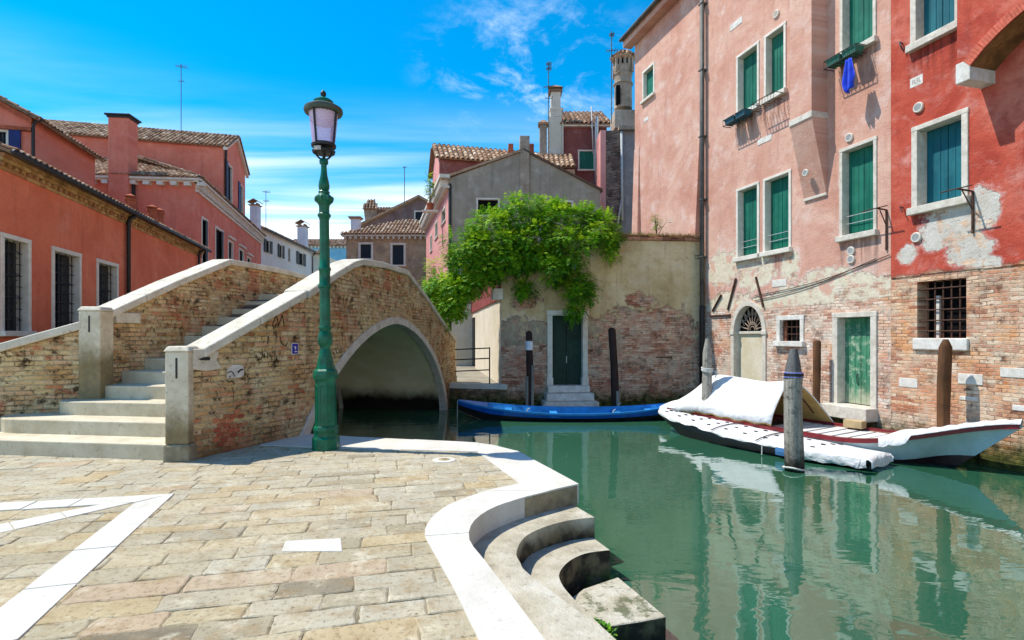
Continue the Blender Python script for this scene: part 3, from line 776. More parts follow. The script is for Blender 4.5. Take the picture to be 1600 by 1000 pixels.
# copings
prof = [(-.23, 0), (.23, 0), (.23, -.13), (-.23, -.13)]
def cop(path, name='coping', cutn=1):
    """one run of coping cut into separate stones with open joints"""
    p, q = Vector(path[0]), Vector(path[-1]); n = max(1, round((q - p).length / 1.05))
    for i in range(n):
        g = (q - p).normalized() * .004; o_ = random.uniform(-.006, .006); u_ = random.uniform(-.005, .004)
        a, b = p.lerp(q, i / n) + g, p.lerp(q, (i + 1) / n) - g
        pr = [(-.23 + o_, u_), (.23 + o_, u_), (.235 + o_, -.13), (-.23 + o_, -.13)]
        MB().sweep([a, b], pr).build(name, MAT['coping'], bridge, bevel=.024, seg=3)
wn0 = BF.M.inverted() @ Vector((*wf.w(.12, .17), 0))
rp = [(wn0.x, wn0.y, 1.44), (0.02, .17, 2.34)] + [(x, .17, z) for x, z in CT[1:]]
for a, b in ((0, 2), (1, 4), (3, 6), (5, 8)):
    pass
for k in range(len(rp) - 1):
    p, q = Vector(rp[k]), Vector(rp[k + 1])
    d = (q - p).normalized() * .004
    cop([p + d, q - d])
lp = [(x, PL + .16, z) for x, z in LT]
for k in range(len(lp) - 1):
    p, q = Vector(lp[k]), Vector(lp[k + 1]); d = (q - p).normalized() * .004
    cop([p + d, q - d])
# coping end block that runs down onto the wing wall beside the pillar
eb = MB(); x0, z0 = .12, 1.44
eb.wall([wf.uv(*q) for q in [(300, 546), (322, 545), (341, 549), (337, 562), (345, 575), (322, 580), (300, 577)]], y=-.03, thick=.1)
eb.build('coping_block', MAT['coping'], bridge, M=wf.M, bevel=.015)
MB().wall([wf.uv(*q) for q in [(307, 561), (319, 557), (326, 558), (325, 563), (311, 563)]], y=-.036, thick=.02).build('iron_cramp', MAT['iron'], bridge, M=wf.M)
MB().box(-.2, .30, PL - .06, PL + .35, 1.82, 2.0).build('coping_block', MAT['coping'], bridge, bevel=.02)
# pillars
def pillar(c, ang, h, z0, w_=.29, base=.22):
    M_ = Matrix.Translation((*c, z0)) @ Matrix.Rotation(ang, 4, 'Z')
    k = w_ / 2
    mb = MB(); mb.box(-k, k, -k, k, base if base else -.7, h - .06); mb.hexa([(-k - .02, -k - .02, h - .06), (k + .02, -k - .02, h - .06), (k + .02, k + .02, h - .06), (-k - .02, k + .02, h - .06)], [(-k + .02, -k + .02, h + .01), (k - .02, -k + .02, h + .01), (k - .02, k - .02, h + .01), (-k + .02, k - .02, h + .01)])
    p = mb.build('pillar', MAT['pillar'], bridge, M=M_, bevel=.018)
    if base: MB().box(-k - .02, k + .02, -k - .02, k + .02, -.02, base).build('pillar_base', MAT['pillar_base'], p, M=M_, bevel=.03)
    # iron cramp leaded into the face
    MB().box(-.012, .012, -k - .008, -k + .01, h - .40, h - .14).build('iron_cramp', MAT['iron'], p, M=M_, bevel=.004)
    return p
pillar((-4.275, 7.06), R(4), 1.46, 0)
pillar((-6.70, 8.77), R(4), 1.26, .8, .33, .0)
pillar(tuple((BF.M @ Vector((10.25, .15, 0))).xy), BF.ang - R(90), 1.45, 0)
pillar(tuple((BF.M @ Vector((10.25, PL + .16, 0))).xy), BF.ang - R(90), 1.45, 0)
# left wing wall with its own coping
lw = Face((-8.75, 7.9), (-6.78, 8.70))
lwl = lw.L
MB().wall([(0, 0), (lwl, 0), (lwl, 1.72), (0, 1.0)], thick=.32).build('wing_wall', MAT['bbrick'], bridge, M=lw.M)
def lwp(u, z): 
    p = BF.M.inverted() @ Vector((*lw.w(u, .15), z)); return tuple(p)
cop([lwp(-.02, 1.12), lwp(lwl - .06, 1.84)])
# steps
yl = [5.3, 4.25, 3.70, 3.42]
for k in range(1, 14):
    x = -1.98 + .485 * (k - 1); z = .2 * k
    x1 = x + .56 if k < 13 else 5.9
    if k <= 4:
        ye = yl[k - 1]; yr = .60
        rr = (.5, .55, .42, .1)[k - 1]
        P = [(x, yr), (x + .55, yr), (x + .55, yr)][:1] + [(x, yr)][:0]
        P = [(x + .02 * (k == 1), yr), (x, ye - rr)]
        for i in range(1, 7):
            t = i / 6 * math.pi / 2
            P.append((x + rr * (1 - math.cos(t)), ye - rr + rr * math.sin(t)))
        P += [(x + 1.9, ye), (x + 1.9, yr)]
        b = MB().prism(P, -.05, z)
    else:
        yr, ye = (.2, PL + .1)
        if k == 5: yr = .34
        b = MB().box(x, x1, yr, ye, z - .4, z)
    b.build('step', MAT['step'], bridge, bevel=.018)
for k in range(12):
    x = 5.9 + .345 * k; z = 2.6 - .2 * (k + 1)
    MB().box(x, x + .42, .2, PL + .1, z - .5, z).build('step', MAT['step'], bridge, bevel=.018)
# graffiti and the white painted patch on the wing wall
MAT['soot'] = paint('faded_black_spray', (72, 60, 46), .95, .4, 14, .05)
def gpts(P): return [wf.uv(*p) for p in P]
def stroke(mb, P, w_=.014, y=-.006):
    P = gpts(P)
    for a, b in zip(P[:-1], P[1:]):
        a, b = Vector(a), Vector(b); d = (b - a); n_ = Vector((-d.y, d.x)).normalized() * w_
        mb.wall([tuple(a - n_), tuple(b - n_), tuple(b + n_), tuple(a + n_)], y=y, thick=.004)
for P in ([(425, 508), (432, 491), (435, 509), (441, 492), (444, 511)], [(419, 525), (418, 537)], [(437, 526), (439, 536), (446, 541), (449, 535)],
          [(401, 563), (408, 561), (411, 553)], [(413, 552), (413, 558)], [(418, 553), (418, 560)], [(424, 558), (425, 563)], [(432, 557), (433, 563)]):
    mb = MB(); stroke(mb, P, .007); mb.build('graffiti', MAT['soot'], bridge, M=wf.M)
rb_ = MB(); rgb = random.Random(8)
for r_ in range(8):
    for c_ in range(4):
        px0 = 333 + c_ * 11 + (5 if r_ % 2 else 0) + rgb.uniform(-1, 1); py0 = 640 + r_ * 7.4
        if (c_ == 0 and r_ < 2) or (c_ == 3 and r_ > 5) or rgb.random() < .15: continue
        (ua, za), (ub, _) = wf.uv(px0, py0), wf.uv(px0 + 10, py0); rb_.box(ua, ub, -.012 + rgb.uniform(-.006, .006), .02, za - .058, za, rgb.random())
rb_.build('red_brick_patch', tile_mat('exposed_red_brick', [(150, 76, 54), (178, 96, 68), (196, 124, 88), (164, 104, 74)], (104, 70, 48)), bridge, M=wf.M, bevel=.008, seg=1)
MB().wall(gpts([(355, 577), (359, 573), (365, 570), (374, 570), (380, 572), (381, 584), (377, 589), (366, 591), (355, 591)]), y=-.004, thick=.004).build('graffiti', MAT['white_stone'], bridge, M=wf.M)
mb = MB(); stroke(mb, [(371, 582), (375, 578), (379, 577)], .012, -.012); stroke(mb, [(355, 583), (359, 580), (363, 582), (366, 588)], .006, -.012); stroke(mb, [(358, 590), (359, 587)], .008, -.012); stroke(mb, [(353, 594), (358, 597), (362, 595), (366, 600)], .006, -.009)
mb.build('graffiti', MAT['iron'], bridge, M=wf.M)
# blue number plate screwed to the wall
(u0, z1), (u1, z0) = wf.uv(455.5, 537), wf.uv(464, 552.5)
pl = thing('bridge_sign', 'small blue enamel plate with white border on the brick side of the bridge', 'sign', (*wf.w(u0, -.004), z0), wf.ang)
ww, hh = u1 - u0, z1 - z0
MB().box(-.012, ww + .012, -.012, .0, -.012, hh + .012).build('border', MAT['frame'], pl)
MB().box(0, ww, -.017, -.005, 0, hh).build('plate', paint('blue_enamel', (12, 14, 150), .35, .1), pl)
mb = MB(); mb.box(ww * .45, ww * .62, -.019, -.016, hh * .42, hh * .72); mb.box(ww * .3, ww * .45, -.019, -.016, hh * .62, hh * .72); mb.box(ww * .38, ww * .85, -.019, -.016, hh * .16, hh * .27)
mb.build('mark', MAT['frame'], pl)

# ------------------------------------------------------------------ street lamp
Yl = 7.72; sx = Yl / FPX
lamp = thing('street_lamp', 'tall green cast iron street lamp with a glass lantern beside the bridge', 'street lamp', ((509.5 - CX) * sx, Yl, 0))
LM = ABS[lamp.name] @ Matrix.Rotation(-.0078, 4, 'Y')
lz = lambda y: CAMH - (y - HY) * sx
def lprof(P): return [(w_ * sx, lz(y)) for y, w_ in P]
z0 = lz(702)
sh = lambda y: lz(y) - z0
def LP(P): return [(w_ * sx, sh(y)) for y, w_ in P]
MB().lathe(LP([(703, 21), (685, 20.8), (681, 18.2), (676, 18), (671, 19.2), (667, 18.4), (665, 17.2)]), 8, off=.5).build('plinth', MAT['lampgreen'], lamp, M=LM, bevel=.006)
MB().lathe(LP([(665, 16.6), (596, 15.6), (592, 18.4), (587, 19), (580, 18), (577, 15), (572, 13.2), (566, 12), (560, 11.2)]), 8, off=.5).build('pedestal', MAT['lampgreen'], lamp, M=LM, bevel=.004)
mb = MB()
for k in range(8):   # raised panels on the pedestal faces
    a = 2 * math.pi * (k + .0) / 8
    r0, r1 = 15.5 * sx * .924, 14.9 * sx * .924
    wd = 4.1 * sx
    ca, sa = math.cos(a), math.sin(a)
    def pt(r, w_, z): return (ca * r - sa * w_, sa * r + ca * w_, z)
    for (wa, wb, za, zb_) in ((-wd, -wd + .012, sh(658), sh(603)), (wd - .012, wd, sh(658), sh(603)), (-wd + .012, wd - .012, sh(658), sh(658) + .012), (-wd + .012, wd - .012, sh(603) - .012, sh(603))):
        mb.hexa([pt(r0 - .01, wa, za), pt(r0 - .01, wb, za), pt(r0 + .012, wb, za), pt(r0 + .012, wa, za)], [pt(r1 - .01, wa, zb_), pt(r1 - .01, wb, zb_), pt(r1 + .014, wb, zb_), pt(r1 + .014, wa, zb_)])
mb.build('panel_moulding', MAT['lampgreen'], lamp, M=LM)
def fluted(P, name, flutes=0):
    m = MB(); n = 32
    m.lathe(LP(P), n)
    return m.build(name, MAT['lampgreen'], lamp, M=LM, smooth='auto')
fluted([(562, 10.8), (556, 9.6), (550, 9), (547, 7.6), (543, 7.4), (541, 9), (537, 10.6), (530, 11), (522, 10), (518, 8), (514, 9.6), (512, 9.6), (510, 8.4)], 'post_base')
fluted([(510, 8.2), (468, 7.9), (452, 8), (450, 9.8), (446, 9.8), (444, 8.2), (425, 8.2), (423, 9.4), (420, 9.4), (418, 8), (402, 7.6), (345, 7.2), (341, 8.2), (339, 9.8), (336, 9.8), (334, 7.8), (324, 7.8), (321, 8.6)], 'post')
fluted([(321, 8.6), (318, 11), (313, 13.4), (309, 13.4), (307, 11), (304, 8), (301, 8.6), (299, 7)], 'capital')
mb = MB()
for k in range(8):
    a = 2 * math.pi * k / 8
    mb.lathe([(0.002, sh(317)), (.022, sh(315)), (.03, sh(312)), (.022, sh(309.5)), (.002, sh(308))], 8, (math.cos(a) * 12.2 * sx, math.sin(a) * 12.2 * sx))
mb.build('capital_leaves', MAT['lampgreen'], lamp, M=LM, smooth=True)
fluted([(299, 6), (297, 7.6), (292, 8.4), (285, 7.4), (275, 5.2), (262, 4.2), (258, 4.4), (257, 6.4), (252, 6.8), (249, 5)], 'vase')
# lantern
lan = MB().lathe(LP([(231, 18.4), (227.5, 18.8), (226, 17.6)]), 24).build('lantern_ring', MAT['iron'], lamp, M=LM)
mb = MB()
for k in range(4):
    a = 2 * math.pi * (k + .15) / 4
    mb.tube([(math.cos(a) * 3 * sx, math.sin(a) * 3 * sx, sh(251)), (math.cos(a) * 8 * sx, math.sin(a) * 8 * sx, sh(247)), (math.cos(a) * 13 * sx, math.sin(a) * 13 * sx, sh(241)), (math.cos(a) * 16.6 * sx, math.sin(a) * 16.6 * sx, sh(236))], .014, 6)
mb.tube([(0, 0, sh(250)), (0, 0, sh(228))], .016, 6)
mb.lathe(LP([(240.5, 16.6), (238, 17.4), (236.5, 16.6)]), 24)
mb.build('lantern_bracket', MAT['iron'], lamp, M=LM)
mb = MB()
for k in range(4):
    a = 2 * math.pi * (k + .80) / 4
    mb.tube([(math.cos(a) * 18 * sx, math.sin(a) * 18 * sx, sh(228)), (math.cos(a) * 24 * sx, math.sin(a) * 24 * sx, sh(172))], .016, 6)
mb.build('lantern_bar', MAT['iron'], lamp, M=LM)
gm = NT('lantern_glass')
gm.done(lin(226, 196, 236), .25, .3, Alpha=.6); gm.set(gm.p.inputs['Transmission Weight'], .0)
MB().grid([[(r * math.cos(2 * math.pi * k / 32) * sx, r * math.sin(2 * math.pi * k / 32) * sx, sh(y)) for k in range(32)] for y, r in ((227, 16.8), (200, 19.7), (173, 22.6))], close=True).build('lantern_glass', gm.m, lamp, M=LM, smooth=True)
MB().lathe(LP([(175, 22), (190, 19), (196, 13), (198, 2)]), 28).build('reflector', paint('reflector_enamel', (232, 214, 176), .4, .05), lamp, M=LM, smooth=True)
MB().lathe(LP([(179, 24), (178.5, 28), (175, 29.4), (171, 28.6), (168, 24), (166, 18), (165, 10)]), 32).build('hood', paint('lamp_hood', (70, 78, 62), .5, .3, 6), lamp, M=LM, smooth='auto')
MB().lathe(LP([(167, 14.5), (163, 15.6), (159.5, 15), (156.5, 11), (154, 5), (151, 2.4)]), 32).build('hood_cap', MAT['lampgreen'], lamp, M=LM, smooth='auto')
MB().lathe(LP([(152, 2.4), (150, 4), (147, 4.6), (144, 3), (141.5, .8)]), 16).build('finial', MAT['iron'], lamp, M=LM, smooth=True)
MB().box(-.075, .02, -.185, -.17, sh(241), sh(235)).build('number_tag', paint('lamp_tag', (200, 190, 176), .6, .3, 30), lamp, M=LM)
# ------------------------------------------------------------------ right bank: pink house and red house
PF = Face((5.126, 22.7), (11.26, 1.4))
US = PF.u(1392)                        # party line between pink and red
RF = Face(PF.w(US), PF.w(PF.L))        # red house facade, same plane
def U(px, d=0.0): return PF.u(px, d)
def pz(px, py, d=0.0): return PF.uv(px, py, d)[1]
HT = 14.0
def rect(u0, u1, z0, z1): return [(u0, z0), (u1, z0), (u1, z1), (u0, z1)]
def ellipse_patch(F, px, py, rx, rz):
    u, z = F.uv(px, py); return (u, z, rx, rz)

ZL0, ZL1, ZU0, ZU1 = 3.98, 6.08, 8.30, 10.14
pk_patch = [ellipse_patch(PF, 1130, 420, .9, .55), ellipse_patch(PF, 1180, 425, .8, .5), ellipse_patch(PF, 1330, 455, .9, .5), ellipse_patch(PF, 1235, 415, .35, .4), ellipse_patch(PF, 1290, 440, .8, .35)]
MAT['pink_palace'] = stucco('pink_facade_stucco', [(188, 134, 114), (204, 158, 138), (214, 178, 158)], grime=(156, 104, 86), grime_amt=.55, streak=.35,
    brick=([(160, 104, 84), (200, 142, 116), (214, 168, 142), (222, 190, 166), (228, 208, 188)], (220, 208, 190)), smear=.62, bleach=.5, pitc=.8, tints=(((222, 160, 104), 1.1, .54, .55), ((196, 104, 82), .9, .58, .6), ((232, 222, 208), 1.3, .53, .7)), render=((222, 212, 190), (196, 182, 156)), sills=[(U(a), U(b), (ZL0 if c < 5 else ZU0) - .13) for a, b, c, d in ((1151, 1187, 4, 6), (1193, 1237, 4, 6), (1151, 1229, 8, 10), (1312, 1371, 4, 6), (1313, 1370, 8, 10))], zb=2.42, zr=2.9, patches=pk_patch, algae=True, noise_amp=.6)
rd_patch = [ellipse_patch(RF, 1490, 345, .62, .5), ellipse_patch(RF, 1535, 325, .30, .42), ellipse_patch(RF, 1510, 385, .42, .38), ellipse_patch(RF, 1417, 398, .22, .2), ellipse_patch(RF, 1535, 412, .32, .14), ellipse_patch(RF, 1470, 372, .3, .25)]
MAT['red_palace'] = stucco('red_facade_stucco', [(150, 52, 40), (184, 82, 64), (206, 122, 102)], grime=(128, 42, 32), grime_amt=.5, streak=.4,
    brick=([(156, 92, 68), (198, 132, 98), (212, 158, 118), (220, 182, 146), (226, 202, 176)], (214, 198, 174)), smear=.5, bleach=.45, pitc=1.0, tints=(((218, 146, 84), 1.0, .52, .65), ((192, 98, 78), .8, .56, .65), ((230, 216, 198), 1.5, .57, .6)), sills=[(RF.u(1425), RF.u(1514), RF.uv(1425.5, 330)[1]), (RF.u(1424), RF.u(1500), RF.uv(1424, 78)[1])], render=((206, 200, 190), (182, 172, 158)), zb=2.9, zr=None, patches=rd_patch, algae=True, noise_amp=.16)

pink = thing('pink_house', 'tall faded pink canal house with green shutters and peeling brick base', 'house', M=PF.M)
red = thing('red_house', 'deep red canal house with an arched bay and bare brick base at the right', 'house', M=RF.M)

def window(face, house, u0, u1, z0, z1, frame=.11, proud=.03, dep=.20, sill=.14, shutter='shutter', leaves=2, fmat='frame', kind='shutter', sillout=.09, lintel=None, head=None, ajar=None):
    """stone surround as the window part; shutters / panes and sill as its sub-parts"""
    fr = MB(); rj = lambda: random.uniform(-.006, .006)
    lh = head or frame
    fr.box(u0 + rj(), u0 + frame, -proud, dep, z0, z1 - lh); fr.box(u1 - frame, u1 + rj(), -proud, dep, z0, z1 - lh)
    fr.box(u0 - .005, u1 + .005, -proud - .003, dep, z1 - lh, z1 + rj())
    wnd = fr.build('window', MAT[fmat], house, M=face.M, bevel=.01)
    if sill: MB().box(u0 - .04, u1 + .04, -proud - sillout, dep, z0 - sill, z0 + .002).build('sill', MAT[fmat], wnd, M=face.M, bevel=.012)
    a, b, c, d = u0 + frame, u1 - frame, z0, z1 - lh
    y = dep - .06
    if kind == 'shutter':
        wl_ = (b - a) / leaves
        for k in range(leaves):
            mb = MB(); x = a + wl_ * k + .004; x1 = a + wl_ * (k + 1) - .004; np_ = 3
            for j in range(np_):
                p0 = x + (x1 - x) * j / np_; p1 = x + (x1 - x) * (j + 1) / np_ - .006
                mb.box(p0, p1, y + random.uniform(-.003, .003), y + .035, c + .02, d - .01)
            mb.build('shutter', MAT[shutter], wnd, M=face.M, bevel=.004, seg=1)
        MB().box(a, b, y + .036, y + .05, c, d).build('pane', MAT['dark'], wnd, M=face.M)
    elif kind == 'pane':
        MB().box(a, b, y + .02, y + .05, c, d).build('pane', MAT['glass'], wnd, M=face.M)
        mb = MB(); m = (a + b) / 2
        mb.box(m - .02, m + .02, y - .01, y + .02, c, d); mb.box(a, m - .02, y - .008, y + .02, c + (d - c) * .62, c + (d - c) * .62 + .03); mb.box(m + .02, b, y - .008, y + .02, c + (d - c) * .62, c + (d - c) * .62 + .03)
        mb.build('sash', MAT['shutter_dark'], wnd, M=face.M)
    elif kind == 'dark':
        MB().box(a, b, y + .02, y + .05, c, d).build('pane', MAT['dark'], wnd, M=face.M)
    return wnd, (a, b, c, d, y)
PW = [(1151, 1187, ZL0, ZL1), (1193, 1237, ZL0, ZL1), (1151, 1187, ZU0, ZU1), (1194.5, 1229, ZU0, ZU1), (1312.5, 1371, ZL0, ZL1), (1313, 1370, ZU0, ZU1)]
pholes = []
for a, b, c, d in PW: pholes.append(rect(U(a) + .02, U(b) - .02, c - .05, d - .02))
DS = (U(1004), U(1023), pz(1004, 160), pz(1004, 113))
pholes.append(rect(DS[0] + .02, DS[1] - .02, DS[2], DS[3] - .02))
# doors of the pink house
DR = (U(1302), U(1371), -.02, 2.16)
pholes.append(rect(DR[0] + .02, DR[1] - .02, -.35, DR[3] - .02))
SW = (U(1214), U(1257), 1.46, 2.16)
pholes.append(rect(SW[0] + .02, SW[1] - .02, SW[2], SW[3] - .02))
LU = (U(1143), U(1197.5)); LC = (LU[0] + LU[1]) / 2; LR = (LU[1] - LU[0]) / 2; LS = 1.72; LRZ = .92
def archpoly(r, rz, zb, n=20): return [(LC - r, zb)] + [(LC - r * math.cos(math.pi * k / n), LS + rz * math.sin(math.pi * k / n)) for k in range(n + 1)] + [(LC + r, zb)]
pholes.append(archpoly(LR - .03, LRZ - .03, -.5))
MB().wall(rect(0, US, -1.4, HT), pholes).build('facade', MAT['pink_palace'], pink)
for i, (a, b, c, d) in enumerate(PW):
    wnd, q = window(PF, pink, U(a), U(b), c, d, .085, .03, .24, .13, 'shutter', fmat='frame' if i < 4 else 'frame_old')
    if i in (0, 1, 4):      # iron guard rails across the lower windows
        mb = MB()
        for zz in (c + .28, c + .46): mb.tube([(q[0], .06, zz), (q[1], .06, zz)], .008, 5)
        mb.build('guard_rail', MAT['pvc'], wnd, M=PF.M)
window(PF, pink, *DS, .09, .02, .2, .1, 'shutter', leaves=1)
# side, back and roof of the pink house
mb = MB()
mb.add([(0, 0, -1.4), (0, 7, -1.4), (0, 7, HT + 1.3), (0, 0, HT)], [(0, 1, 2, 3)])
mb.add([(0, 7, -1.4), (US, 7, -1.4), (US, 7, HT + 1.3), (0, 7, HT + 1.3)], [(0, 1, 2, 3)])
mb.build('wall', MAT['pink_palace'], pink)
mb = MB(); mb.hexa([(-.25, -.45, HT - .08), (US, -.45, HT - .08), (US, 7, HT + 1.3), (-.25, 7, HT + 1.3)], [(-.25, -.45, HT + .08), (US, -.45, HT + .08), (US, 7, HT + 1.46), (-.25, 7, HT + 1.46)])
mb.build('roof', MAT['tile_red'], pink)
mb = MB(); mb.box(-.28, US, -.40, -.02, HT - .3, HT - .085); mb.build('cornice', MAT['pink_palace'], pink)
mb = MB(); mb.tube([(-.3, -.52, HT + .0), (US, -.52, HT + .0)], .07, 8); mb.build('gutter', MAT['lead'], pink)
# chimney breast corbelled out of the facade
CB0, CB1 = U(1234, -.48), U(1268, -.48)
zc1, zc0 = pz(1240, 196, -.48), pz(1275, 306)
mb = MB(); mb.box(CB0, CB1, -.48, .05, zc1 + .16, HT - .3)
brs = mb.build('chimney_breast', MAT['pink_palace'], pink)
MB().box(CB0 - .02, CB1 + .02, -.50, .05, zc1, zc1 + .158).build('stone_band', MAT['frame_old'], brs, M=PF.M, bevel=.015)
MB().hexa([(CB0, -.03, zc0), (CB1, -.03, zc0), (CB1, .05, zc0), (CB0, .05, zc0)], [(CB0, -.478, zc1), (CB1, -.478, zc1), (CB1, .05, zc1), (CB0, .05, zc1)]).build('corbel', MAT['pink_palace'], brs, M=PF.M)
MB().box(CB0 - .01, CB1 + .01, -.05, .03, zc0 - .07, zc0).build('corbel_foot', MAT['frame_old'], brs, M=PF.M, bevel=.01)
# arched water door with a sunburst fanlight
fr = MB()
po, pi_ = archpoly(LR, LRZ, -.5), archpoly(LR - .14, LRZ - .14, -.5)
n_ = len(po)
for i in range(n_ - 1):
    fr.wall([po[i], po[i + 1], pi_[i + 1], pi_[i]], y=-.035, thick=.30)
dw = fr.build('door_surround', MAT['frame_old'], pink)
mb = MB(); mb.box(LC - LR - .03, LC - LR + .16, -.06, .2, LS - .08, LS + .04); mb.box(LC + LR - .16, LC + LR + .03, -.06, .2, LS - .08, LS + .04)
mb.build('impost', MAT['frame_old'], dw, M=PF.M, bevel=.01)
MB().wall(archpoly(LR - .13, LRZ - .13, LS + .02), y=.2, thick=.02).build('fanlight', MAT['dark'], dw, M=PF.M)
mb = MB(); r_ = LR - .15
for k in range(9):
    t = math.pi * (k + .5) / 9
    mb.tube([(LC - .16 * math.cos(t), .15, LS + .06 + .16 * math.sin(t)), (LC - r_ * .95 * math.cos(t), .15, LS + .04 + (LRZ - .15) * .93 * math.sin(t))], .014, 5)
    t2 = t + math.pi / 18; t0 = t - math.pi / 18
    if k < 8: mb.tube([(LC - r_ * .93 * math.cos(t), .15, LS + .04 + (LRZ - .15) * .9 * math.sin(t)), (LC - r_ * .62 * math.cos(t2), .15, LS + .04 + (LRZ - .15) * .6 * math.sin(t2)), (LC - r_ * .93 * math.cos(t + math.pi / 9), .15, LS + .04 + (LRZ - .15) * .9 * math.sin(t + math.pi / 9))], .012, 5)
for rr in (.10, .16, .21): mb.tube([(LC - rr * math.cos(math.pi * k / 12), .15, LS + .05 + rr * 1.15 * math.sin(math.pi * k / 12)) for k in range(13)], .012, 5)
mb.build('fanlight_grille', paint('pale_fanlight_iron', (170, 150, 130), .8, .25, 9, .2), dw, M=PF.M)
dmat = stone('bleached_door', (214, 206, 186), (190, 172, 132), (150, 140, 118), 1.6, .5, .2)
MB().box(LC - LR + .12, LC + LR - .12, .16, .22, -.5, LS - .06).build('door', dmat, dw, M=PF.M)
MB().box(LC - LR + .10, LC + LR - .10, .10, .24, LS - .06, LS + .02).build('transom', MAT['frame_old'], dw, M=PF.M, bevel=.01)
# small barred window
wnd, q = window(PF, pink, *SW, .13, .03, .22, .14, kind='dark', fmat='white_stone')
mb = MB()
for k in range(1, 4):
    x = q[0] + (q[1] - q[0]) * k / 4; mb.tube([(x, .05, q[2]), (x, .05, q[3])], .012, 5)
for k in range(1, 3):
    z = q[2] + (q[3] - q[2]) * k / 3; mb.tube([(q[0], .05, z), (q[1], .05, z)], .012, 5)
mb.build('grille', MAT['rust'], wnd, M=PF.M)
MB().box(q[0], q[0] + .14, .09, .13, q[2], q[3]).build('shutter', wood('brown_shutter', (130, 78, 56), (96, 54, 40)), wnd, M=PF.M)
# weathered green land door with stone surround and step
fr = MB(); a, b = DR[0], DR[1]
fr.box(a, a + .15, -.04, .28, -.3, DR[3] - .12); fr.box(b - .15, b, -.04, .28, -.3, DR[3] - .12); fr.box(a - .01, b + .01, -.043, .28, DR[3] - .12, DR[3])
dg = fr.build('door_surround', MAT['frame_old'], pink, bevel=.012)
def old_green():
    n = NT('weathered_green_door'); x, y, z = n.xyz()
    v = n.comb(n.math('MULTIPLY', x, 9.0), n.math('MULTIPLY', z, 1.1))
    col = n.ramp(n.noise(1.0, 6, .65, v), [(.3, lin(30, 88, 64)), (.6, lin(72, 132, 102))])
    col = n.mix(n.mr(n.noise(7, 6, .7), .5, .66, 0, .8), col, lin(160, 176, 150))
    a_ = n.math('ADD', z, n.math('MULTIPLY', n.math('SUBTRACT', n.noise(4, 5, .65), .5), .9))
    col = n.mix(n.mr(a_, -.05, .5, .85, 0), col, lin(178, 176, 150))
    col = n.mix(n.mr(n.noise(30, 3), .62, .7, 0, .5), col, lin(40, 62, 46))
    n.bump(n.noise(1.0, 6, .65, v), .4, .01)
    return n.done(col, .8, .2)
gd = old_green(); m_ = (a + b) / 2
for x0, x1 in ((a + .15, m_ - .004), (m_ + .004, b - .15)):
    mb = MB()
    for k in range(3):
        p0 = x0 + (x1 - x0) * k / 3; mb.box(p0, x0 + (x1 - x0) * (k + 1) / 3 - .004, .2, .24, .0, DR[3] - .13)
    mb.build('door', gd, dg, M=PF.M, bevel=.003, seg=1)
MB().box(a + .1, b - .1, .235, .26, -.2, DR[3] - .1).build('door_back', MAT['dark'], dg, M=PF.M)
MB().box(a - .02, b + .02, -.35, .25, -.32, -.02).build('threshold', MAT['frame_old'], dg, M=PF.M, bevel=.02)
mb = MB(); mb.tube([(m_ - .09, .19, .72), (m_ - .085, .165, .66), (m_ - .075, .165, .5), (m_ - .06, .19, .44)], .012, 6); mb.build('handle', MAT['iron'], dg, M=PF.M)
# downpipe with brackets at the corner by the garden wall
dpu = U(1097, -.14)
mb = MB(); mb.tube([(dpu, -.14, HT - .1), (dpu, -.14, 2.6)], .075, 10)
dp = mb.build('downpipe', MAT['lead'], pink, smooth=True)
mb = MB(); mb.tube([(dpu, -.14, 2.6), (dpu, -.14, 2.5), (dpu, -.14, -.2)], [.085, .085, .085], 10); mb.build('dark_lower_pipe', MAT['iron'], dp, M=PF.M, smooth=True)  # lower length coloured black to carry the shadow along the pipe
for z in (12.6, 10.4, 8.2, 6.1, 4.2): MB().box(dpu - .1, dpu + .1, -.225, .02, z, z + .05).build('pipe_clip', MAT['lead'], dp, M=PF.M, bevel=.01)
# slender batter strip of wall beside the pipe and the far corner pier
mb = MB(); b0 = U(1084); z_ = pz(1090, 210)
mb.hexa([(b0 - .1, -.22, 4.6), (U(1094), -.22, 4.6), (U(1094), .02, 4.6), (b0 - .1, .02, 4.6)], [(U(1092), -.02, z_), (U(1094), -.02, z_), (U(1094), .02, z_), (U(1092), .02, z_)])
mb.build('buttress', MAT['pink_palace'], pink)
mb = MB(); mb.hexa([(-.02, -.18, 4.6), (U(1001), -.18, 4.6), (U(1001), .02, 4.6), (-.02, .02, 4.6)], [(-.02, -.02, pz(998, 230)), (U(999), -.02, pz(998, 230)), (U(999), .02, pz(998, 230)), (-.02, .02, pz(998, 230))])
mb.build('buttress', MAT['pink_palace'], pink)
# round vents, plaques and small stones let into the plaster
def vent(face, house, px, py, r=.10, d=0.0, mat='pvc'):
    u, z = face.uv(px, py, d); mb = MB()
    mb.lathe([(r, 0), (r, .035), (r * .9, .045), (r * .72, .045), (r * .7, .03)], 24)
    M_ = face.M @ Matrix.Translation((u, d, z)) @ Matrix.Rotation(R(90), 4, 'X')
    o = mb.build('vent', MAT['frame'], house, M=M_)
    mb = MB()
    for k in range(-3, 4): 
        h = r * .7; x = k * r * .19; l = math.sqrt(max(0, h * h - x * x)); mb.box(-l, l, x - r * .06, x + r * .06, .03, .042)
    mb.build('vent_grille', MAT[mat], o, M=M_)
for p in ((1328, 215), (1330.5, 392), (1330.5, 405)): vent(PF, pink, *p)
vent(PF, pink, 1213.5, 22, .11, mat='chim_white')
uu, zz = PF.uv(1259.5, 270); vent(PF, pink, 1259.5, 270, .09, -.26)
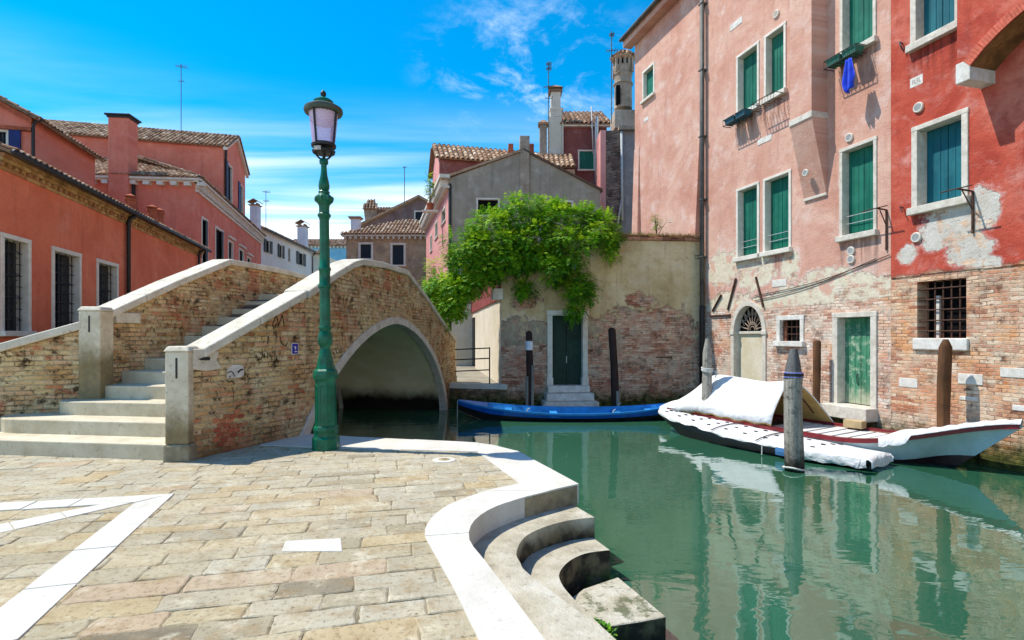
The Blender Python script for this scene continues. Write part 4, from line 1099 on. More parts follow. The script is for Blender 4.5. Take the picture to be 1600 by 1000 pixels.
def stone_piece(face, house, px0, py0, px1, py1, h, name='stone_inset', mat='white_stone', rec=-.012):
    (ua, za), (ub, zb_) = face.uv(px0, py0), face.uv(px1, py1)
    return MB().box(ua, ub, rec, .05, za - h, za).build(name, MAT[mat], house, M=face.M, bevel=.008)
for p in ((1141, 40, 1160, 26, .20), (1184, 219, 1206, 207, .17), (1207, 438, 1229, 438, .2), (1006, 186, 1013, 182, .16)): stone_piece(PF, pink, *p)
# old iron stays around the arched door
mb = MB()
for P in ([(1114, 486), (1128, 461)], [(1138, 484), (1151, 435)], [(1182, 433), (1194, 480)]):
    mb = MB(); a_, b_ = [PF.uv(*p) for p in P]; mb.tube([(a_[0], -.02, a_[1]), (b_[0], -.03, b_[1])], .035, 6); mb.build('timber_stay', MAT['rust'], pink)
mb = MB(); a_, b_ = PF.uv(1110, 494), PF.uv(1142, 493); mb.box(a_[0], b_[0], -.05, .02, a_[1] - .03, a_[1] + .03); mb.build('stone_ledge', MAT['rust'], pink, bevel=.01)
# cables slung across the plaster
for A_, B_ in (((1180, 462), (1392, 398)), ((1180, 470), (1370, 404))):
    a_, b_ = PF.uv(*A_), PF.uv(*B_); P = []
    for k in range(13):
        t = k / 12; P.append((a_[0] + (b_[0] - a_[0]) * t, -.025, a_[1] + (b_[1] - a_[1]) * t - .12 * math.sin(math.pi * t)))
    MB().tube(P, .010, 5).build('cable', MAT['iron'], pink)
# drying rack brackets beside the shuttered windows
def bracket(face, house, P1, P2, P3, out=.42):
    mb = MB(); a_, b_, c_ = face.uv(*P1), face.uv(*P2), face.uv(*P3)
    mb.tube([(b_[0], -.02, c_[1]), (b_[0], -.02, b_[1])], .022, 6)
    mb.tube([(b_[0], -.02, b_[1]), (b_[0], -out, b_[1] + .02)], .018, 6)
    mb.tube([(b_[0], -.02, b_[1] - .35), (b_[0], -out * .7, b_[1])], .012, 6)
    mb.tube([(a_[0], -out, b_[1] + .02), (b_[0] + .25, -out, b_[1] + .02)], .012, 6)
    return mb.build('drying_bracket', MAT['rust'], house, M=face.M)
bracket(PF, pink, (1362, 328), (1386, 328), (1392, 390), .3)
mb = MB(); mb.tube([(PF.u(1068, -.5), -.55, pz(1075, 402, -.5)), (U(1100), -.02, pz(1098, 398)), ], .014, 5); mb.tube([(PF.u(1068, -.5), -.5, pz(1075, 404, -.5)), (U(1100), -.02, pz(1098, 404))], .014, 5); mb.tube([(PF.u(1072, -.5), -.56, pz(1075, 402, -.5)), (PF.u(1074, -.5), -.46, pz(1075, 403, -.5))], .014, 5)
mb.build('wall_stay', MAT['lead'], pink)
# iron baskets under the upper windows
def basket(px0, px1, z, name, label, full, mat):
    u0, u1 = U(px0), U(px1)
    b = thing(name, label, 'flower box', M=PF.M @ Matrix.Translation((u0, 0, z)))
    mb = MB(); L = u1 - u0; MM = ABS[b.name]
    for zz in (-.02, -.2): mb.tube([(0, -.10, zz), (0, -.40, zz), (L, -.40, zz), (L, -.10, zz)], .012, 5)
    for k in range(9): x = L * k / 8; mb.tube([(x, -.40, -.02), (x, -.40, -.2), (x, -.10, -.2)], .008, 4)
    mb.build('wire_basket', MAT['iron'], b)
    if full:
        for k in range(full):
            x0 = L * k / full + .03; x1 = L * (k + 1) / full - .03
            MB().hexa([(x0 + .03, -.36, -.19), (x1 - .03, -.36, -.19), (x1 - .03, -.14, -.19), (x0 + .03, -.14, -.19)], [(x0, -.38, -.01), (x1, -.38, -.01), (x1, -.12, -.01), (x0, -.12, -.01)]).build('planter', MAT[mat], b, bevel=.01)
    return b
MAT['planter_teal'] = paint('teal_planter', (30, 92, 110), .6, .2); MAT['planter_green'] = paint('green_planter', (40, 110, 90), .6, .2)
basket(1147, 1181, ZU0 - .10, 'window_box', 'teal planters in an iron basket under the upper pink house window nearest the downpipe', 2, 'planter_teal')
basket(1192, 1228, ZU0 - .10, 'window_basket', 'empty iron basket under the upper window next to the chimney breast', 0, None)
fb = basket(1308, 1359, ZU0 - .10, 'window_box', 'green planters in a basket above the blue cloth on the pink house', 2, 'planter_green')
# blue cloth drying on the basket
cu0, cz0 = PF.uv(1326, 92, -.43)
ct = MB(); rows = []
for i in range(15):
    t = i / 14; row = []
    wd = .085 + .10 * min(1, t * 1.6) - .07 * max(0, t - .72) / .28
    for k in range(13):
        s_ = k / 12 * 2 - 1
        zz = cz0 - t * (.80 - .17 * abs(s_ + .35) * t)
        row.append((cu0 + s_ * wd + .03 * t, -.43 - .045 * math.sin(s_ * 7 + t * 1.2) * (.35 + t) , zz))
    rows.append(row)
ct.grid(rows)
cm = NT('blue_cloth'); cxn = cm.noise(5, 4); cm.bump(cm.noise(60, 2), .2, .003)
cm.done(cm.ramp(cxn, [(.3, lin(14, 44, 170)), (.7, lin(30, 74, 206))]), .9, .1, Sheen_Weight=.3)
o = ct.build('cloth', cm.m, None, M=PF.M, smooth=True); so_ = o.modifiers.new('thick', 'SOLIDIFY'); so_.thickness = .008
tag(o, 'bright blue cloth hung to dry below the upper window of the pink house', 'cloth')

# ---------------------------------------------------------------- red house
RU = RF.L
e1 = (RF.u(1425.5), RF.u(1514), RF.uv(1425.5, 326)[1], RF.uv(1425.5, 200)[1])
e2 = (RF.u(1423.5), RF.u(1503), RF.uv(1424, 72)[1], RF.uv(1424, 72)[1] + 2.0)
bw = (RF.u(1433), RF.u(1510), 1.56, 2.72)
BY0 = RF.u(1495.5, -.62); BP = .62
holes = [rect(e[0] + .02, e[1] - .02, e[2] - .04, e[3] - .02) for e in (e1, e2)] + [rect(bw[0], bw[1], bw[2], bw[3])]
MB().wall(rect(0.003, RU, -1.4, HT), holes).build('facade', MAT['red_palace'], red)
mb = MB(); mb.add([(RU, 0, -1.4), (RU, 7, -1.4), (RU, 7, HT), (RU, 0, HT)], [(0, 1, 2, 3)]); mb.add([(0, 7, -1.4), (RU, 7, -1.4), (RU, 7, HT), (0, 7, HT)], [(0, 1, 2, 3)]); mb.build('wall', MAT['red_palace'], red)
mb = MB(); mb.hexa([(0.01, -.45, HT - .05), (RU, -.45, HT - .05), (RU, 7.1, HT + 1.3), (0.01, 7.1, HT + 1.3)], [(0.01, -.45, HT + .12), (RU, -.45, HT + .12), (RU, 7.1, HT + 1.46), (0.01, 7.1, HT + 1.46)]); mb.build('roof', MAT['tile_red'], red)
window(RF, red, *e1, .12, .03, .30, .15, 'shutter_teal', fmat='frame_old', head=.10)
window(RF, red, *e2, .12, .03, .26, .15, 'shutter_teal', fmat='frame_old')
# barred opening in the brick
mb = MB(); a, b, c, d = bw
mb.add([(a, 0, c), (a, .35, c), (a, .35, d), (a, 0, d)], [(0, 1, 2, 3)]); mb.add([(b, 0, c), (b, .35, c), (b, .35, d), (b, 0, d)], [(0, 1, 2, 3)]); mb.add([(a, 0, d), (b, 0, d), (b, .35, d), (a, .35, d)], [(0, 1, 2, 3)]); mb.add([(a, 0, c), (b, 0, c), (b, .35, c), (a, .35, c)], [(0, 1, 2, 3)])
bwin = mb.build('window', MAT['red_palace'], red)
MB().box(a - .02, b + .02, .33, .36, c - .02, d + .02).build('pane', MAT['dark'], bwin, M=RF.M)
MB().box(a - .06, b + .05, -.06, .3, c - .24, c - .003).build('sill', MAT['white_stone'], bwin, M=RF.M, bevel=.02)
mb = MB()
for k in range(1, 6): x = a + (b - a) * k / 6; mb.tube([(x, .07, c), (x, .07, d)], .015, 6)
for k in range(1, 6): z = c + (d - c) * (k - .35) / 5.4; mb.tube([(a, .055, z), (b, .055, z)], .015, 6)
mb.build('grille', MAT['rust'], bwin, M=RF.M)
MB().box(a + .22, a + .30, .2, .26, c, d - .3).build('inner_post', MAT['white_stone'], bwin, M=RF.M)
# plaster edge above the bare brick
mb = MB(); x = 0.02
while x < RU:
    l = random.uniform(.3, .7); mb.box(x, min(RU, x + l + .01), -.018, .0, 2.86 + random.uniform(-.012, .012), 2.98); x += l
mb.build('plaster_edge', MAT['red_palace'], red)
# projecting bay carried on a shallow brick arch
zb0, zb1 = RF.uv(1506, 128, -BP)[1], RF.uv(1506, 96, -BP)[1]
bk0, bk1 = BY0, RF.u(1516.5, -BP)
aw = 2.7
ap = [(bk1, zb1 - .05)]
for k in range(13):
    t = k / 12; ap.append((bk1 + aw * t, zb1 - .13 + .62 * math.sin(math.pi * t) ** .85))
ap.append((bk1 + aw, zb1 - .05))
front = [(bk0, zb1)] + [(bk1, zb1)] + ap[1:-1] + [(bk1 + aw, zb1), (bk1 + aw + .35, zb1), (bk1 + aw + .35, HT), (bk0, HT)]
MB().wall(front, y=-BP, thick=BP + .02).build('bay', MAT['red_palace'], red)
mb = MB()
for i in range(1, len(ap) - 2):
    a_, b_ = Vector(ap[i]), Vector(ap[i + 1]); dn = Vector((-(b_ - a_).y, (b_ - a_).x)).normalized()
    nb = 5
    for k in range(nb):
        p, q = a_.lerp(b_, k / nb), a_.lerp(b_, (k + .92) / nb)
        mb.wall([tuple(p), tuple(q), tuple(q + dn * .17), tuple(p + dn * .17)], y=-BP - .025, thick=.12)
mb.build('brick_arch', paint('painted_arch_brick', (200, 104, 84), .9, .2, 9, .1), red)
MB().grid([[(p[0], y, p[1] - .012) for y in (-BP + .01, 0)] for p in ap[1:-1]]).build('arch_soffit', wood('bay_soffit', (150, 108, 66), (104, 70, 44), 0), red)
for x0, x1 in ((bk0 - .015, bk1), (bk1 + aw, bk1 + aw + .36)):
    MB().box(x0, x1, -BP - .02, .02, zb0, zb1 - .002).build('corbel_stone', MAT['white_stone'], red, bevel=.012)
for p in ((1436, 168), (1432.5, 371)): vent(RF, red, *p, .105)
# street number tablet, worn lettering
(ta, tz1), (tb, _) = RF.uv(1422, 124), RF.uv(1442, 116)
tz0 = tz1 - .20
tb_ = MB().box(ta, tb, -.004, .05, tz0, tz1).build('number_tablet', MAT['white_stone'], red, bevel=.005)
cu_ = MB(); lw_ = (tb - ta)
for k in range(4):
    x = ta + lw_ * (.2 + k * .17); h0, h1 = tz0 + .06, tz0 + .15
    cu_.box(x, x + .012, -.007, -.002, h0, h1)
    if k % 2 == 0: cu_.box(x + .012, x + lw_ * .11, -.007, -.002, h1 - .014, h1); cu_.box(x + .012, x + lw_ * .11, -.007, -.002, h0 + .038, h0 + .05)
    else: cu_.box(x + .012, x + lw_ * .11, -.007, -.002, h0, h0 + .013)
cu_.build('numerals', paint('worn_numerals', (150, 140, 130), .9, .1), tb_, M=RF.M)
bracket(RF, red, (1494, 300), (1521, 299), (1530, 363), .42)
mb = MB(); u_, z_ = RF.uv(1411, 69); mb.tube([(u_, -.01, z_), (u_, -.1, z_ + .03), (u_ + .03, -.11, z_ - .06), (u_ + .06, -.05, z_ - .2)], .015, 5); mb.build('iron_hook', MAT['iron'], red)
mb = MB(); u_, z_ = RF.uv(1412, 325); mb.tube([(u_, -.01, z_), (u_, -.1, z_ + .02), (u_ + .05, -.1, z_ - .1)], .013, 5); mb.build('iron_hook', MAT['iron'], red)
# white stones set in the bare brickwork
for p, h in (((1405, 590, 1434, 592), .19), ((1497, 583, 1536, 587), .20), ((1563, 574, 1640, 578), .17), ((1582, 632, 1650, 640), .1), ((1500, 618, 1528, 620), .08)):
    stone_piece(RF, red, *p, h)

# ---------------------------------------------------------------- garden wall with the green water door
TW = Face((-.35, 17.75), (6.36, 18.32))
gw = thing('garden_wall', 'high peeling tan garden wall with a dark green water door', 'wall', M=TW.M)
MAT['tan'] = stucco('tan_wall_plaster', [(172, 146, 104), (202, 180, 138), (218, 200, 162)], grime=(124, 100, 70), grime_amt=.65, streak=.55,
    brick=([(132, 84, 64), (182, 114, 88), (204, 144, 112), (212, 170, 138), (220, 198, 172)], (208, 192, 168)), zb=1.3, smear=.62, render=((182, 168, 144), (140, 124, 100)), zr=2.1,
    patches=[ellipse_patch(TW, 815, 545, .9, 1.0), ellipse_patch(TW, 1010, 505, .7, .3)], holes=[ellipse_patch(TW, 1010, 515, 1.9, .85), ellipse_patch(TW, 1000, 470, .5, .3), ellipse_patch(TW, 1060, 540, 1.0, .5), ellipse_patch(TW, 820, 470, .5, .3), ellipse_patch(TW, 960, 560, 1, .5)], algae=True, noise_amp=.7)
dh = (TW.u(855), TW.u(918), -.02, TW.uv(886, 485)[1])
MB().wall(rect(0, TW.L, -1.4, 4.78), [rect(dh[0] + .02, dh[1] - .02, dh[2] - .1, dh[3] - .02)]).build('wall', MAT['tan'], gw)
mb = MB(); mb.add([(0, .45, -1.4), (TW.L, .45, -1.4), (TW.L, .45, 4.78), (0, .45, 4.78)], [(0, 1, 2, 3)]); mb.add([(0, 0, 4.78), (TW.L, 0, 4.78), (TW.L, .45, 4.78), (0, .45, 4.78)], [(0, 1, 2, 3)]); mb.add([(TW.L, 0, -1.4), (TW.L, .45, -1.4), (TW.L, .45, 4.78), (TW.L, 0, 4.78)], [(0, 1, 2, 3)]); mb.build('wall_back', MAT['tan'], gw)
a, b, c, d = dh
fr = MB(); fr.box(a, a + .17, -.05, .3, c, d - .17); fr.box(b - .17, b, -.05, .3, c, d - .17); fr.box(a - .03, b + .03, -.06, .3, d - .17, d); 
fr.box(a - .03, a + .19, -.07, .3, c - .1, c + .25); fr.box(b - .19, b + .03, -.07, .3, c - .1, c + .25)
ds = fr.build('door_surround', MAT['frame'], gw, bevel=.012)
m_ = (a + b) / 2
for x0, x1 in ((a + .17, m_ - .005), (m_ + .005, b - .17)):
    mb = MB(); mb.box(x0, x1, .2, .24, c, d - .17)
    for z0_, z1_ in ((c + .1, c + .72), (c + .82, c + 1.5), (c + 1.6, d - .28)):
        mb.box(x0 + .08, x1 - .08, .185, .2, z0_, z1_)
    mb.build('door', MAT['doorgreen'], ds, M=TW.M, bevel=.008)
MB().box(m_ - .012, m_ + .012, .16, .2, c + .72, c + .95).build('handle', MAT['pvc'], ds, M=TW.M)
MB().box(a + .1, b - .1, .24, .27, c - .1, d - .1).build('door_back', MAT['dark'], ds, M=TW.M)
for k, (z0_, z1_, ex, out) in enumerate(((c - .22, c - .0, .02, .28), (c - .46, c - .225, .1, .55), (c - .7, c - .465, .2, .8))):
    MB().box(a - ex, b + ex, -out, .2, z0_, z1_).build('door_step', MAT['white_stone'], ds, M=TW.M, bevel=.025)
# brick coping, tumbled
mb = MB(); x = TW.u(930)
for row in range(2):
    x = TW.u(900)
    while x < TW.L - .02:
        l = random.uniform(.18, .27); h = random.uniform(.05, .09)
        mb.box(x, min(TW.L, x + l), -.08 + .05 * row + random.uniform(-.02, .02), .4, 4.78 + row * .1 + .002, 4.78 + row * .1 + h + .02, random.random()); x += l + .012
mb.build('wall_coping', tile_mat('wall_coping_brick', [(110, 76, 58), (150, 104, 78), (168, 124, 96), (140, 110, 86)]), gw, bevel=.012, seg=1)
MB().box(TW.u(700), TW.u(700) + .1, -.01, 0, 0, .01).v.clear()
mb = MB(); p0, p1 = TW.uv(1025, 558), TW.uv(1050, 561); mb.box(p0[0], p1[0], -.03, 0, p0[1] - .02, p0[1] + .02); mb.build('iron_cramp', MAT['rust'], gw)
# cream return wall with red boards, running back to the pink house
CW = Face((-3.38, 37.2), (-.35, 17.78))
CW = Face(TW.w(0, .02), (TW.P0.x - .158 * 14, TW.P0.y + 14))  # reversed: near end first
rw = Face(CW.w(14.0), CW.w(0))
rw = thing('courtyard_wall', 'cream rendered courtyard wall topped by red boards above the far quay', 'wall', M=CW.M)
zt = 2.83
dx0, dx1 = CW.u(742.5), CW.u(735.5)
MB().wall(rect(0, 14, -.1, zt), [rect(dx0, dx1, .0, 2.55)]).build('wall', MAT['cream'], rw)
mb = MB(); mb.add([(0, -.22, -.1), (14, -.22, -.1), (14, -.22, zt + 2), (0, -.22, zt + 2)], [(0, 1, 2, 3)])
mb.build('wall_back', MAT['cream'], rw)
MB().box(dx0 - .2, dx1 + .2, -.2, -.12, 0, 2.7).build('doorway', MAT['dark'], rw)
mb = MB(); x = 0.0; bdw = wood('red_boards', (164, 84, 76), (120, 56, 52), 2, .85, 5)
mb2 = MB()
while x < 13.8:
    l = .24; mb.box(x + .004, x + l - .004, .01, .05 + random.uniform(0, .02), zt - .02, zt + 1.75, random.random()); x += l
mb.build('boarding', bdw, rw, bevel=.006, seg=1)
MB().box(-.12, .26, -.05, .30, zt - .05, zt + .32).build('corner_stone', MAT['frame'], rw, bevel=.02)

# far quay with its stone edge and iron railing
fq = [(-2.05, 18.95), (-.42, 17.72), (.0, 17.72), (7, 18.3), (7, 60), (-60, 60), (-60, 20.0), (-8, 19.4)]
fq = [(-2.1, 18.2), (-.2, 17.64), (.0, 18.2), (9, 19.5), (9, 75), (-60, 75), (-60, 16.0), (-6.13, 16.2), (-5.68, 18.45)]  # corner left of the bridge added: shaded wall hides sunlit water behind the arch
tag(MB().prism(fq, -2, -.015).build('far_ground', MAT['ground_far'] if False else MAT['quaywall']), kind='structure')
tag(MB().add([(p[0], p[1], -.005) for p in fq], [tuple(range(len(fq)))]).build('far_pavement', MAT['ground_far']), kind='structure')
ke = MB(); ke.prism([(-2.3, 18.22), (-.17, 17.6), (-.1, 17.9), (-2.25, 18.55)], -.14, .03)
tag(ke.build('far_kerb', MAT['istria'], bevel=.015), kind='structure')
rl = thing('railing', 'black iron railing with three rails at the far foot of the bridge', 'railing', at(712, 560, 18.4))
pA, pB = Vector((at(711, 578, 18.45).x, 18.45)), Vector((at(765, 578, 17.9).x, 17.9))
for py, nm in ((545, 'rail'), (561, 'rail'), (579, 'rail')):
    za, zb_ = at(711, py + 1.2, 18.45).z, at(765, py - 1.2, 17.9).z
    MB().tube([(*pA, za), (*pB, zb_)], .02, 8).build(nm, MAT['iron'], rl, M=Matrix.Identity(4))
MB().tube([(*pB, 0), (*pB, at(765, 543.5, 17.9).z + .02)], .022, 8).build('post', MAT['iron'], rl, M=Matrix.Identity(4))
# ------------------------------------------------------------------ mooring poles
MAT['pole_grey'] = wood('weathered_grey_pole', (150, 144, 134), (92, 86, 78), 2, .9, 7)
MAT['pole_brown'] = wood('brown_pole', (112, 74, 44), (62, 40, 26), 2, .8, 7)
MAT['pole_dark'] = wood('dark_tarred_pole', (56, 36, 30), (30, 20, 18), 2, .7, 7)
def wet(name, rgb, rgb2, dark=(36, 34, 26), zl=-.8, zh=-.3):
    n = NT(name); k = [20, 20, 1.2]
    g = n.noise(1.0, 6, .65, n.scale(n.co(), k))
    col = n.ramp(g, [(.3, lin(*rgb2)), (.66, lin(*rgb))])
    col = n.mix(n.mr(n.noise(9, 5, .7), .5, .7, 0, .75), col, lin(*[int(x * .5) for x in rgb2]))
    z = n.math('ADD', n.xyz()[2], n.math('MULTIPLY', n.math('SUBTRACT', n.noise(7, 4), .5), .5))
    col = n.mix(n.mr(z, .05, .55, 1, 0), col, lin(*dark))
    col = n.mix(n.mr(n.noise(26, 5, .72), .55, .66, 0, .7), col, lin(66, 62, 56))
    col = n.mix(n.mr(n.xyz()[2], 1.70, 1.80, 0, .8), col, lin(84, 84, 86)) if name.endswith('head') else col
    n.bump(n.math('ADD', g, n.noise(30, 4)), .7, .015)
    return n.done(col, .9, .15)
MAT['pole_wet'] = wet('weathered_mooring_pole', (172, 166, 154), (118, 110, 100))
MAT['pole_head'] = wet('weathered_pole_dark_head', (176, 170, 158), (122, 114, 104))
def pole(X, Y, ztop, r, label, mat, lean=(0, 0), point=.25, zb=-1.4, name='mooring_pole'):
    o = thing(name, label, 'mooring pole', (X, Y, WZ), group='mooring poles in the canal')
    h = ztop - WZ; mb = MB(); rows = []; n = 20; rg = random.Random(int(X * 100))
    ph = [rg.uniform(0, 6) for _ in range(3)]
    zs = [zb - WZ, 0, .3, .7, 1.1, 1.5, h - point - .02, h - point * .5, h - .02, h]
    zs = sorted(set(z for z in zs if z <= h))
    for z in zs:
        f = 1 + .05 * math.sin(z * 3 + ph[0])
        if z > h - point: f *= 1 - .62 * (z - (h - point)) / point
        cx_, cy_ = lean[0] * z / h + .012 * math.sin(z * 2.1 + ph[1]), lean[1] * z / h
        rows.append([(cx_ + r * f * (1 + .07 * math.sin(3 * t + ph[2]) + .04 * math.sin(7 * t + z)) * math.cos(t), cy_ + r * f * (1 + .07 * math.sin(3 * t + ph[2])) * math.sin(t), z) for t in [2 * math.pi * k / n for k in range(n)]])
    mb.grid(rows, close=True); mb.add(rows[-1], [tuple(range(n))])
    mb.build('shaft', MAT[mat], o, smooth='auto')
    return o
def collar(o, z, r, h, mat, name='collar', lean=(0, 0)):
    MB().lathe([(r * .9, z), (r, z + .004), (r, z + h - .004), (r * .9, z + h)], 20, (lean[0], lean[1])).build(name, mat, o)
white = paint('white_band_paint', (214, 216, 222), .6, .12, 8)
Yp = 16.9; p = at(827, 632, Yp)
o = pole(p.x, Yp, at(827, 517, Yp).z, .10, 'dark mooring pole with a white band left of the green water door', 'pole_dark', point=.04)
h_ = at(827, 547, Yp).z - WZ; collar(o, h_, .115, at(827, 533, Yp).z - at(827, 547, Yp).z, white, 'band')
collar(o, at(827, 534, Yp).z - WZ + .03, .112, .03, MAT['lead'])
MB().tube([(.09, -.06, 0), (.1, -.05, 1.5)], .045, 8).build('splint', MAT['pole_grey'], o)
MB().tube([(-.07, -.08, -.3), (-.075, -.075, 1.15)], .05, 8).build('splint', MAT['pole_grey'], o)
Yp = 16.9; p = at(962, 630, Yp)
o = pole(p.x, Yp, at(957, 512, Yp).z, .115, 'dark leaning mooring pole right of the green water door', 'pole_dark', lean=(-.12, 0), point=.06)
MB().tube([(.05, -.1, -.3), (.05, -.1, .7)], .06, 8).build('splint', MAT['pole_grey'], o)
Yp = 13.75; p = at(1105, 650, Yp)
o = pole(p.x, Yp, at(1105, 529, Yp).z, .115, 'grey pointed mooring pole with a rope knot beside the white tarpaulin', 'pole_wet', point=.34)
rope = paint('pale_rope', (206, 204, 196), .95, .2, 30, .1)
rb = MB()
for k in range(4): rb.tube([((.128 + .006 * (k % 2)) * math.cos(t), (.128) * math.sin(t), 1.52 + k * .025 + .02 * math.sin(t)) for t in [2 * math.pi * j / 18 for j in range(19)]], .014, 6, cap=False)
rb.tube([(.12, -.04, 1.54), (.2, -.1, 1.46), (.16, -.14, 1.36)], .016, 6); rb.build('rope', rope, o, smooth=True)
Yp = 9.70; p = at(1241, 735, Yp)
o = pole(p.x, Yp, at(1240, 545, Yp).z, .155, 'thick weathered mooring pole with a carved head and blue ties in the foreground canal', 'pole_head', lean=(-.012, 0), point=.5)
tie = paint('blue_tie', (120, 126, 196), .6, .1)
for z in (1.66, 1.735): collar(o, z, .168, .018, tie, 'tie', (-.01, 0))
collar(o, 1.685, .163, .045, MAT['iron'], 'tie', (-.01, 0))
rb = MB(); rb.tube([(.155 * math.cos(t) * 1.1 - .01, .155 * math.sin(t) * 1.1, .06 + .02 * math.sin(2 * t)) for t in [2 * math.pi * j / 20 for j in range(21)]], .018, 6, cap=False); rb.build('rope', rope, o, smooth=True)
Yp = 13.35; p = at(1276, 600, Yp)
pole(p.x, Yp, at(1276, 531, Yp).z, .085, 'thin brown mooring pole standing against the brick beside the weathered door', 'pole_brown', point=.03)
Yp = 10.35; p = at(1472, 665, Yp)
pole(p.x, Yp, at(1477, 530, Yp).z, .105, 'brown mooring pole in front of the barred window of the red house', 'pole_brown', lean=(.06, 0), point=.14)

# ------------------------------------------------------------------ boats
class Hull:
    """lofted open hull; local x from stern (0) to bow (L)"""
    def __init__(s, L, beam, sheer, keel, bot, n=28, flare=None):
        s.L, s.beam, s.sheer, s.keel, s.bot, s.n = L, beam, sheer, keel, bot, n
    def sec(s, t, side, f):
        """point on the side; f=0 chine, 1 gunwale"""
        b, g, k, q = s.beam(t), s.sheer(t), s.keel(t), s.bot(t)
        y = q + (b - q) * f ** .8; z = k + (g - k) * f
        return (s.L * s.xo(t, f), side * y, z)
    def xo(s, t, f): return t + s.rake(t) * (f - 1)
    def rake(s, t): return .0
def boat_mesh(h, f0, f1, thick=0.0, closed_bottom=False):
    mb = MB(); rows = []
    fs = [f0 + (f1 - f0) * k / 4 for k in range(5)]
    for i in range(h.n + 1):
        t = i / h.n
        row = [h.sec(t, -1, f) for f in reversed(fs)]
        row += [h.sec(t, 1, f) for f in fs]
        rows.append(row)
    if closed_bottom: mb.grid(rows)
    else:
        k = len(fs)
        mb.grid([r[:k] for r in rows]); mb.grid([r[k:] for r in rows])
    return mb
def rim(h, w_, z0, z1, inset=0.0, t0=0, t1=1):
    mb = MB()
    for sd in (-1, 1):
        rows = []
        for i in range(h.n + 1):
            t = t0 + (t1 - t0) * i / h.n
            x, y, z = h.sec(t, sd, 1); y -= sd * inset
            yi = y - sd * min(w_, abs(y))
            rows.append([(x, y, z + z0), (x, y, z + z1), (x, yi, z + z1), (x, yi, z + z0)])
        mb.grid(rows, close=True)
    return mb
sm = lambda a, b, t: (lambda q: q * q * (3 - 2 * q))(max(0, min(1, (t - a) / (b - a))))

MAT['boat_blue'] = paint('bright_blue_boat_paint', (10, 92, 196), .35, .15, 3, .5)
MAT['boat_blue_in'] = paint('light_blue_boat_inside', (40, 140, 214), .5, .18, 3, .4)
MAT['hull_black'] = paint('dark_hull_paint', (28, 26, 28), .5, .4, 4, .4)
MAT['hull_grey'] = paint('grey_antifouling', (110, 100, 84), .7, .3, 4, .2)
# blue rowing boat by the garden wall
P0, P1 = Vector((at(716, 629, 15.9).x, 15.9)), Vector((at(1072, 621, 15.85).x, 15.85))
d_ = P1 - P0; bl = thing('rowing_boat', 'long bright blue rowing boat moored below the green water door', 'boat', (P0.x, P0.y, WZ), math.atan2(d_.y, d_.x))
h = Hull(d_.length, lambda t:   .04 + .74 * max(0.0, math.sin(math.pi * min(1, max(0, t)) ** .95)) ** .62, lambda t: .22 + .27 * abs(2 * t - 1.05) ** 2.2, lambda t: -.12 + .34 * max(0, abs(2 * t - 1) - .72) / .28, lambda t: .02 + .50 * max(0.0, math.sin(math.pi * t)) ** .7)
boat_mesh(h, 0, .62, closed_bottom=True).build('hull', MAT['hull_black'], bl, smooth=True)
boat_mesh(h, .62, 1.0).build('strake', MAT['boat_blue'], bl, smooth=True)
boat_mesh(h, .0, .10).build('boot_top', MAT['hull_grey'], bl)
inn_ = Hull(h.L, lambda t: max(.01, h.beam(t) - .05), lambda t: h.sheer(t), lambda t: h.keel(t) + .08, lambda t: max(.005, h.bot(t) - .04))
boat_mesh(inn_, 0, 1, closed_bottom=True).build('inside', MAT['boat_blue_in'], bl, smooth=True)
rim(h, .05, -.03, .02).build('gunwale', MAT['boat_blue_in'], bl)
for t in (.22, .42, .70, .84):
    b = h.beam(t) - .05; z = h.sheer(t) - .07
    MB().box(h.L * t - .11, h.L * t + .11, -b, b, z - .03, z).build('thwart', MAT['boat_blue_in'], bl, bevel=.008)
mb = MB()
for t0, t1 in ((0.005, .13), (.93, .995)):
    rows = [[(h.sec(t0 + (t1 - t0) * i / 6, -1, 1)[0], y * h.beam(t0 + (t1 - t0) * i / 6) * .95, h.sheer(t0 + (t1 - t0) * i / 6) + .012 + .02 * (1 - y * y)) for y in (-1, -.5, 0, .5, 1)] for i in range(7)]
    mb.grid(rows)
mb.build('deck', MAT['boat_blue_in'], bl, smooth=True)
for t in (.30, .38, .66, .72):
    x, y, z = h.sec(t, -1 if t in (.30, .66) else 1, 1); mb = MB(); mb.tube([(x, y * .96, z), (x + .02, y * .96, z + .08), (x + .08, y * .96, z + .12)], .016, 5); mb.build('rowlock', MAT['pvc'], bl)
mb = MB(); x, y, z = h.sec(0, 1, 1); MB().tube([(-.02, 0, z), (-.03, 0, -.1)], .012, 5).build('mooring_line', rope, bl)

# low boat under a white spotted cover
def wcover():
    n = NT('white_boat_cover')
    x, y, z = n.xyz()
    col = n.ramp(n.noise(3, 6, .66), [(.3, lin(206, 206, 204)), (.7, lin(226, 226, 224))])
    col = n.mix(n.mr(n.noise(7, 6, .7), .58, .76, 0, .3), col, lin(160, 158, 150))
    cr = n.math('ABSOLUTE', n.math('SUBTRACT', n.noise(3.2, 2, .5, None, .8), .5)); cr2 = n.math('ABSOLUTE', n.math('SUBTRACT', n.noise(8, 2, .5, None, .6), .5))
    n.bump(n.math('ADD', n.math('MULTIPLY', cr, 2.0), n.math('MULTIPLY', cr2, .5)), .7, .05)
    return n.done(col, .55, .3)
MAT['cover'] = wcover()
MAT['fender'] = paint('black_eyelet', (52, 48, 52), .6, .1)
P0, P1 = Vector((3.86, 13.95)), Vector((6.62, 9.92))
d_ = P1 - P0; wb = thing('covered_boat', 'low dark boat under a white cover with black eyelets', 'boat', (P0.x, P0.y, WZ), math.atan2(d_.y, d_.x))
L = d_.length
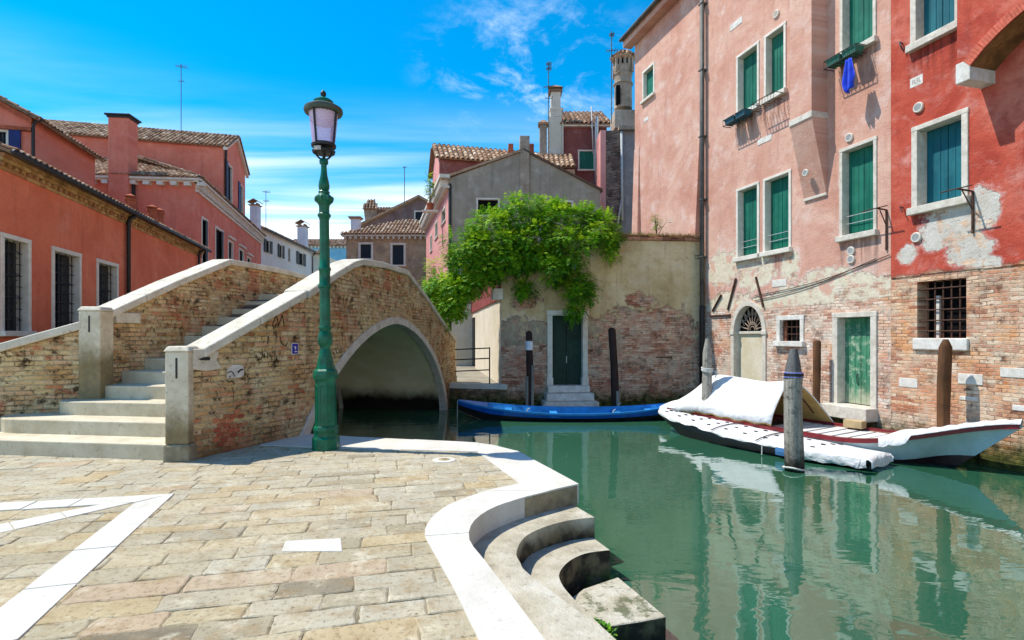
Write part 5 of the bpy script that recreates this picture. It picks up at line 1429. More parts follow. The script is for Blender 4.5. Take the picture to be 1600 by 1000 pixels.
h = Hull(L, lambda t: .10 + .58 * (1 - (1 - min(1, t * 1.75)) ** 2.2) * (1 - .45 * sm(.7, 1, t)), lambda t: .20 + .28 * max(0, 1 - t) ** 2.4, lambda t: -.1 + .42 * max(0, .22 - t) / .22, lambda t: .02 + .50 * (1 - (1 - min(1, t * 1.5)) ** 2) * (1 - .5 * sm(.7, 1, t)))
h.L = L * .93
boat_mesh(h, 0, 1, closed_bottom=True).build('hull', MAT['hull_black'], wb, smooth=True)
boat_mesh(h, .70, .98).build('strake', paint('navy_strake', (34, 44, 62), .5, .3), wb, smooth=True)
t = 1.0; q = [h.sec(1, -1, f) for f in (1, .5, 0)] + [h.sec(1, 1, f) for f in (0, .5, 1)]
MB().add(q, [tuple(range(6))]).build('transom', MAT['hull_black'], wb)
mb = MB(); rows = []; rg = random.Random(5); ny = 15; nx = 44
for i in range(nx + 1):
    t = i / nx; row = []; b = h.beam(t) + .035; g = h.sheer(t) + .02
    for k in range(ny + 1):
        s_ = k / ny * 2 - 1
        dr = .055 + .022 * math.sin(t * 17) + .012 * math.sin(t * 61) + .02 * math.sin(t * 9 + 1)
        if abs(s_) > .84:
            q = (abs(s_) - .84) / .16; y = math.copysign(b + .012 * math.sin(t * 50 + q * 3), s_); z = g - q * dr
        else:
            y = s_ / .84 * b; z = g + .07 * (1 - (s_ / .84) ** 2) * (.55 + .45 * math.sin(min(1, t * 1.1) * math.pi)) + .02 * abs(math.sin(t * 29 + s_ * 3)) * (1 - abs(s_))
        row.append((L * t * 1.02 - .02, y, z))
    rows.append(row)
e_ = rows[-1]; n_ = len(e_); rows.append([(q[0] + .045 + .012 * math.sin(k * .9), q[1] * .97, min(q[2], h.sheer(1) - .03 + .012 * math.sin(k * .8))) for k, q in enumerate(e_)]); rows.append([(q[0] + .01 * math.sin(k * .7), q[1] * .98, .06 + .02 * math.sin(k * .6)) for k, q in enumerate(rows[-1])])
mb.grid(rows)
cov = mb.build('boat_cover', MAT['cover'], wb, smooth=True)
mb = MB()
for i in range(9):
    for sgn in (-1, -.3, .35, .95):
        t = .07 + i * .095 + .02 * sgn; 
        if t > .86: continue
        s_ = sgn * .62; b = h.beam(t); y = s_ * b; z = h.sheer(t) + .036 + .07 * (1 - s_ * s_) * (.55 + .45 * math.sin(min(1, t * 1.1) * math.pi)) + .02 * abs(math.sin(t * 29 + s_ * 3 * .84)) * (1 - abs(s_) * .84)
        mb.lathe([(.001, -.02), (.032, -.02), (.032, .004), (.001, .008)], 8, (0, 0))
        vs = len(mb.v); mb.v[-32:] = [(v[0] * 1.5 + L * t, v[1] * .9 + y, v[2] + z) for v in mb.v[-32:]]
ey = mb.build('eyelet', MAT['fender'], cov)
ey['kind'] = 'stuff'
for t in (.40, .62):
    rows = []
    for k in range(9):
        s_ = k / 8 * 2 - 1; b = h.beam(t) + .05
        rows.append((L * t + .03 * s_, s_ * b, h.sheer(t) + .05 + .075 * (1 - s_ * s_)))
    MB().tube(rows, .012, 5).build('lashing', MAT['fender'], cov)
# pale blue patch of the cover's skirt near the stern
mb = MB(); rows = []
for i in range(7):
    t = .70 + .09 * i / 6; b = h.beam(t) + .05; g = h.sheer(t) + .02
    rows.append([(L * t, -b, g - .02), (L * t, -b - .012, g - .10), (L * t, -b - .005, g - .17)])
mb.grid(rows); mb.build('blue_patch', paint('blue_cover_patch', (70, 120, 170), .6, .2), cov)
rows = []
mb = MB()
for i in range(9):
    t = .79 + .22 * i / 8; b = h.beam(t) + .05; g = h.sheer(t) + .02
    rows.append([(L * t, -b, g - .01), (L * t, -b - .03 - .02 * math.sin(i * 2.3), g - .10), (L * t, -b - .01 + .03 * math.sin(i * 1.7), g - .17 - .02 * math.sin(i * 3))])
mb.grid(rows); mb.build('skirt', MAT['cover'], cov, smooth=True)
MB().tube([(L * .645, -h.beam(.645) - .07, h.sheer(.645)), (L * .648, -h.beam(.645) - .1, 0.02)], .011, 5).build('mooring_line', rope, wb)

# big boat with a maroon gunwale
P0, P1 = Vector((4.82, 15.1)), Vector((8.60, 9.12))
d_ = P1 - P0; L = d_.length; bb = thing('motor_boat', 'white and grey canal boat with maroon gunwales and slatted deck under a tarpaulin', 'boat', (P0.x, P0.y, WZ), math.atan2(d_.y, d_.x))
bb_b = lambda t: (.72 + .16 * sm(0, .35, t)) * (1 - sm(.62, 1.0, t) ** 1.25 * .98)
h = Hull(L, bb_b, lambda t: .34 + .10 * max(0, 1 - t) ** 2 + .56 * sm(.58, 1.02, t) ** 1.5, lambda t: -.12 + .12 * max(0, t - .8) / .2, lambda t: max(.012, bb_b(t) - .22 - .0 * t) * (1 - .3 * sm(.6, 1, t)))
h.rake = lambda t: .135 * sm(.72, 1, t)
MAT['hull_pale'] = paint('pale_grey_hull', (172, 190, 192), .3, .12, 2.5, .5)
MAT['maroon_paint'] = paint('maroon_gunwale_paint', (118, 20, 28), .4, .2, 3, .5)
boat_mesh(h, .0, .30, closed_bottom=True).build('hull', paint('maroon_black_bottom', (40, 24, 24), .5, .4, 4, .4), bb, smooth=True)
boat_mesh(h, .30, 1.0).build('topsides', MAT['hull_pale'], bb, smooth=True)
q = [h.sec(0, -1, f) for f in (1, .5, 0)] + [h.sec(0, 1, f) for f in (0, .5, 1)]
MB().add(q, [tuple(range(6))]).build('transom', MAT['hull_pale'], bb)
g_ = rim(h, .10, -.055, .03, inset=-.03, t0=0, t1=.992).build('gunwale', MAT['maroon_paint'], bb)
inn_ = Hull(L, lambda t: max(.01, h.beam(t) - .06), lambda t: h.sheer(t), lambda t: h.keel(t) + .2, lambda t: max(.005, h.bot(t) - .05)); inn_.rake = h.rake
boat_mesh(inn_, 0, 1, closed_bottom=True).build('inside', paint('boat_inside_brown', (112, 66, 46), .6, .25), bb, smooth=True)
# white deck boards, laid across with dark gaps
mb = MB(); x = L * .40
wd = paint('white_deck_paint', (214, 212, 208), .6, .1, 3)
MB().grid([[(L * t, s_ * (h.beam(t) - .08), h.sheer(t) - .05) for s_ in (-1, 0, 1)] for t in [.36 + .36 * i / 10 for i in range(11)]]).build('deck', MAT['iron'], bb)
while x < L * .70:
    t = x / L; b = h.beam(t) - .085; z = h.sheer(t) - .035
    mb.hexa([(x, -b, z - .03), (x + .22, -h.beam((x + .22) / L) + .085, z - .03), (x + .22, h.beam((x + .22) / L) - .085, z - .03), (x, b, z - .03)], [(x, -b, z), (x + .22, -h.beam((x + .22) / L) + .085, z), (x + .22, h.beam((x + .22) / L) - .085, z), (x, b, z)]); x += .275
mb.build('deck_boards', wd, bb, bevel=.006, seg=1)
rows = [[(h.sec(t, 1, 1)[0], s_ * max(0, h.beam(t) - .04), h.sheer(t) - .01 + .05 * (1 - s_ * s_)) for s_ in (-1, -.5, 0, .5, 1)] for t in [.72 + .275 * i / 10 for i in range(11)]]
MB().grid(rows).build('foredeck', wd, bb, smooth=True)
mb = MB(); x, y, z = h.sec(.42, 1, 1)
b_ = MB().box(L * .545, L * .60, h.beam(.56) - .26, h.beam(.56) - .04, h.sheer(.5), h.sheer(.5) + .17).build('locker', paint('wood_locker', (176, 152, 112), .7, .2), bb, bevel=.012)
# loose white cloth over the bow
mb = MB(); rows = []
for i in range(25):
    t = .735 + .26 * i / 24; row = []; b = h.beam(t) + .055; g = h.sheer(t) + .05
    for k in range(13):
        s_ = k / 12 * 2 - 1
        near = s_ < 0
        hang = (.17 + .02 * math.sin(i * 2.2)) if (near and t < .80) else .025
        if abs(s_) > .82: q_ = (abs(s_) - .82) / .18; row.append((h.sec(t, 1, 1)[0], math.copysign(b, s_) * 1.0, g - q_ * hang))
        else: row.append((h.sec(t, 1, 1)[0], s_ / .82 * b, g + .05 * (1 - (s_ / .82) ** 2) + .014 * math.sin(i * 1.9 + s_ * 4)))
    rows.append(row)
o = mb.grid(rows).build('bow_cloth', MAT['cover'], None, M=ABS[bb.name], smooth=True); tag(o, 'loose white cloth thrown over the bow of the maroon railed boat', 'cloth')
# tent-like tarpaulin over the stern
mb = MB(); rows = []; nu, nv = 26, 25
tt = MB()
for i in range(nu + 1):
    row = []
    for k in range(nv + 1):
        s_ = k / nv                      # 0 near gunwale .. 1 far gunwale
        end = .44 + .10 * max(0, s_ - .4) - .05 * math.sin(math.pi * min(1, s_ * 2)) * 0
        u = -.04 + (end + .04) * i / nu
        uu_ = i / nu
        b = h.beam(max(0, min(1, u))) + .04; y = (s_ * 2 - 1) * b
        rise = (.16 + .84 * sm(0, .42, uu_)) * 1.02 * (1 - .18 * max(0, s_ - .5) * uu_)
        cross = max(0.0, 1 - abs(s_ * 2 - .86) ** 1.55 / (1.0 if s_ < .43 else 1.24))
        z = h.sheer(max(0, u)) - .03 + rise * cross * (1 - .07 * math.sin(uu_ * math.pi * 2.0) ** 2) + .012 * math.sin(u * 40 + s_ * 5) * cross
        if s_ in (0,): z -= .10 + .02 * math.sin(i * 1.7)
        row.append((L * u, y, z))
    rows.append(row)
tm = NT('white_tarpaulin')
geo = tm.nd('ShaderNodeNewGeometry')
tcol = tm.ramp(tm.noise(3, 6, .66), [(.3, lin(208, 208, 206)), (.7, lin(228, 228, 226))])
tcol = tm.mix(tm.mr(tm.noise(5, 6, .7), .58, .78, 0, .25), tcol, lin(165, 162, 152))
cr = tm.math('ABSOLUTE', tm.math('SUBTRACT', tm.noise(1.6, 2, .5, None, .8), .5))
tm.bump(tm.math('ADD', tm.math('MULTIPLY', cr, 2.6), tm.math('MULTIPLY', tm.noise(6, 3, .5), .25)), .55, .06)
tm.done(tcol, .6, .25)
o = tt.grid(rows).build('tarpaulin', tm.m, None, M=ABS[bb.name], smooth=True)
so_ = o.modifiers.new('thick', 'SOLIDIFY'); so_.thickness = .014; so_.offset = 1
tag(o, 'white tarpaulin stretched like a tent over the stern of the maroon railed boat', 'tarpaulin')
ul = MB().grid([[(p[0], p[1], p[2] - .03) for p in r] for r in rows]).build('lining', paint('tan_tarpaulin_lining', (196, 160, 98), .8, .15, 3, .1), o, smooth=True)
mb = MB()
for s0 in (.30, .72):
    k = int(s0 * nv); mb = MB(); mb.tube([tuple(Vector(rows[i][k]) - Vector((0, 0, .05))) for i in (6, 12, 18, 24)], .018, 6); mb.build('tent_pole', MAT['rust'], o)
k = nu - 2
MB().tube([tuple(Vector(rows[k][j]) - Vector((0, 0, .05))) for j in range(2, nv - 1, 2)], .016, 6).build('tent_hoop', MAT['rust'], o)
# ------------------------------------------------------------------ roofs
def tiles(mb, p0, ux, L, vs, S, wd=.22, row=.36, cut0=None, cut1=None, under=True, r=.075):
    """Venetian coppi: overlapping half-round tiles in columns up the slope; cut0/cut1(s) give the start/end along the eave at slope distance s"""
    p0, ux, vs = Vector(p0), Vector(ux).normalized(), Vector(vs).normalized()
    nr = ux.cross(vs).normalized()
    if nr.z < 0: nr = -nr
    if under:
        c0a = cut0(0) if cut0 else 0; c0b = cut0(S) if cut0 else 0; c1a = cut1(0) if cut1 else L; c1b = cut1(S) if cut1 else L
        q = [p0 + ux * c0a, p0 + ux * c1a, p0 + ux * c1b + vs * S, p0 + ux * c0b + vs * S]
        mb.hexa([p - nr * .06 for p in q], [p + nr * .004 for p in q], .1)
    nc = max(1, int(L / wd)); nrw = max(1, int(math.ceil(S / row))); prof = [(math.cos(math.pi * k / 5), math.sin(math.pi * k / 5)) for k in range(6)]
    for i in range(nc):
        c = (i + .5) * L / nc
        for j in range(nrw):
            s0, s1 = j * row - .05, min(S, (j + 1) * row)
            if cut0 and c < cut0(s0 + .1) - .02: continue
            if cut1 and c > cut1(s0 + .1) + .02: continue
            jt = random.uniform(-.012, .012)
            vsx = []
            for s_, rr, lift in ((s0 + jt, r * 1.06, .035), (s1 + .03, r * .86, .008)):
                for a, b in prof: vsx.append(p0 + ux * (c + jt + a * rr) + vs * s_ + nr * (b * rr * .9 + lift))
            for a, b in prof: vsx.append(p0 + ux * (c + jt + a * r * .84) + vs * (s0 + jt) + nr * (b * r * .66 + .03))
            fs = [(k, k + 1, 7 + k, 6 + k) for k in range(5)] + [(k, 12 + k, 13 + k, k + 1) for k in range(5)]
            mb.add(vsx, fs, random.random())
    return mb
def dirv(F, x, y, z=0): return Vector((F.X.x * x + F.Y.x * y, F.X.y * x + F.Y.y * y, z))
def wp(F, u, y, z): return Vector((*F.w(u, y), z))
ID = Matrix.Identity(4)
def flat_walls(mb, P, z0, z1):
    n = len(P)
    for i in range(n):
        a, b = P[i], P[(i + 1) % n]; mb.add([(a[0], a[1], z0), (b[0], b[1], z0), (b[0], b[1], z1), (a[0], a[1], z1)], [(0, 1, 2, 3)])
def downpipe(F, house, px, z0, z1, r=.055, y=-.1, name='downpipe', kick=True):
    u = F.u(px, y); P = [(u, y, z0), (u, y, z1 - .3)]
    if kick: P += [(u, y - .05, z1 - .15), (u, y - .28, z1 - .02)]
    return MB().tube(P, r, 8).build(name, MAT['iron'], house, M=F.M, smooth=True)
def swindow(F, house, px0, px1, z0, z1, kind='dark', frame=.10, mat='frame', sh=None, side='l', wide=None):
    """small distant window; open shutters laid back against the wall if sh is given"""
    u0, u1 = F.u(px0), F.u(px1)
    w_, q = window(F, house, u0, u1, z0, z1, frame, .03, .12, .08, kind='dark' if sh else kind, shutter=kind if kind.startswith('shutter') else 'shutter_dark', fmat=mat, sillout=.05)
    if sh:
        hw = (q[1] - q[0]) * .55
        for sd in side:
            x0, x1 = (u0 - hw, u0 - .01) if sd == 'l' else (u1 + .01, u1 + hw)
            MB().box(x0, x1, -.085, -.045, z0, z1).build('shutter', MAT[sh], w_, M=F.M, bevel=.005, seg=1)
    return w_
def holes_for(F, L, m=.03): return [rect(F.u(a) + m, F.u(b) - m, c, d - m) for a, b, c, d in L]
def cap_chimney(house, c, w_, d_, z0, z1, mat, cap='tile', name='chimney', flare=False):
    mb = MB(); x, y = c
    mb.box(x - w_ / 2, x + w_ / 2, y - d_ / 2, y + d_ / 2, z0, z1)
    o = mb.build(name, MAT[mat], house, M=ID, bevel=.02)
    m2 = MB(); k = w_ * .16
    if cap == 'tile':
        m2.box(x - w_ / 2 - k, x + w_ / 2 + k, y - d_ / 2 - k, y + d_ / 2 + k, z1, z1 + w_ * .10, .3)
        m2.box(x - w_ * .42, x - w_ * .22, y - d_ * .4, y + d_ * .4, z1 + w_ * .10, z1 + w_ * .36, .5); m2.box(x + w_ * .22, x + w_ * .42, y - d_ * .4, y + d_ * .4, z1 + w_ * .10, z1 + w_ * .36, .5)
        zt = z1 + w_ * .36
        m2.hexa([(x - w_ * .75, y - d_ * .65, zt), (x + w_ * .02, y - d_ * .65, zt + w_ * .42), (x + w_ * .02, y + d_ * .65, zt + w_ * .42), (x - w_ * .75, y + d_ * .65, zt)], [(x - w_ * .75, y - d_ * .65, zt + .06), (x + w_ * .02, y - d_ * .65, zt + w_ * .42 + .06), (x + w_ * .02, y + d_ * .65, zt + w_ * .42 + .06), (x - w_ * .75, y + d_ * .65, zt + .06)], .6)
        m2.hexa([(x + w_ * .75, y - d_ * .65, zt), (x + w_ * .02, y - d_ * .65, zt + w_ * .42 - .003), (x + w_ * .02, y + d_ * .65, zt + w_ * .42 - .003), (x + w_ * .75, y + d_ * .65, zt)], [(x + w_ * .75, y - d_ * .65, zt + .06), (x + w_ * .02, y - d_ * .65, zt + w_ * .42 + .057), (x + w_ * .02, y + d_ * .65, zt + w_ * .42 + .057), (x + w_ * .75, y + d_ * .65, zt + .06)], .8)
    else:
        m2.box(x - w_ / 2 - k, x + w_ / 2 + k, y - d_ / 2 - k, y + d_ / 2 + k, z1, z1 + .1, .4)
        m2.box(x - w_ / 2 - k * 1.6, x + w_ / 2 + k * 1.6, y - d_ / 2 - k * 1.6, y + d_ / 2 + k * 1.6, z1 + .1, z1 + .17, .2)
    m2.build('chimney_cap', MAT['tile_red'], o, M=ID, bevel=.01)
    return o

# ------------------------------------------------------------------ left bank: low red house
KL = 1.4
def Kz(z): return CAMH + (z - CAMH) * KL
LF = Face((-10.3 * KL + .247 * 13.5, 18 * KL - 13.5), (-10.3 * KL, 18.0 * KL))
lh = thing('red_house', 'long low red house with barred white framed windows left of the bridge', 'house', M=LF.M)
EZ = Kz(4.45)
LW = [(-60, 47, 1.68, 3.22), (80, 126, 1.68, 3.22), (150, 184, 1.68, 3.22), (215, 240, .9, 2.62)]
LW = [(LF.u(a), LF.u(b), Kz(c), Kz(d)) for a, b, c, d in LW]
LW[0] = (LW[0][1] - 1.4, LW[0][1], LW[0][2], LW[0][3])
LW[0] = (max(.1, LW[0][0]), *LW[0][1:])
MB().wall(rect(0, LF.L, -1.3, EZ), [rect(a + .03, b - .03, c, d - .03) for a, b, c, d in LW]).build('facade', MAT['house_red'], lh)
for a, b, c, d in LW:
    w_, q = window(LF, lh, a, b, c, d, .11, .035, .26, .12, kind='pane')
    mb = MB(); n = 4
    for k in range(1, n + 1):
        x = q[0] + (q[1] - q[0]) * (k - .5) / n; mb.tube([(x, .09, q[2]), (x, .09, q[3])], .012, 5)
    for k in range(1, 8):
        z = q[2] + (q[3] - q[2]) * k / 8; mb.tube([(q[0], .10, z), (q[1], .10, z)], .009, 5)
    for k in range(7):      # scrolls
        z = q[2] + (q[3] - q[2]) * (k + .5) / 8 + .09
        x = q[0] + (q[1] - q[0]) * (.5 if k % 2 else .75)
        mb.tube([(x + .085 * math.cos(t), .085, z + .085 * math.sin(t)) for t in [4.9 * j / 10 for j in range(11)]], .009, 4)
    mb.build('grille', MAT['iron'], w_, M=LF.M)
mb = MB(); flat_walls(mb, [LF.w(0), LF.w(0, 7), LF.w(LF.L, 7), LF.w(LF.L)], -1.3, EZ); mb.f.pop(); mb.t.pop(); mb.build('wall', MAT['house_red'], lh, M=ID)
# corbelled yellow brick cornice
mb = MB(); cmat = tile_mat('yellow_cornice_brick', [(150, 116, 70), (178, 142, 92), (192, 158, 108), (160, 110, 76)])
x = 0
while x < LF.L:
    for r_ in range(4):
        o_ = -.035 - .035 * r_
        if r_ == 1: mb.box(x + .01, x + .13, o_, .0, EZ - .36 + r_ * .085, EZ - .36 + r_ * .085 + .078, random.random())
        else: mb.box(x + .004, x + .246, o_, .0, EZ - .36 + r_ * .085, EZ - .36 + r_ * .085 + .078, random.random())
    x += .25
mb.build('cornice', cmat, lh)
mb = MB(); tiles(mb, wp(LF, -.1, -.32, EZ + .0), dirv(LF, 1, 0), LF.L + .25, dirv(LF, 0, 1, .36), 4.2, wd=.21)
rf = mb.build('roof', MAT['terracotta'], lh, M=ID, smooth=False)
mb = MB(); mb.tube([(-.1, -.36, EZ - .03), (LF.L + .2, -.36, EZ - .03)], .06, 8); mb.build('gutter', MAT['iron'], lh, smooth=True)
downpipe(LF, lh, 201, -.5, EZ - .02, .065); downpipe(LF, lh, 311, 1.0, EZ - .02, .055)
for px, py0, py1, dd in ((204, 330, 305, 1.0), (238, 350, 322, .7), (249, 350, 327, 1.0)):
    u, z1 = LF.uv(px, py0, dd)[0], LF.uv(px, py1, dd)[1]
    p = LF.w(u, dd); zb_ = EZ + .36 * (dd + .3)
    mb = MB(); mb.lathe([(.16, zb_ - .3), (.16, z1 - .22), (.20, z1 - .2), (.20, z1 - .13), (.13, z1 - .12), (.21, z1 - .05), (.02, z1 + .05)], 12, p)
    mb.build('chimney_pot', MAT['terra_plain'], lh, M=ID, smooth='auto')

# taller pink house at the far left
c0 = Vector((-11.5, 13.0)) * KL; TS = Face(c0, c0 + Vector((-.247, 1)).normalized() * 3.05 * KL)
TFr = Face(c0 - Vector((.97, .24)) * 7, c0)
th = thing('gabled_house', 'tall salmon gabled house with blue shutters at the left edge', 'house', M=TFr.M)
ZE = Kz(6.85)
rise = 1.9
u_ = TFr.L
tw = [(TFr.u(-8), TFr.u(15), TFr.uv(5, 236)[1], TFr.uv(5, 202)[1])]
MB().wall([(0, -.5), (u_, -.5), (u_, ZE), (u_ - 3.5, ZE + rise), (0, ZE)], [rect(a + .03, b - .03, c, d - .03) for a, b, c, d in tw]).build('facade', MAT['villa'], th)
w_, q = window(TFr, th, *tw[0], .09, .03, .12, .08, kind='pane')
MB().box(tw[0][1] + .01, tw[0][1] + .34, -.085, -.045, tw[0][2], tw[0][3]).build('shutter', MAT['shutter_blue'], w_, M=TFr.M, bevel=.006)
MB().box(tw[0][0] - .34, tw[0][0] - .01, -.085, -.045, tw[0][2], tw[0][3]).build('shutter', MAT['shutter_blue'], w_, M=TFr.M, bevel=.006)
mb = MB(); flat_walls(mb, [TS.w(0), TS.w(TS.L), (TS.w(TS.L)[0] - 7, TS.w(TS.L)[1] - 1.7), TFr.w(0)], -.5, ZE); mb.f.pop(); mb.t.pop(); mb.build('wall', MAT['villa'], th, M=ID)
mb = MB(); sl_ = rise / 3.5
tiles(mb, wp(TFr, u_ + .3, -.3, ZE - .12), dirv(TFr, 0, 1), 4.7, dirv(TFr, -1, 0, sl_), 4.3, wd=.21)
tiles(mb, wp(TFr, u_ - 7.3, -.3, ZE - .12), dirv(TFr, 0, 1), 4.7, dirv(TFr, 1, 0, sl_), 4.3, wd=.21)
mb.build('roof', MAT['terracotta'], th, M=ID)
mb = MB()
mb.wall([(u_ + .1, ZE - .10), (u_ - 3.5, ZE + rise - .02), (u_ - 7.1, ZE - .1), (u_ - 7.1, ZE - .26), (u_ - 3.5, ZE + rise - .2), (u_ + .1, ZE - .27)], y=-.16, thick=.2)
mb.box(0, u_ + .06, -.12, .0, ZE - .52, ZE - .40); mb.build('cornice', MAT['terra_plain'], th)
downpipe(TS, th, 52, -.3, ZE - .05, .05)

# ------------------------------------------------------------------ salmon villa with a roof attic
v0 = Vector((-11.06, 19.0)) * KL; VX = Vector((.995, .1)).normalized()
VF = Face(v0 - VX * 12.5, v0); VS = Face(v0, v0 + Vector((-.2541, 1)).normalized() * 11.4 * KL)
vl = thing('villa', 'large salmon villa with white bracketed cornice and roof attic behind the low red house', 'house', M=VF.M)
VE = Kz(7.05)
SWN = [(314.5, 324.5, 4.1, 5.95), (336, 349, 3.2, 5.95), (356, 364, 3.3, 5.75), (373, 381, 3.6, 5.7), (385.5, 392, 3.4, 5.55), (400, 405, 3.2, 5.1)]
SWN = [(a, b, Kz(c), Kz(d)) for a, b, c, d in SWN]
MB().wall(rect(0, VF.L, -.5, VE)).build('facade', MAT['villa'], vl)
MB().wall(rect(0, VS.L, -.5, VE), holes_for(VS, SWN)).build('side_wall', MAT['villa'], vl, M=VS.M)
SWN = SWN
for i, (a, b, c, d) in enumerate(SWN):
    w_ = swindow(VS, vl, a, b, c, d, kind='dark', frame=.12)
    ua, ub = VS.u(a), VS.u(b)
    if i >= 2: MB().box(ua - .1, ub + .1, -.16, .0, d + .08, d + .2).build('hood', MAT['frame'], w_, M=VS.M, bevel=.01)
    if i < 2: MB().box(ub - .5, ub - .14, -.05, -.02, c, d - .1).build('shutter', MAT['shutter_dark'], w_, M=VS.M)
mb = MB(); e_ = VS.w(VS.L); f_ = VF.w(0)
flat_walls(mb, [e_, (f_[0] + e_[0] - v0.x, f_[1] + e_[1] - v0.y), f_], -.5, VE); mb.build('wall', MAT['villa'], vl, M=ID)
for F_, L0, L1, dn in ((VF, 0, VF.L + .3, .62), (VS, -.3, VS.L, .23)):
    mb = MB(); mb.box(L0, L1, -.34, .05, VE - .09, VE + .06); mb.box(L0, L1 - .06, -.22, .0, VE - .16, VE - .09)
    if F_ is VS: mb.box(0, L1, -.1, .0, VE - .56, VE - .44)
    k = L0 + .3
    while k < L1:
        mb.box(k, k + dn * .45, -.28 if F_ is VF else -.2, .0, VE - (.34 if F_ is VF else .42), VE - .16); k += dn
    mb.build('cornice', MAT['frame'], vl, M=F_.M)
sl_ = .46
mb = MB()
tiles(mb, wp(VF, -.3, -.36, VE + .05), dirv(VF, 1, 0), VF.L + .6, dirv(VF, 0, 1, sl_), 6.0, cut1=lambda s_: VF.L + .6 - s_ * .9)
tiles(mb, wp(VS, -.36, -.36, VE + .05), dirv(VS, 1, 0), VS.L + .3, dirv(VS, 0, 1, sl_), 5.0, cut0=lambda s_: s_ * .85)
mb.build('roof', MAT['terracotta'], vl, M=ID)
# attic storey flush with the side wall
ua, ub = VS.u(349.5), VS.u(382.5); AZ0, AZ1 = 8.0, VS.uv(349.5, 227)[1]
um = (ua + ub) / 2; apx = VS.uv(366.5, 211)[1]
AW = [(354.5, 362.5, Kz(7.35), Kz(9.0)), (374, 379.5, Kz(7.3), Kz(8.7))]
MB().wall([(ua, VE - .1), (ub, VE - .1), (ub, AZ1), (um, apx), (ua, AZ1)], [rect(VS.u(a) + .03, VS.u(b) - .03, c, d - .03) for a, b, c, d in AW], y=-.02).build('attic_gable', MAT['villa'], vl, M=VS.M)
for a, b, c, d in AW: swindow(VS, vl, a, b, c, d, 'dark', .08, sh='shutter_blue', side='l')
mb = MB(); flat_walls(mb, [VS.w(ua), VS.w(ub), VS.w(ub, 13.5), VS.w(ua, 13.5)], VE - .1, AZ1); mb.f.pop(0); mb.t.pop(0); 
mb.build('attic_wall', MAT['villa'], vl, M=ID)
mb = MB(); half = (ub - ua) / 2; rs = (apx - AZ1) / half
tiles(mb, wp(VS, ua - .22, -.3, AZ1 - .1), dirv(VS, 0, 1), 14.0, dirv(VS, 1, 0, rs), half * 1.2, wd=.22)
tiles(mb, wp(VS, ub + .22, -.3, AZ1 - .1), dirv(VS, 0, 1), 14.0, dirv(VS, -1, 0, rs), half * 1.2, wd=.22)
mb.build('attic_roof', MAT['terracotta'], vl, M=ID)
MB().wall([(ua - .25, AZ1 - .16), (um, apx - .03), (ub + .25, AZ1 - .16), (ub + .25, AZ1 - .34), (um, apx - .24), (ua - .25, AZ1 - .34)], y=-.2, thick=.17).build('gable_cornice', MAT['frame'], vl, M=VS.M)
MB().tube([(ua + .12, -.1, AZ1 - .2), (ua + .12, -.1, VE + .2)], .06, 8).build('downpipe', MAT['iron'], vl, M=VS.M)
# big flue on the front
ca, cb = VF.u(169.5, -.35), VF.u(201, -.35); cz = VF.uv(186, 184, -.35)[1]
mb = MB(); mb.box(ca, cb, -.38, .4, -.5, cz)
fl = mb.build('chimney', MAT['villa'], vl, bevel=.015)
mb = MB(); mb.box(ca - .05, cb + .05, -.43, .45, cz, cz + .09, .3); mb.box(ca - .12, cb + .12, -.5, .52, cz + .09, cz + .17, .1); mb.build('chimney_cap', MAT['iron'], fl, M=VF.M, bevel=.01)
mb = MB(); mb.tube([(VF.u(209, -.1), -.1, 2), (VF.u(209, -.1), -.1, VE - .2)], .07, 8); mb.build('downpipe', MAT['iron'], vl)
q = VS.w(VS.L - .6, 1.0)
cc = at(399, 350, q[1]); cap_chimney(vl, (cc.x, q[1]), .58, .58, VE, at(399, 322, q[1]).z, 'chim_lilac')

# white house, further along
w0 = Vector((at(408, 400, 42.5).x, 42.5)); w1 = Vector((at(487.5, 400, 54.4).x, 54.4))
WF = Face(w0, w1); wh = thing('white_house', 'plain white house with dark shutters beyond the salmon villa', 'house', M=WF.M)
WE = Kz(7.62)
WW = [(415, 421.5, 374, 394), (436, 441, 381.5, 402), (450, 453.5, 387, 407.5), (466.5, 473.5, 393.5, 413)]
WW = [(a, b, WF.uv(a, d)[1], WF.uv(a, c)[1]) for a, b, c, d in WW]
MB().wall(rect(0, WF.L, -.5, WE), holes_for(WF, WW)).build('facade', MAT['white_stucco'], wh)
for i, (a, b, c, d) in enumerate(WW): swindow(WF, wh, a, b, c, d, 'dark', .05, 'white_stucco' if False else 'frame', sh=None if i == 2 else 'shutter_dark', side='lr' if i != 2 else '')
mb = MB(); flat_walls(mb, [WF.w(WF.L), WF.w(WF.L, 6), WF.w(0, 6), WF.w(0)], -.5, WE); mb.f.pop(); mb.t.pop(); mb.build('wall', MAT['white_stucco'], wh, M=ID)
mb = MB(); tiles(mb, wp(WF, -.1, -.3, WE - .02), dirv(WF, 1, 0), WF.L + .2, dirv(WF, 0, 1, .42), 5.0, wd=.3, row=.5, r=.1); mb.build('roof', MAT['terracotta'], wh, M=ID)
mb = MB(); mb.tube([(-.1, -.34, WE - .06), (WF.L + .1, -.34, WE - .06)], .07, 6); mb.tube([(WF.L - .1, -.1, 0), (WF.L - .1, -.1, WE - .5), (WF.L - .1, -.34, WE - .1)], .06, 6); mb.build('gutter', MAT['iron'], wh)
u_ = WF.u(473, .9); q = WF.w(u_, .9); cc = at(473, 370, q[1]); cap_chimney(wh, (cc.x, q[1]), .8, .8, WE - .3, at(473, 355, q[1]).z, 'chim_lilac')

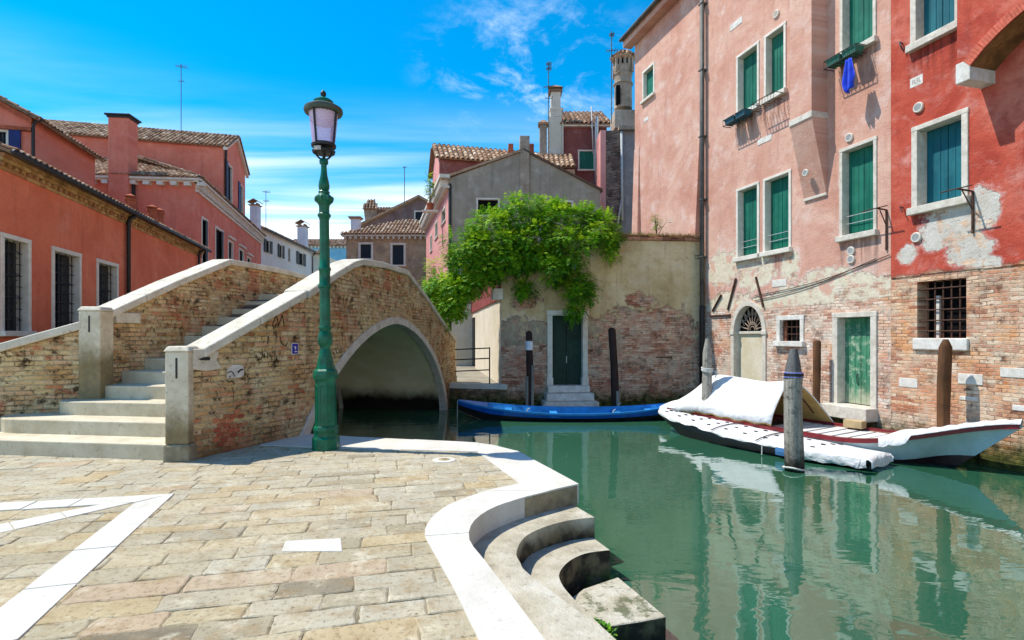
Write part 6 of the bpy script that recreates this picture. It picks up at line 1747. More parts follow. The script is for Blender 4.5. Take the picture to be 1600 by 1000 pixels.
# blue house closing the street, with an end building in between
def front_house(name, label, x0, x1, Y, eave, mat, dep=6):
    F_ = Face((at(x0, 400, Y).x, Y), (at(x1, 400, Y).x, Y)); t_ = thing(name, label, 'house', M=F_.M); return F_, t_
bF, bh = front_house('blue_house', 'pale blue house with a brown tiled roof at the end of the street', 446, 548, 66.0, 0, None)
ez = at(500, 384, 66).z
MB().box(0, bF.L, 0, 7, -.5, ez).build('walls', MAT['blue_stucco'], bh)
mb = MB(); x = 0
while x < bF.L: mb.box(x, x + .2, -.22, 0, ez - .3, ez - .05); x += .45
mb.box(-.1, bF.L, -.3, .0, ez - .05, ez + .04); mb.build('cornice', MAT['frame'], bh)
mb = MB(); tiles(mb, wp(bF, -.2, -.4, ez), dirv(bF, 1, 0), bF.L + .3, dirv(bF, 0, 1, .36), 4.0, wd=.3, row=.5, r=.1); mb.build('roof', MAT['tile_red'], bh, M=ID)
eF, eh = front_house('beige_house', 'narrow beige house end with one dark window past the white house', 487, 503, 58.0, 0, None)
ez = at(490, 397, 58).z
MB().box(0, eF.L, 0, 5, -.5, ez).build('walls', MAT['cream'], eh)
window(eF, eh, .22, .62, at(490, 426, 58).z, at(490, 404, 58).z, .05, .02, .1, .06, kind='dark')
mb = MB(); tiles(mb, wp(eF, -.1, -.2, ez), dirv(eF, 1, 0), eF.L + .2, dirv(eF, 0, 1, .3), 2.5, wd=.26, row=.5, r=.1); mb.build('roof', MAT['tile_red'], eh, M=ID)

# brown house with a hipped roof
YB = 42.5
nF, nh = front_house('brown_house', 'weathered brown house with a hipped tile roof and two dark windows beyond the bridge', 541, 669, YB, 0, None)
ez = at(600, 369, YB).z
NW = [(560, 583, 404, 378.5), (610, 634, 414, 379.5)]
NW = [(a, b, at(a, c, YB).z, at(a, d, YB).z) for a, b, c, d in NW]
MB().wall(rect(0, nF.L, -.5, ez), holes_for(nF, NW)).build('facade', MAT['brown_stucco'], nh)
for a, b, c, d in NW: window(nF, nh, nF.u(a), nF.u(b), c, d, .16, .04, .15, .12, kind='shutter', shutter='shutter_dark')
mb = MB(); flat_walls(mb, [nF.w(nF.L), nF.w(nF.L, 7), nF.w(0, 7), nF.w(0)], -.5, ez); mb.f.pop(); mb.t.pop(); mb.build('wall', MAT['brown_stucco'], nh, M=ID)
mb = MB(); mb.box(-.3, nF.L + .3, -.4, .05, ez - .06, ez + .1); x = -.1
while x < nF.L: mb.box(x, x + .16, -.34, 0, ez - .26, ez - .06); x += .42
mb.build('cornice', MAT['frame_old'], nh)
ap = nF.u(632) ; rz = at(632, 347, YB + 3).z - ez; S_ = math.hypot(3.2, rz)
mb = MB(); tiles(mb, wp(nF, -.4, -.45, ez + .1), dirv(nF, 1, 0), nF.L + .8, dirv(nF, 0, 3.2, rz), S_, wd=.27, row=.42, r=.10, cut0=lambda s_: s_ / S_ * (ap - .2), cut1=lambda s_: nF.L + .8 - s_ / S_ * (nF.L - ap))
rf = mb.build('roof', MAT['terracotta'], nh, M=ID)
mb = MB(); mb.add([wp(nF, -.4, -.45, ez + .1), wp(nF, ap, 2.75, ez + .1 + rz), wp(nF, ap, 4.2, ez + .1 + rz), wp(nF, -.4, 7.4, ez + .1)], [(0, 1, 2, 3)], .5); mb.add([wp(nF, nF.L + .4, -.45, ez + .1), wp(nF, ap, 2.75, ez + .1 + rz), wp(nF, ap, 4.2, ez + .1 + rz), wp(nF, nF.L + .4, 7.4, ez + .1)], [(0, 1, 2, 3)], .5)
mb.build('roof_side', MAT['terracotta'], nh, M=ID)
cc = at(556, 350, YB + 2); cap_chimney(nh, (cc.x, YB + 2), .68, .6, ez, at(556, 343, YB + 2).z, 'chim_lilac', cap='flat')
# dark gabled house behind it
YG = 50.0
gF, gh = front_house('dark_gabled_house', 'dark brown gabled house rising behind the hipped brown roof', 562, 692, YG, 0, None)
gz0, gz1 = at(570, 356, YG).z, at(654, 311, YG).z
gw_ = (gF.u(647), gF.u(664), at(650, 352, YG).z, at(650, 329, YG).z)
MB().wall([(0, -.5), (gF.L, -.5), (gF.L, at(692, 332, YG).z), (gF.u(655), gz1), (0, gz0)], [rect(gw_[0] + .03, gw_[1] - .03, gw_[2], gw_[3] - .03)]).build('facade', MAT['gable_stucco'], gh)
window(gF, gh, *gw_, .12, .03, .12, .1, kind='shutter', shutter='shutter_dark')
mb = MB()
a_, b_, c_ = wp(gF, -.3, -.3, gz0), wp(gF, gF.u(655), -.3, gz1 + .13), wp(gF, gF.L + .3, -.3, at(694, 332, YG).z)
for p, q in ((a_, b_), (b_, c_)):
    dd = Vector((0, 6, 0)); mb.hexa([p, q, q + dd, p + dd], [p + Vector((0, 0, .2)), q + Vector((0, 0, .2)), q + dd + Vector((0, 0, .2)), p + dd + Vector((0, 0, .2))], .5)
mb.build('roof', MAT['tile_red'], gh, M=ID)
# broken tiled lantern chimney on the slope
cx_ = at(581, 330, YG + 1); mb = MB(); q0 = at(581, 329, YG + 1).z
mb.hexa([(cx_.x - .45, YG + .6, q0 - 1.6), (cx_.x + .45, YG + .6, q0 - 1.6), (cx_.x + .45, YG + 1.5, q0 - 1.6), (cx_.x - .45, YG + 1.5, q0 - 1.6)], [(cx_.x - .62, YG + .45, q0), (cx_.x + .62, YG + .45, q0), (cx_.x + .62, YG + 1.6, q0), (cx_.x - .62, YG + 1.6, q0)])
ch = mb.build('chimney', MAT['chim_grey'], gh, M=ID)
mb = MB(); zt = at(581, 313, YG + 1).z
tiles(mb, (cx_.x - .7, YG + .3, q0), (1, 0, 0), 1.4, (0, .55, zt - q0), math.hypot(.55, zt - q0), wd=.24, row=.3, r=.1, cut0=lambda s_: s_ * .35, cut1=lambda s_: 1.4 - s_ * .35)
mb.build('chimney_cap', MAT['tile_red'], ch, M=ID)
q1 = at(590, 334, YG + 1.5); q2 = at(622, 321, YG + 1.5)
mb = MB(); mb.box(q1.x, q2.x, YG + .8, YG + 2.4, q1.z - 1, at(600, 327, YG).z); tiles(mb, (q1.x - .1, YG + .6, at(600, 327, YG).z), (1, 0, 0), q2.x - q1.x + .2, (0, 1, .5), 1.2, wd=.26, row=.36, r=.1)
mb.build('dormer', MAT['tile_red'], gh, M=ID)

# ------------------------------------------------------------------ pink and grey house behind the garden wall
YH = 29.0
HF = Face((at(700.5, 400, YH).x, YH), (at(940, 400, YH).x, YH + .4))
s0 = Vector(HF.w(0)); HS = Face(s0 + Vector((-.259, 1)).normalized() * 12.0, s0)
gg = thing('grey_gabled_house', 'house with a plain grey gable, pink side and dentilled cornice behind the wisteria', 'house', M=HF.M)
HZ = HF.uv(702, 279)[1]; HP = HF.uv(815, 236)[1]; HR = HF.uv(939, 298)[1]; pu = HF.u(818)
HW = [(744, 781, 336, 309), (862, 896, 336, 313)]
HW = [(a, b, HF.uv(a, c)[1], HF.uv(a, d)[1]) for a, b, c, d in HW]
MB().wall([(0, -.5), (HF.L, -.5), (HF.L, HR), (pu, HP), (0, HZ)], holes_for(HF, HW)).build('gable', MAT['grey_stucco'], gg)
for a, b, c, d in HW: window(HF, gg, HF.u(a), HF.u(b), c, d, .10, .03, .16, .1, kind='dark')
PSW = [(690, 696.5, 348, 326), (680, 684.5, 371, 346), (672.5, 675.5, 392, 367)]
PSW = [(a, b, HS.uv((a + b) / 2, c)[1], HS.uv((a + b) / 2, d)[1]) for a, b, c, d in PSW]
PSW = [(b, a, c, d) if HS.u(a) > HS.u(b) else (a, b, c, d) for a, b, c, d in PSW]
MB().wall(rect(0, HS.L, -.5, HZ), holes_for(HS, PSW)).build('side_wall', MAT['pink_side'], gg, M=HS.M)
for a, b, c, d in PSW: swindow(HS, gg, a, b, c, d, 'shutter_dark', .10)
mb = MB(); mb.box(-.3, HS.L + .25, -.5, .05, HZ - .02, HZ + .16); mb.box(-.3, HS.L + .25, -.22, .03, HZ - .55, HZ - .45); k = 0
while k < HS.L: mb.box(k, k + .13, -.42, .0, HZ - .42, HZ - .02); k += .30
mb.build('cornice', MAT['frame'], gg, M=HS.M)
MB().tube([(.1, -.08, 0), (.1, -.08, HZ - .3)], .07, 8).build('downpipe', MAT['iron'], gg)
mb = MB()
for (ua_, za_), (ub_, zb_) in (((-.3, HZ - .05), (pu, HP)), ((pu, HP - .002), (HF.L + .1, HR - .05))):
    mb.hexa([(ua_, -.12, za_), (ub_, -.12, zb_), (ub_, 4.5, zb_), (ua_, 4.5, za_)], [(ua_, -.12, za_ + .13), (ub_, -.12, zb_ + .13), (ub_, 4.5, zb_ + .13), (ua_, 4.5, za_ + .13)], random.random())
mb.build('roof', MAT['tile_red'], gg)
MB().box(.02, HF.u(738), -.06, -.005, -.4, 3.3).build('base_render', MAT['cream'], gg)
mb = MB(); mb.add([(HF.L, 0, -.5), (HF.L, 4.5, -.5), (HF.L, 4.5, HR), (HF.L, 0, HR)], [(0, 1, 2, 3)]); mb.add([(0, 4.5, HZ), (HF.L, 4.5, HR), (pu, 4.5, HP)], [(0, 1, 2)]); mb.add([(0, 4.5, -.5), (HF.L, 4.5, -.5), (HF.L, 4.5, HR), (0, 4.5, HZ)], [(0, 1, 2, 3)]); mb.build('wall', MAT['grey_stucco'], gg)
ca, cb = HF.u(812.5, -.12), HF.u(827.5, -.12); cz = HF.uv(820, 212, -.1)[1]
MB().box(ca, cb, -.12, .5, 6.0, cz).build('chimney', MAT['chim_grey'], gg, bevel=.015)
for px in (798, 830):
    u_, z_ = HF.uv(px, 226, 1.5); MB().box(u_ - .14, u_ + .14, 1.3, 1.6, HP - 1, z_).build('chimney', MAT['terra_plain'], gg, bevel=.02)
# maroon attic at the back, gable flush with the pink side
ua, ub = HS.u(678.5), HS.u(687)
if ua > ub: ua, ub = ub, ua
Z1 = HS.uv(686, 249)[1]; Z2 = HS.uv(681, 229)[1] - .1
um = (ua + ub) / 2 - .2
MB().wall([(ua - .9, HZ), (ub, HZ), (ub, Z1), (um, Z2), (ua - .9, Z1)], y=-.02).build('attic_gable', MAT['pink_side'], gg, M=HS.M)
mb = MB(); flat_walls(mb, [HS.w(ub, 0), HS.w(ub, 7.2), HS.w(ua - .9, 7.2), HS.w(ua - .9, 0)], HZ - 2, Z1); mb.f.pop(); mb.t.pop(); mb.build('attic_wall', MAT['maroon'], gg, M=ID)
half = ub - um; rs = (Z2 - Z1) / half
mb = MB(); tiles(mb, wp(HS, ub + .3, -.3, Z1 - .08), dirv(HS, 0, 1), 7.8, dirv(HS, -1, 0, rs), math.hypot(half + .3, Z2 - Z1), wd=.30, row=.45, r=.11)
tiles(mb, wp(HS, ua - 1.2, -.3, Z1 - .08), dirv(HS, 0, 1), 7.8, dirv(HS, 1, 0, rs), math.hypot(half + .3, Z2 - Z1), wd=.30, row=.45, r=.11)
mb.build('attic_roof', MAT['terracotta'], gg, M=ID)

# ------------------------------------------------------------------ tall house with chimneys at the back
YT = 33.0
tF = Face((at(843, 400, YT).x, YT), (at(948, 400, YT).x, YT))
tl = thing('maroon_house', 'tall maroon house with a white chimney stack rising behind the grey gable', 'house', M=tF.M)
tz = at(900, 195, YT).z
ww_ = (tF.u(903), tF.u(930), at(903, 265, YT).z, at(903, 234, YT).z)
fu = tF.u(877)
MB().wall([(fu, -.5), (tF.L, -.5), (tF.L, tz), (fu, tz)], [rect(ww_[0] + .03, ww_[1] - .03, ww_[2], ww_[3] - .03)]).build('facade', MAT['maroon'], tl)
window(tF, tl, *ww_, .09, .03, .12, .1, kind='shutter', shutter='shutter')
mb = MB(); mb.add([(fu, 0, -.5), (fu, 6, -.5), (fu, 6, tz), (fu, 0, tz)], [(0, 1, 2, 3)]); mb.add([(tF.L, 0, -.5), (tF.L, 6, -.5), (tF.L, 6, tz), (tF.L, 0, tz)], [(0, 1, 2, 3)]); mb.add([(fu, 6, -.5), (tF.L, 6, -.5), (tF.L, 6, tz), (fu, 6, tz)], [(0, 1, 2, 3)]); mb.build('wall', MAT['maroon'], tl)
mb = MB(); tiles(mb, wp(tF, fu - .1, -.3, tz - .02), dirv(tF, 1, 0), tF.L - fu + .4, dirv(tF, 0, 1, .58), 4.5, wd=.28, row=.42, r=.1); mb.build('roof', MAT['tile_red'], tl, M=ID)
mb = MB(); mb.box(fu - .1, tF.L + .2, -.22, 0, tz - .16, tz - .03); mb.build('cornice', MAT['frame_old'], tl)
# broad white stack with a slim flue on it
def px_box(x0, x1, y0, y1, Y, dep): a_, b_ = at(x0, y1, Y), at(x1, y0, Y); return (a_.x, b_.x, Y, Y + dep, a_.z, b_.z)
st = MB().box(*px_box(857, 878, 182, 262, YT - .25, .9)).build('chimney', MAT['chim_white'], tl, M=ID, bevel=.03)
mb = MB(); bx = px_box(861, 876, 143, 181, YT - .15, .65); mb.box(*bx); sk = px_box(859, 880.5, 168, 172, YT - .22, .85); mb.box(*sk); sk = px_box(860, 878.5, 172, 182, YT - .2, .8); mb.box(*sk); o = mb.build('flue', MAT['chim_white'], st, M=ID, bevel=.02)
mb = MB(); x0, x1, y0, y1, z0_, z1_ = bx
mb.box(x0 - .1, x1 + .1, y0 - .1, y1 + .1, z1_, z1_ + .1, .2); mb.box(x0 + .02, x1 - .02, y0 + .02, y1 - .02, z1_ + .1, z1_ + .24, .1); mb.hexa([(x0 - .14, y0 - .14, z1_ + .24), (x1 + .14, y0 - .14, z1_ + .24), (x1 + .14, y1 + .14, z1_ + .24), (x0 - .14, y1 + .14, z1_ + .24)], [(x0 + .25, y0 + .25, z1_ + .5), (x1 - .25, y0 + .25, z1_ + .5), (x1 - .25, y1 - .25, z1_ + .5), (x0 + .25, y1 - .25, z1_ + .5)], .4)
mb.build('chimney_cap', MAT['tile_red'], st, M=ID)
bx = px_box(843.5, 854.5, 195, 262, YT - .3, .5)
c2 = MB().box(*bx).build('chimney', MAT['chim_grey'], tl, M=ID, bevel=.02)
x0, x1, y0, y1, z0_, z1_ = bx
mb = MB(); mb.box(x0 - .07, x1 + .07, y0 - .07, y1 + .07, z1_, z1_ + .12, .3); mb.hexa([(x0 - .1, y0 - .1, z1_ + .12), (x1 + .1, y0 - .1, z1_ + .12), (x1 + .1, y1 + .1, z1_ + .12), (x0 - .1, y1 + .1, z1_ + .12)], [(x0 + .15, y0 + .15, z1_ + .36), (x1 - .15, y0 + .15, z1_ + .36), (x1 - .15, y1 - .15, z1_ + .36), (x0 + .15, y1 - .15, z1_ + .36)], .6); mb.build('chimney_cap', MAT['tile_red'], c2, M=ID)
MB().box(*px_box(878, 880.5, 190, 243, YT - .3, .3)).build('white_edge', MAT['chim_white'], tl, M=ID)
# low tiled lean-to in front
lz0, lz1 = at(870, 262, YT - 2).z, at(870, 240, YT - 1).z
mb = MB(); tiles(mb, (at(845, 300, YT - 2).x, YT - 2.2, lz0), (1, 0, 0), at(899, 300, YT - 2).x - at(845, 300, YT - 2).x, (0, 1.9, lz1 - lz0 + .2), 2.2, wd=.28, row=.42, r=.1); mb.box(at(846, 300, YT - 2).x, at(898, 300, YT - 2).x, YT - 2, YT - .02, lz0 - 2.2, lz0 - .1, .5)
mb.build('lean_to', MAT['terracotta'], tl, M=ID)
# flues and pipes
for px, y0_, y1_, r_ in ((924, 166, 240, .04), (933, 182, 330, .09), (930.5, 190, 285, .05)):
    MB().tube([tuple(at(px + (3 if px < 930 else 0), y1_, YT - .35)), tuple(at(px, y0_, YT - .35))], r_, 8).build('flue_pipe', MAT['pvc'], tl, M=ID, smooth=True)
# sooty brick flank tower with the great chimney
YK = 31.0
kF = Face((at(940, 400, YK).x, YK), (at(1010, 400, YK).x, YK))
kt = thing('brick_house', 'narrow sooty brick house with a huge round Venetian chimney behind the pink house', 'house', M=kF.M)
kz = at(960, 204, YK).z
MB().box(kF.u(946.5), kF.u(970.5), 0, 5, -.5, kz).build('brick_flank', MAT['sooty'], kt)
MB().box(kF.u(938), kF.u(946.4), -.06, 3, -.5, kz).build('pink_pier', MAT['pink_side'], kt)
MB().box(kF.u(970.6), kF.L, .1, 5, -.5, kz).build('grey_wall', MAT['grey_wall'], kt)
MB().box(kF.u(966), kF.L, -.18, 5, kz, kz + .22).build('cornice', MAT['chim_grey'], kt)
mb = MB(); u_ = kF.u(972.5, -.1); mb.tube([(u_, -.1, at(970, 345, YK).z), (u_ - .05, -.1, kz - .1)], .07, 8); mb.build('downpipe', MAT['pvc'], kt, smooth=True)
mb = MB(); u_ = kF.u(965, -.1); mb.tube([(u_, -.1, at(970, 352, YK).z), (u_ + .18, -.1, at(970, 322, YK).z), (u_ + .3, -.1, at(970, 308, YK).z)], .06, 8); mb.build('downpipe', MAT['pvc'], kt, smooth=True)
c_ = at(973.5, 180, YK + .8); k0 = c_.x; pxm = (YK + .8) / FPX
ch = MB().box(k0 - .62, k0 + .70, YK + .1, YK + 1.5, kz + .2, at(973, 170, YK).z).build('chimney', MAT['chim_grey'], kt, M=ID, bevel=.03)
def zz_(y): return at(973, y, YK + .8).z
MB().lathe([(.52, zz_(171)), (.50, zz_(124)), (.50, zz_(120)), (.56, zz_(118)), (.50, zz_(116)), (.54, zz_(112)), (.58, zz_(108)), (.58, zz_(106))], 20, (k0, YK + .8)).build('chimney_shaft', MAT['chim_grey'], ch, M=ID, smooth='auto')
mb = MB()
for k in range(12):
    a_ = 2 * math.pi * k / 12; mb.box(k0 + .5 * math.cos(a_) - .07, k0 + .5 * math.cos(a_) + .07, YK + .8 + .5 * math.sin(a_) - .07, YK + .8 + .5 * math.sin(a_) + .07, zz_(107), zz_(96))
mb.build('chimney_arcade', MAT['chim_grey'], ch, M=ID)
MB().lathe([(.36, zz_(107)), (.36, zz_(95))], 12, (k0, YK + .8)).build('chimney_core', MAT['dark'], ch, M=ID)
mb = MB(); mb.lathe([(.58, zz_(96.5)), (.70, zz_(94)), (.70, zz_(92.5)), (.60, zz_(92)), (.40, zz_(86)), (.10, zz_(81)), (.02, zz_(80.5))], 12, (k0, YK + .8))
for ring, (r0_, r1_, ya, yb) in enumerate(((.72, .44, 92.5, 86), (.46, .12, 86.5, 80.5))):
    for k in range(14):
        a_ = 2 * math.pi * (k + .5 * ring) / 14; j_ = random.uniform(-.03, .05)
        mb.tube([(k0 + (r0_ + j_) * math.cos(a_), YK + .8 + (r0_ + j_) * math.sin(a_), zz_(ya)), (k0 + r1_ * math.cos(a_), YK + .8 + r1_ * math.sin(a_), zz_(yb))], [.10, .06], 6, tint=random.random())
mb.lathe([(.10, zz_(82)), (.12, zz_(80)), (.03, zz_(77.5))], 8, (k0, YK + .8)); mb.build('chimney_cap', MAT['tile_red'], ch, M=ID)
mb = MB()
for sx_ in (-1, 1):
    for sy_ in (-1, 1): mb.box(k0 + sx_ * .46 - .06, k0 + sx_ * .46 + .06, YK + .8 + sy_ * .46 - .06, YK + .8 + sy_ * .46 + .06, zz_(118), zz_(97))
mb.lathe([(.56, zz_(134)), (.58, zz_(132)), (.53, zz_(130.5))], 16, (k0, YK + .8)); mb.build('chimney_pilaster', MAT['chim_grey'], ch, M=ID)
MB().box(k0 - .50, k0 - .28, YK + .2, YK + .5, zz_(168), zz_(140)).build('flue_slot', MAT['dark'], ch, M=ID)

# ------------------------------------------------------------------ aerials
def aerial(px, y0, y1, Y, label, arms, r=.022, lattice=False, stay=None):
    p = at(px, y0, Y); o = thing('aerial', label, 'aerial', tuple(p)); h_ = at(px, y1, Y).z - p.z
    MB().tube([(0, 0, -.5), (0, 0, h_)], r, 6).build('mast', MAT['lead'], o)
    for f, l, n, tilt in arms:
        mb = MB(); z = h_ * f
        mb.tube([(-l * .45, 0, z), (l * .55, 0, z + tilt)], r * .7, 5)
        for k in range(n): x = -l * .45 + l * k / max(1, n - 1); e = .18 + .1 * (k / max(1, n)); mb.tube([(x, -e, z + tilt * k / n), (x, e, z + tilt * k / n)], r * .45, 4); mb.tube([(x, 0, z - e * .35), (x, 0, z + e * .5)], r * .45, 4)
        mb.build('antenna', MAT['lead'], o)
    if lattice:
        mb = MB(); z = 0
        while z < h_: mb.tube([(-.08, 0, z), (.08, 0, z + .12)], .010, 4); z += .3
        mb.build('rungs', MAT['lead'], o)
    return o
aerial(283, 204, 100, 35, 'thin mast with a yagi aerial on the villa attic roof', [(.97, .7, 6, -.12), (.74, .25, 2, 0)])
aerial(415.5, 352, 298, 45, 'small rooftop aerial with two arms on the white house', [(.97, .55, 5, -.05), (.70, .4, 4, 0)])
aerial(632, 347, 260, 45, 'tall plain aerial mast on the hipped brown roof', [(.985, .25, 2, 0)], .03)
aerial(857, 240, 96, 32.4, 'mast with many aerials beside the white chimney stack', [(.97, .3, 7, .0), (.92, .3, 7, 0), (.72, .6, 6, .1), (.6, .4, 3, 0)], .025, True)
aerial(955.5, 180, 48, 30.6, 'lattice mast with aerials next to the great round chimney', [(.95, .25, 6, 0), (.76, .6, 5, .05)], .025, True)
aerial(1121, 1, -60, 24.0, 'unseen', []) if False else None
# ------------------------------------------------------------------ plants
def sprig(mb, p, d, L, rg, tint, lw=.05, pairs=5):
    """a compound leaf: a drooping stalk with paired leaflets"""
    d = d.normalized(); side = d.cross(Vector((0, 0, 1)))
    if side.length < .05: side = Vector((1, 0, 0))
    side.normalize()
    pos = Vector(p); dirc = d.copy()
    for k in range(pairs):
        pos = pos + dirc * (L / pairs); dirc = (dirc + Vector((0, 0, -.22))).normalized()
        up = side.cross(dirc).normalized()
        for sg in (-1, 1):
            l = L * (.36 - .03 * k) * rg.uniform(.8, 1.2)
            a = (side * sg * .85 + dirc * .55 + Vector((0, 0, rg.uniform(-.45, .1)))).normalized()
            w_ = a.cross(up).normalized() * l * .24
            q = pos + a * l
            mb.add([pos, pos + a * l * .45 + w_ + up * .006, q, pos + a * l * .45 - w_ + up * .006], [(0, 1, 2, 3)], min(1, max(0, tint + rg.uniform(-.18, .18))))
    q = pos + dirc * L * .3; w_ = side * L * .07
    mb.add([pos, pos + dirc * L * .14 + w_, q, pos + dirc * L * .14 - w_], [(0, 1, 2, 3)], tint)
wis = thing('wisteria', 'big bright green wisteria tumbling over the tan garden wall and red boards', 'plant', tuple(at(800, 480, 18.4))[:2] + (0,))
rg = random.Random(21)
CL = [(815, 340, 42, 22, 17.9, 1.0), (770, 362, 40, 30, 17.7, 1.0), (730, 392, 34, 32, 17.6, 1.0), (703, 430, 30, 36, 17.9, .9), (690, 466, 20, 26, 18.3, .7), (712, 470, 20, 22, 17.6, .7),
      (865, 352, 45, 26, 17.9, 1.0), (905, 345, 26, 16, 18.1, .8), (935, 358, 28, 24, 17.9, .9), (957, 372, 10, 14, 17.9, .5), (956, 390, 9, 14, 17.7, .5), (790, 392, 46, 30, 17.4, 1.0), (845, 382, 44, 30, 17.4, 1.0), (895, 388, 36, 30, 17.4, 1.0),
      (755, 418, 32, 22, 17.4, .9), (785, 420, 22, 16, 17.4, .8), (880, 424, 26, 18, 17.4, .9), (902, 440, 17, 22, 17.35, .8), (900, 468, 9, 20, 17.3, .5), (897, 490, 4, 14, 17.3, .25), (916, 455, 8, 16, 17.4, .4),
      (740, 440, 22, 18, 17.3, .8), (725, 452, 16, 18, 17.4, .7), (822, 455, 16, 9, 17.5, .35), (815, 448, 8, 10, 17.5, .3), (860, 408, 30, 16, 17.5, .7), (680, 442, 10, 16, 18.2, .5), (820, 405, 26, 14, 17.5, .6),
      (800, 322, 22, 9, 18.0, .6), (868, 328, 14, 8, 18.1, .5), (842, 326, 20, 8, 18, .5), (925, 335, 12, 8, 18.1, .4), (670, 455, 4, 6, 18.2, .2), (700, 488, 14, 14, 17.9, .6), (685, 490, 10, 10, 18.1, .5), (715, 485, 8, 12, 17.8, .5), (705, 455, 30, 26, 17.8, .8), (740, 405, 40, 34, 17.6, .9), (735, 372, 14, 12, 17.8, .5)]
mb = MB(); fl = MB()
for (cx, cy, rx, ry, Y, dep) in CL:
    c = at(cx, cy, Y); k = Y / FPX; rx_, rz_ = rx * k, ry * k; ryy = dep * .62
    # tufts of leaves on the shell of every limb of the vine, so that dark hollows stay between them
    nt_ = max(3, int(3 + 26 * rx_ * rz_))
    for q in range(nt_):
        v = Vector((rg.gauss(0, 1), rg.gauss(0, .9) - .35, rg.gauss(0, 1))).normalized()
        tc_ = c + Vector((v.x * rx_, v.y * ryy, v.z * rz_)) * rg.uniform(.62, 1.05)
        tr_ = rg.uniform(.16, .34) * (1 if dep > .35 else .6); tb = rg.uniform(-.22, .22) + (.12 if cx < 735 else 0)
        for i in range(int(30 + 330 * tr_ * tr_)):
            w_ = Vector((rg.gauss(0, 1), rg.gauss(0, 1), rg.gauss(0, 1))).normalized()
            p = tc_ + Vector((w_.x, w_.y * .8, w_.z * .75)) * tr_ * rg.random() ** .4
            d = (w_ + v * .5 + Vector((rg.uniform(-.3, .3), rg.uniform(-.7, .1), rg.uniform(-.15, .4)))).normalized()
            sprig(mb, p, d, rg.uniform(.13, .25), rg, .48 + tb + .18 * w_.z + rg.uniform(-.2, .2), pairs=4)  # upper leaves of each tuft coloured lighter, as sun on the tips
    for i in range(int(14 + 260 * rx_ * rz_)):
        v = Vector((rg.gauss(0, 1), rg.gauss(0, 1), rg.gauss(0, 1))).normalized()
        p = c + Vector((v.x * rx_, v.y * ryy, v.z * rz_)) * rg.random() ** .5
        sprig(mb, p, v, rg.uniform(.16, .28), rg, .30 + rg.uniform(-.2, .3), pairs=4)  # inner leaves coloured darker, shade painted into the depth
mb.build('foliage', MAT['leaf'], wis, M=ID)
for (px, py) in ((905, 395), (868, 360), (842, 372), (783, 372), (898, 410), (720, 420), (918, 372), (845, 352)):
    p = at(px, py, 17.0); 
    for k in range(14):
        t = rg.random(); q = p + Vector((rg.gauss(0, .05) * (1 - t), rg.gauss(0, .05) * (1 - t), -.22 * t)); l = .026
        a = Vector((rg.uniform(-1, 1), rg.uniform(-1, 1), rg.uniform(-1, 1))).normalized() * l; b = a.orthogonal().normalized() * l * .7
        fl.add([q - a, q + b, q + a, q - b], [(0, 1, 2, 3)], rg.random())
fl.build('blossom', MAT['lilac'], wis, M=ID)
for P in ([(905, 600, 18.6), (880, 470, 18.6), (840, 420, 17.9), (800, 395, 17.8), (760, 400, 17.7)], [(840, 410, 17.6), (826, 425, 17.55), (818, 450, 17.5)], [(860, 400, 17.8), (890, 395, 17.6), (930, 375, 17.9)], [(760, 380, 17.8), (720, 420, 17.9), (700, 470, 18.1)]):
    MB().tube([tuple(at(*p)) for p in P], [.05 - .03 * i / len(P) for i in range(len(P))], 6).build('stem', MAT['bark'], wis, M=ID, smooth=True)
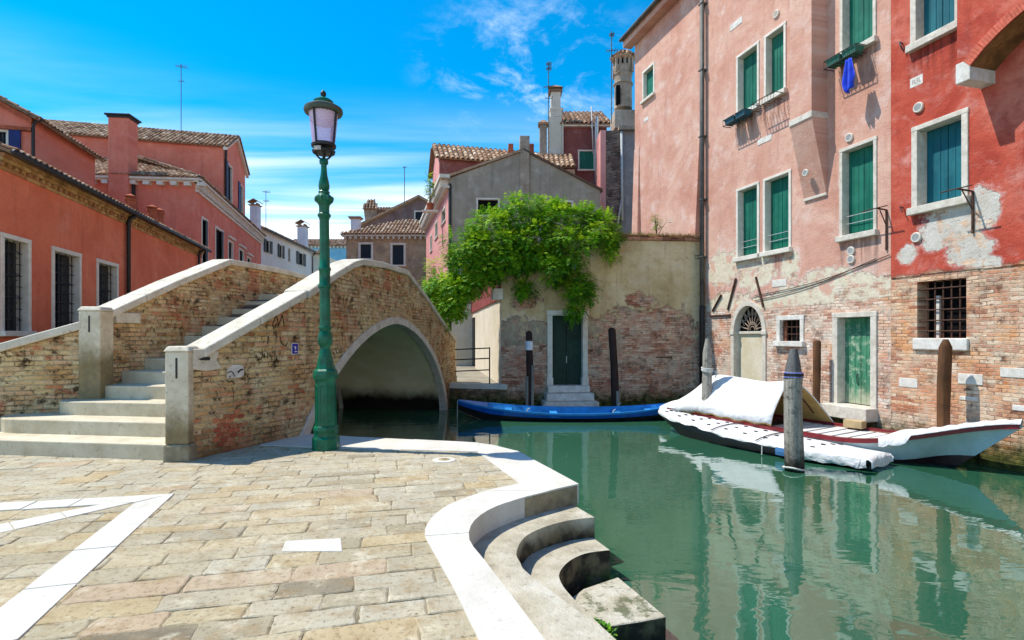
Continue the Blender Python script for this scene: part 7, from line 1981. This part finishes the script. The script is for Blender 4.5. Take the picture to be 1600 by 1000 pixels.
# weeds and dry grass on the wall top
def shrub(name, label, cat, c, r, n, mat, L=.16, stems=6):
    o = thing(name, label, cat, tuple(c)); mb = MB(); sb = MB(); rg2 = random.Random(int(c[0] * 31))
    for s_ in range(stems):
        a = rg2.uniform(0, 6.28); tip = Vector((r[0] * .7 * math.cos(a) * rg2.random(), r[1] * .7 * math.sin(a), r[2] * rg2.uniform(.6, 1.0)))
        sb.tube([(0, 0, -.05), tuple(tip * .5 + Vector((0, 0, .03))), tuple(tip)], [.014, .01, .005], 5)
        for i in range(n // stems):
            t = rg2.uniform(.25, 1.05); p = tip * t + Vector((rg2.gauss(0, .06), rg2.gauss(0, .06), rg2.gauss(0, .05)))
            sprig(mb, p, Vector((rg2.uniform(-1, 1), rg2.uniform(-1, 1), rg2.uniform(-.2, 1))), L * rg2.uniform(.6, 1.2), rg2, rg2.random(), pairs=3)
    mb.build('foliage', MAT[mat], o); sb.build('stem', MAT['bark'], o)
    return o
q = at(1026, 366, 18.35); shrub('wall_plant', 'small light green plant sprouting from the top of the tan wall', 'plant', Vector((q.x, q.y, 4.95)), (.55, .2, .75), 90, 'weed')
q = at(672, 300, 31.5); tp = shrub('terrace_plant', 'small potted green tree on the terrace edge of the pink house', 'plant', Vector((q.x, q.y, at(672, 318, 31.5).z)), (.45, .4, 1.6), 130, 'leaf', .3)
MB().lathe([(.16, -.4), (.22, 0), (.2, 0), (.02, -.02)], 12).build('pot', MAT['terra_plain'], tp)
MB().box(-.45, .5, -.2, .2, -.5, -.41).build('ledge', MAT['frame'], tp)
gm_ = MB(); rg3 = random.Random(4)
for i in range(1500):
    u = rg3.uniform(TW.u(925), TW.L - .1); y = rg3.uniform(-.1, .38); h_ = rg3.uniform(.05, .2) * (1.2 if rg3.random() < .3 else .8)
    p = Vector((*TW.w(u, y), 4.96)); a = Vector((rg3.uniform(-.6, .6), rg3.uniform(-1.0, .2), rg3.uniform(-.3, 1))).normalized() * h_; b = Vector((.008, 0, .0))
    gm_.add([p - b, p + b, p + a], [(0, 1, 2)], rg3.random())
o = gm_.build('wall_grass', MAT['drygrass'], None); tag(o, 'dry grass growing along the top of the tan garden wall', 'grass', kind='stuff')
# water weed on the lowest landing step
g0 = MB(); rg4 = random.Random(9)
for i in range(420):
    a, q_ = rg4.uniform(0, 6.28), math.sqrt(rg4.random())
    p = Vector((.62 + .14 * q_ * math.cos(a), 4.05 + .16 * q_ * math.sin(a), -.60 + .07 * (1 - q_) * rg4.random())); l = rg4.uniform(.015, .034); b = rg4.uniform(0, 6.28)
    d1 = Vector((math.cos(b), math.sin(b), rg4.uniform(-.4, 1))) * l; d2 = Vector((-math.sin(b), math.cos(b), .2)) * l * .45
    g0.add([p, p + d1 * .5 + d2, p + d1, p + d1 * .5 - d2], [(0, 1, 2, 3)], rg4.random() * .6)
o = g0.build('moss', MAT['leaf'], None); tag(o, 'wet green moss growing beside the lowest landing slab', 'moss', kind='stuff')
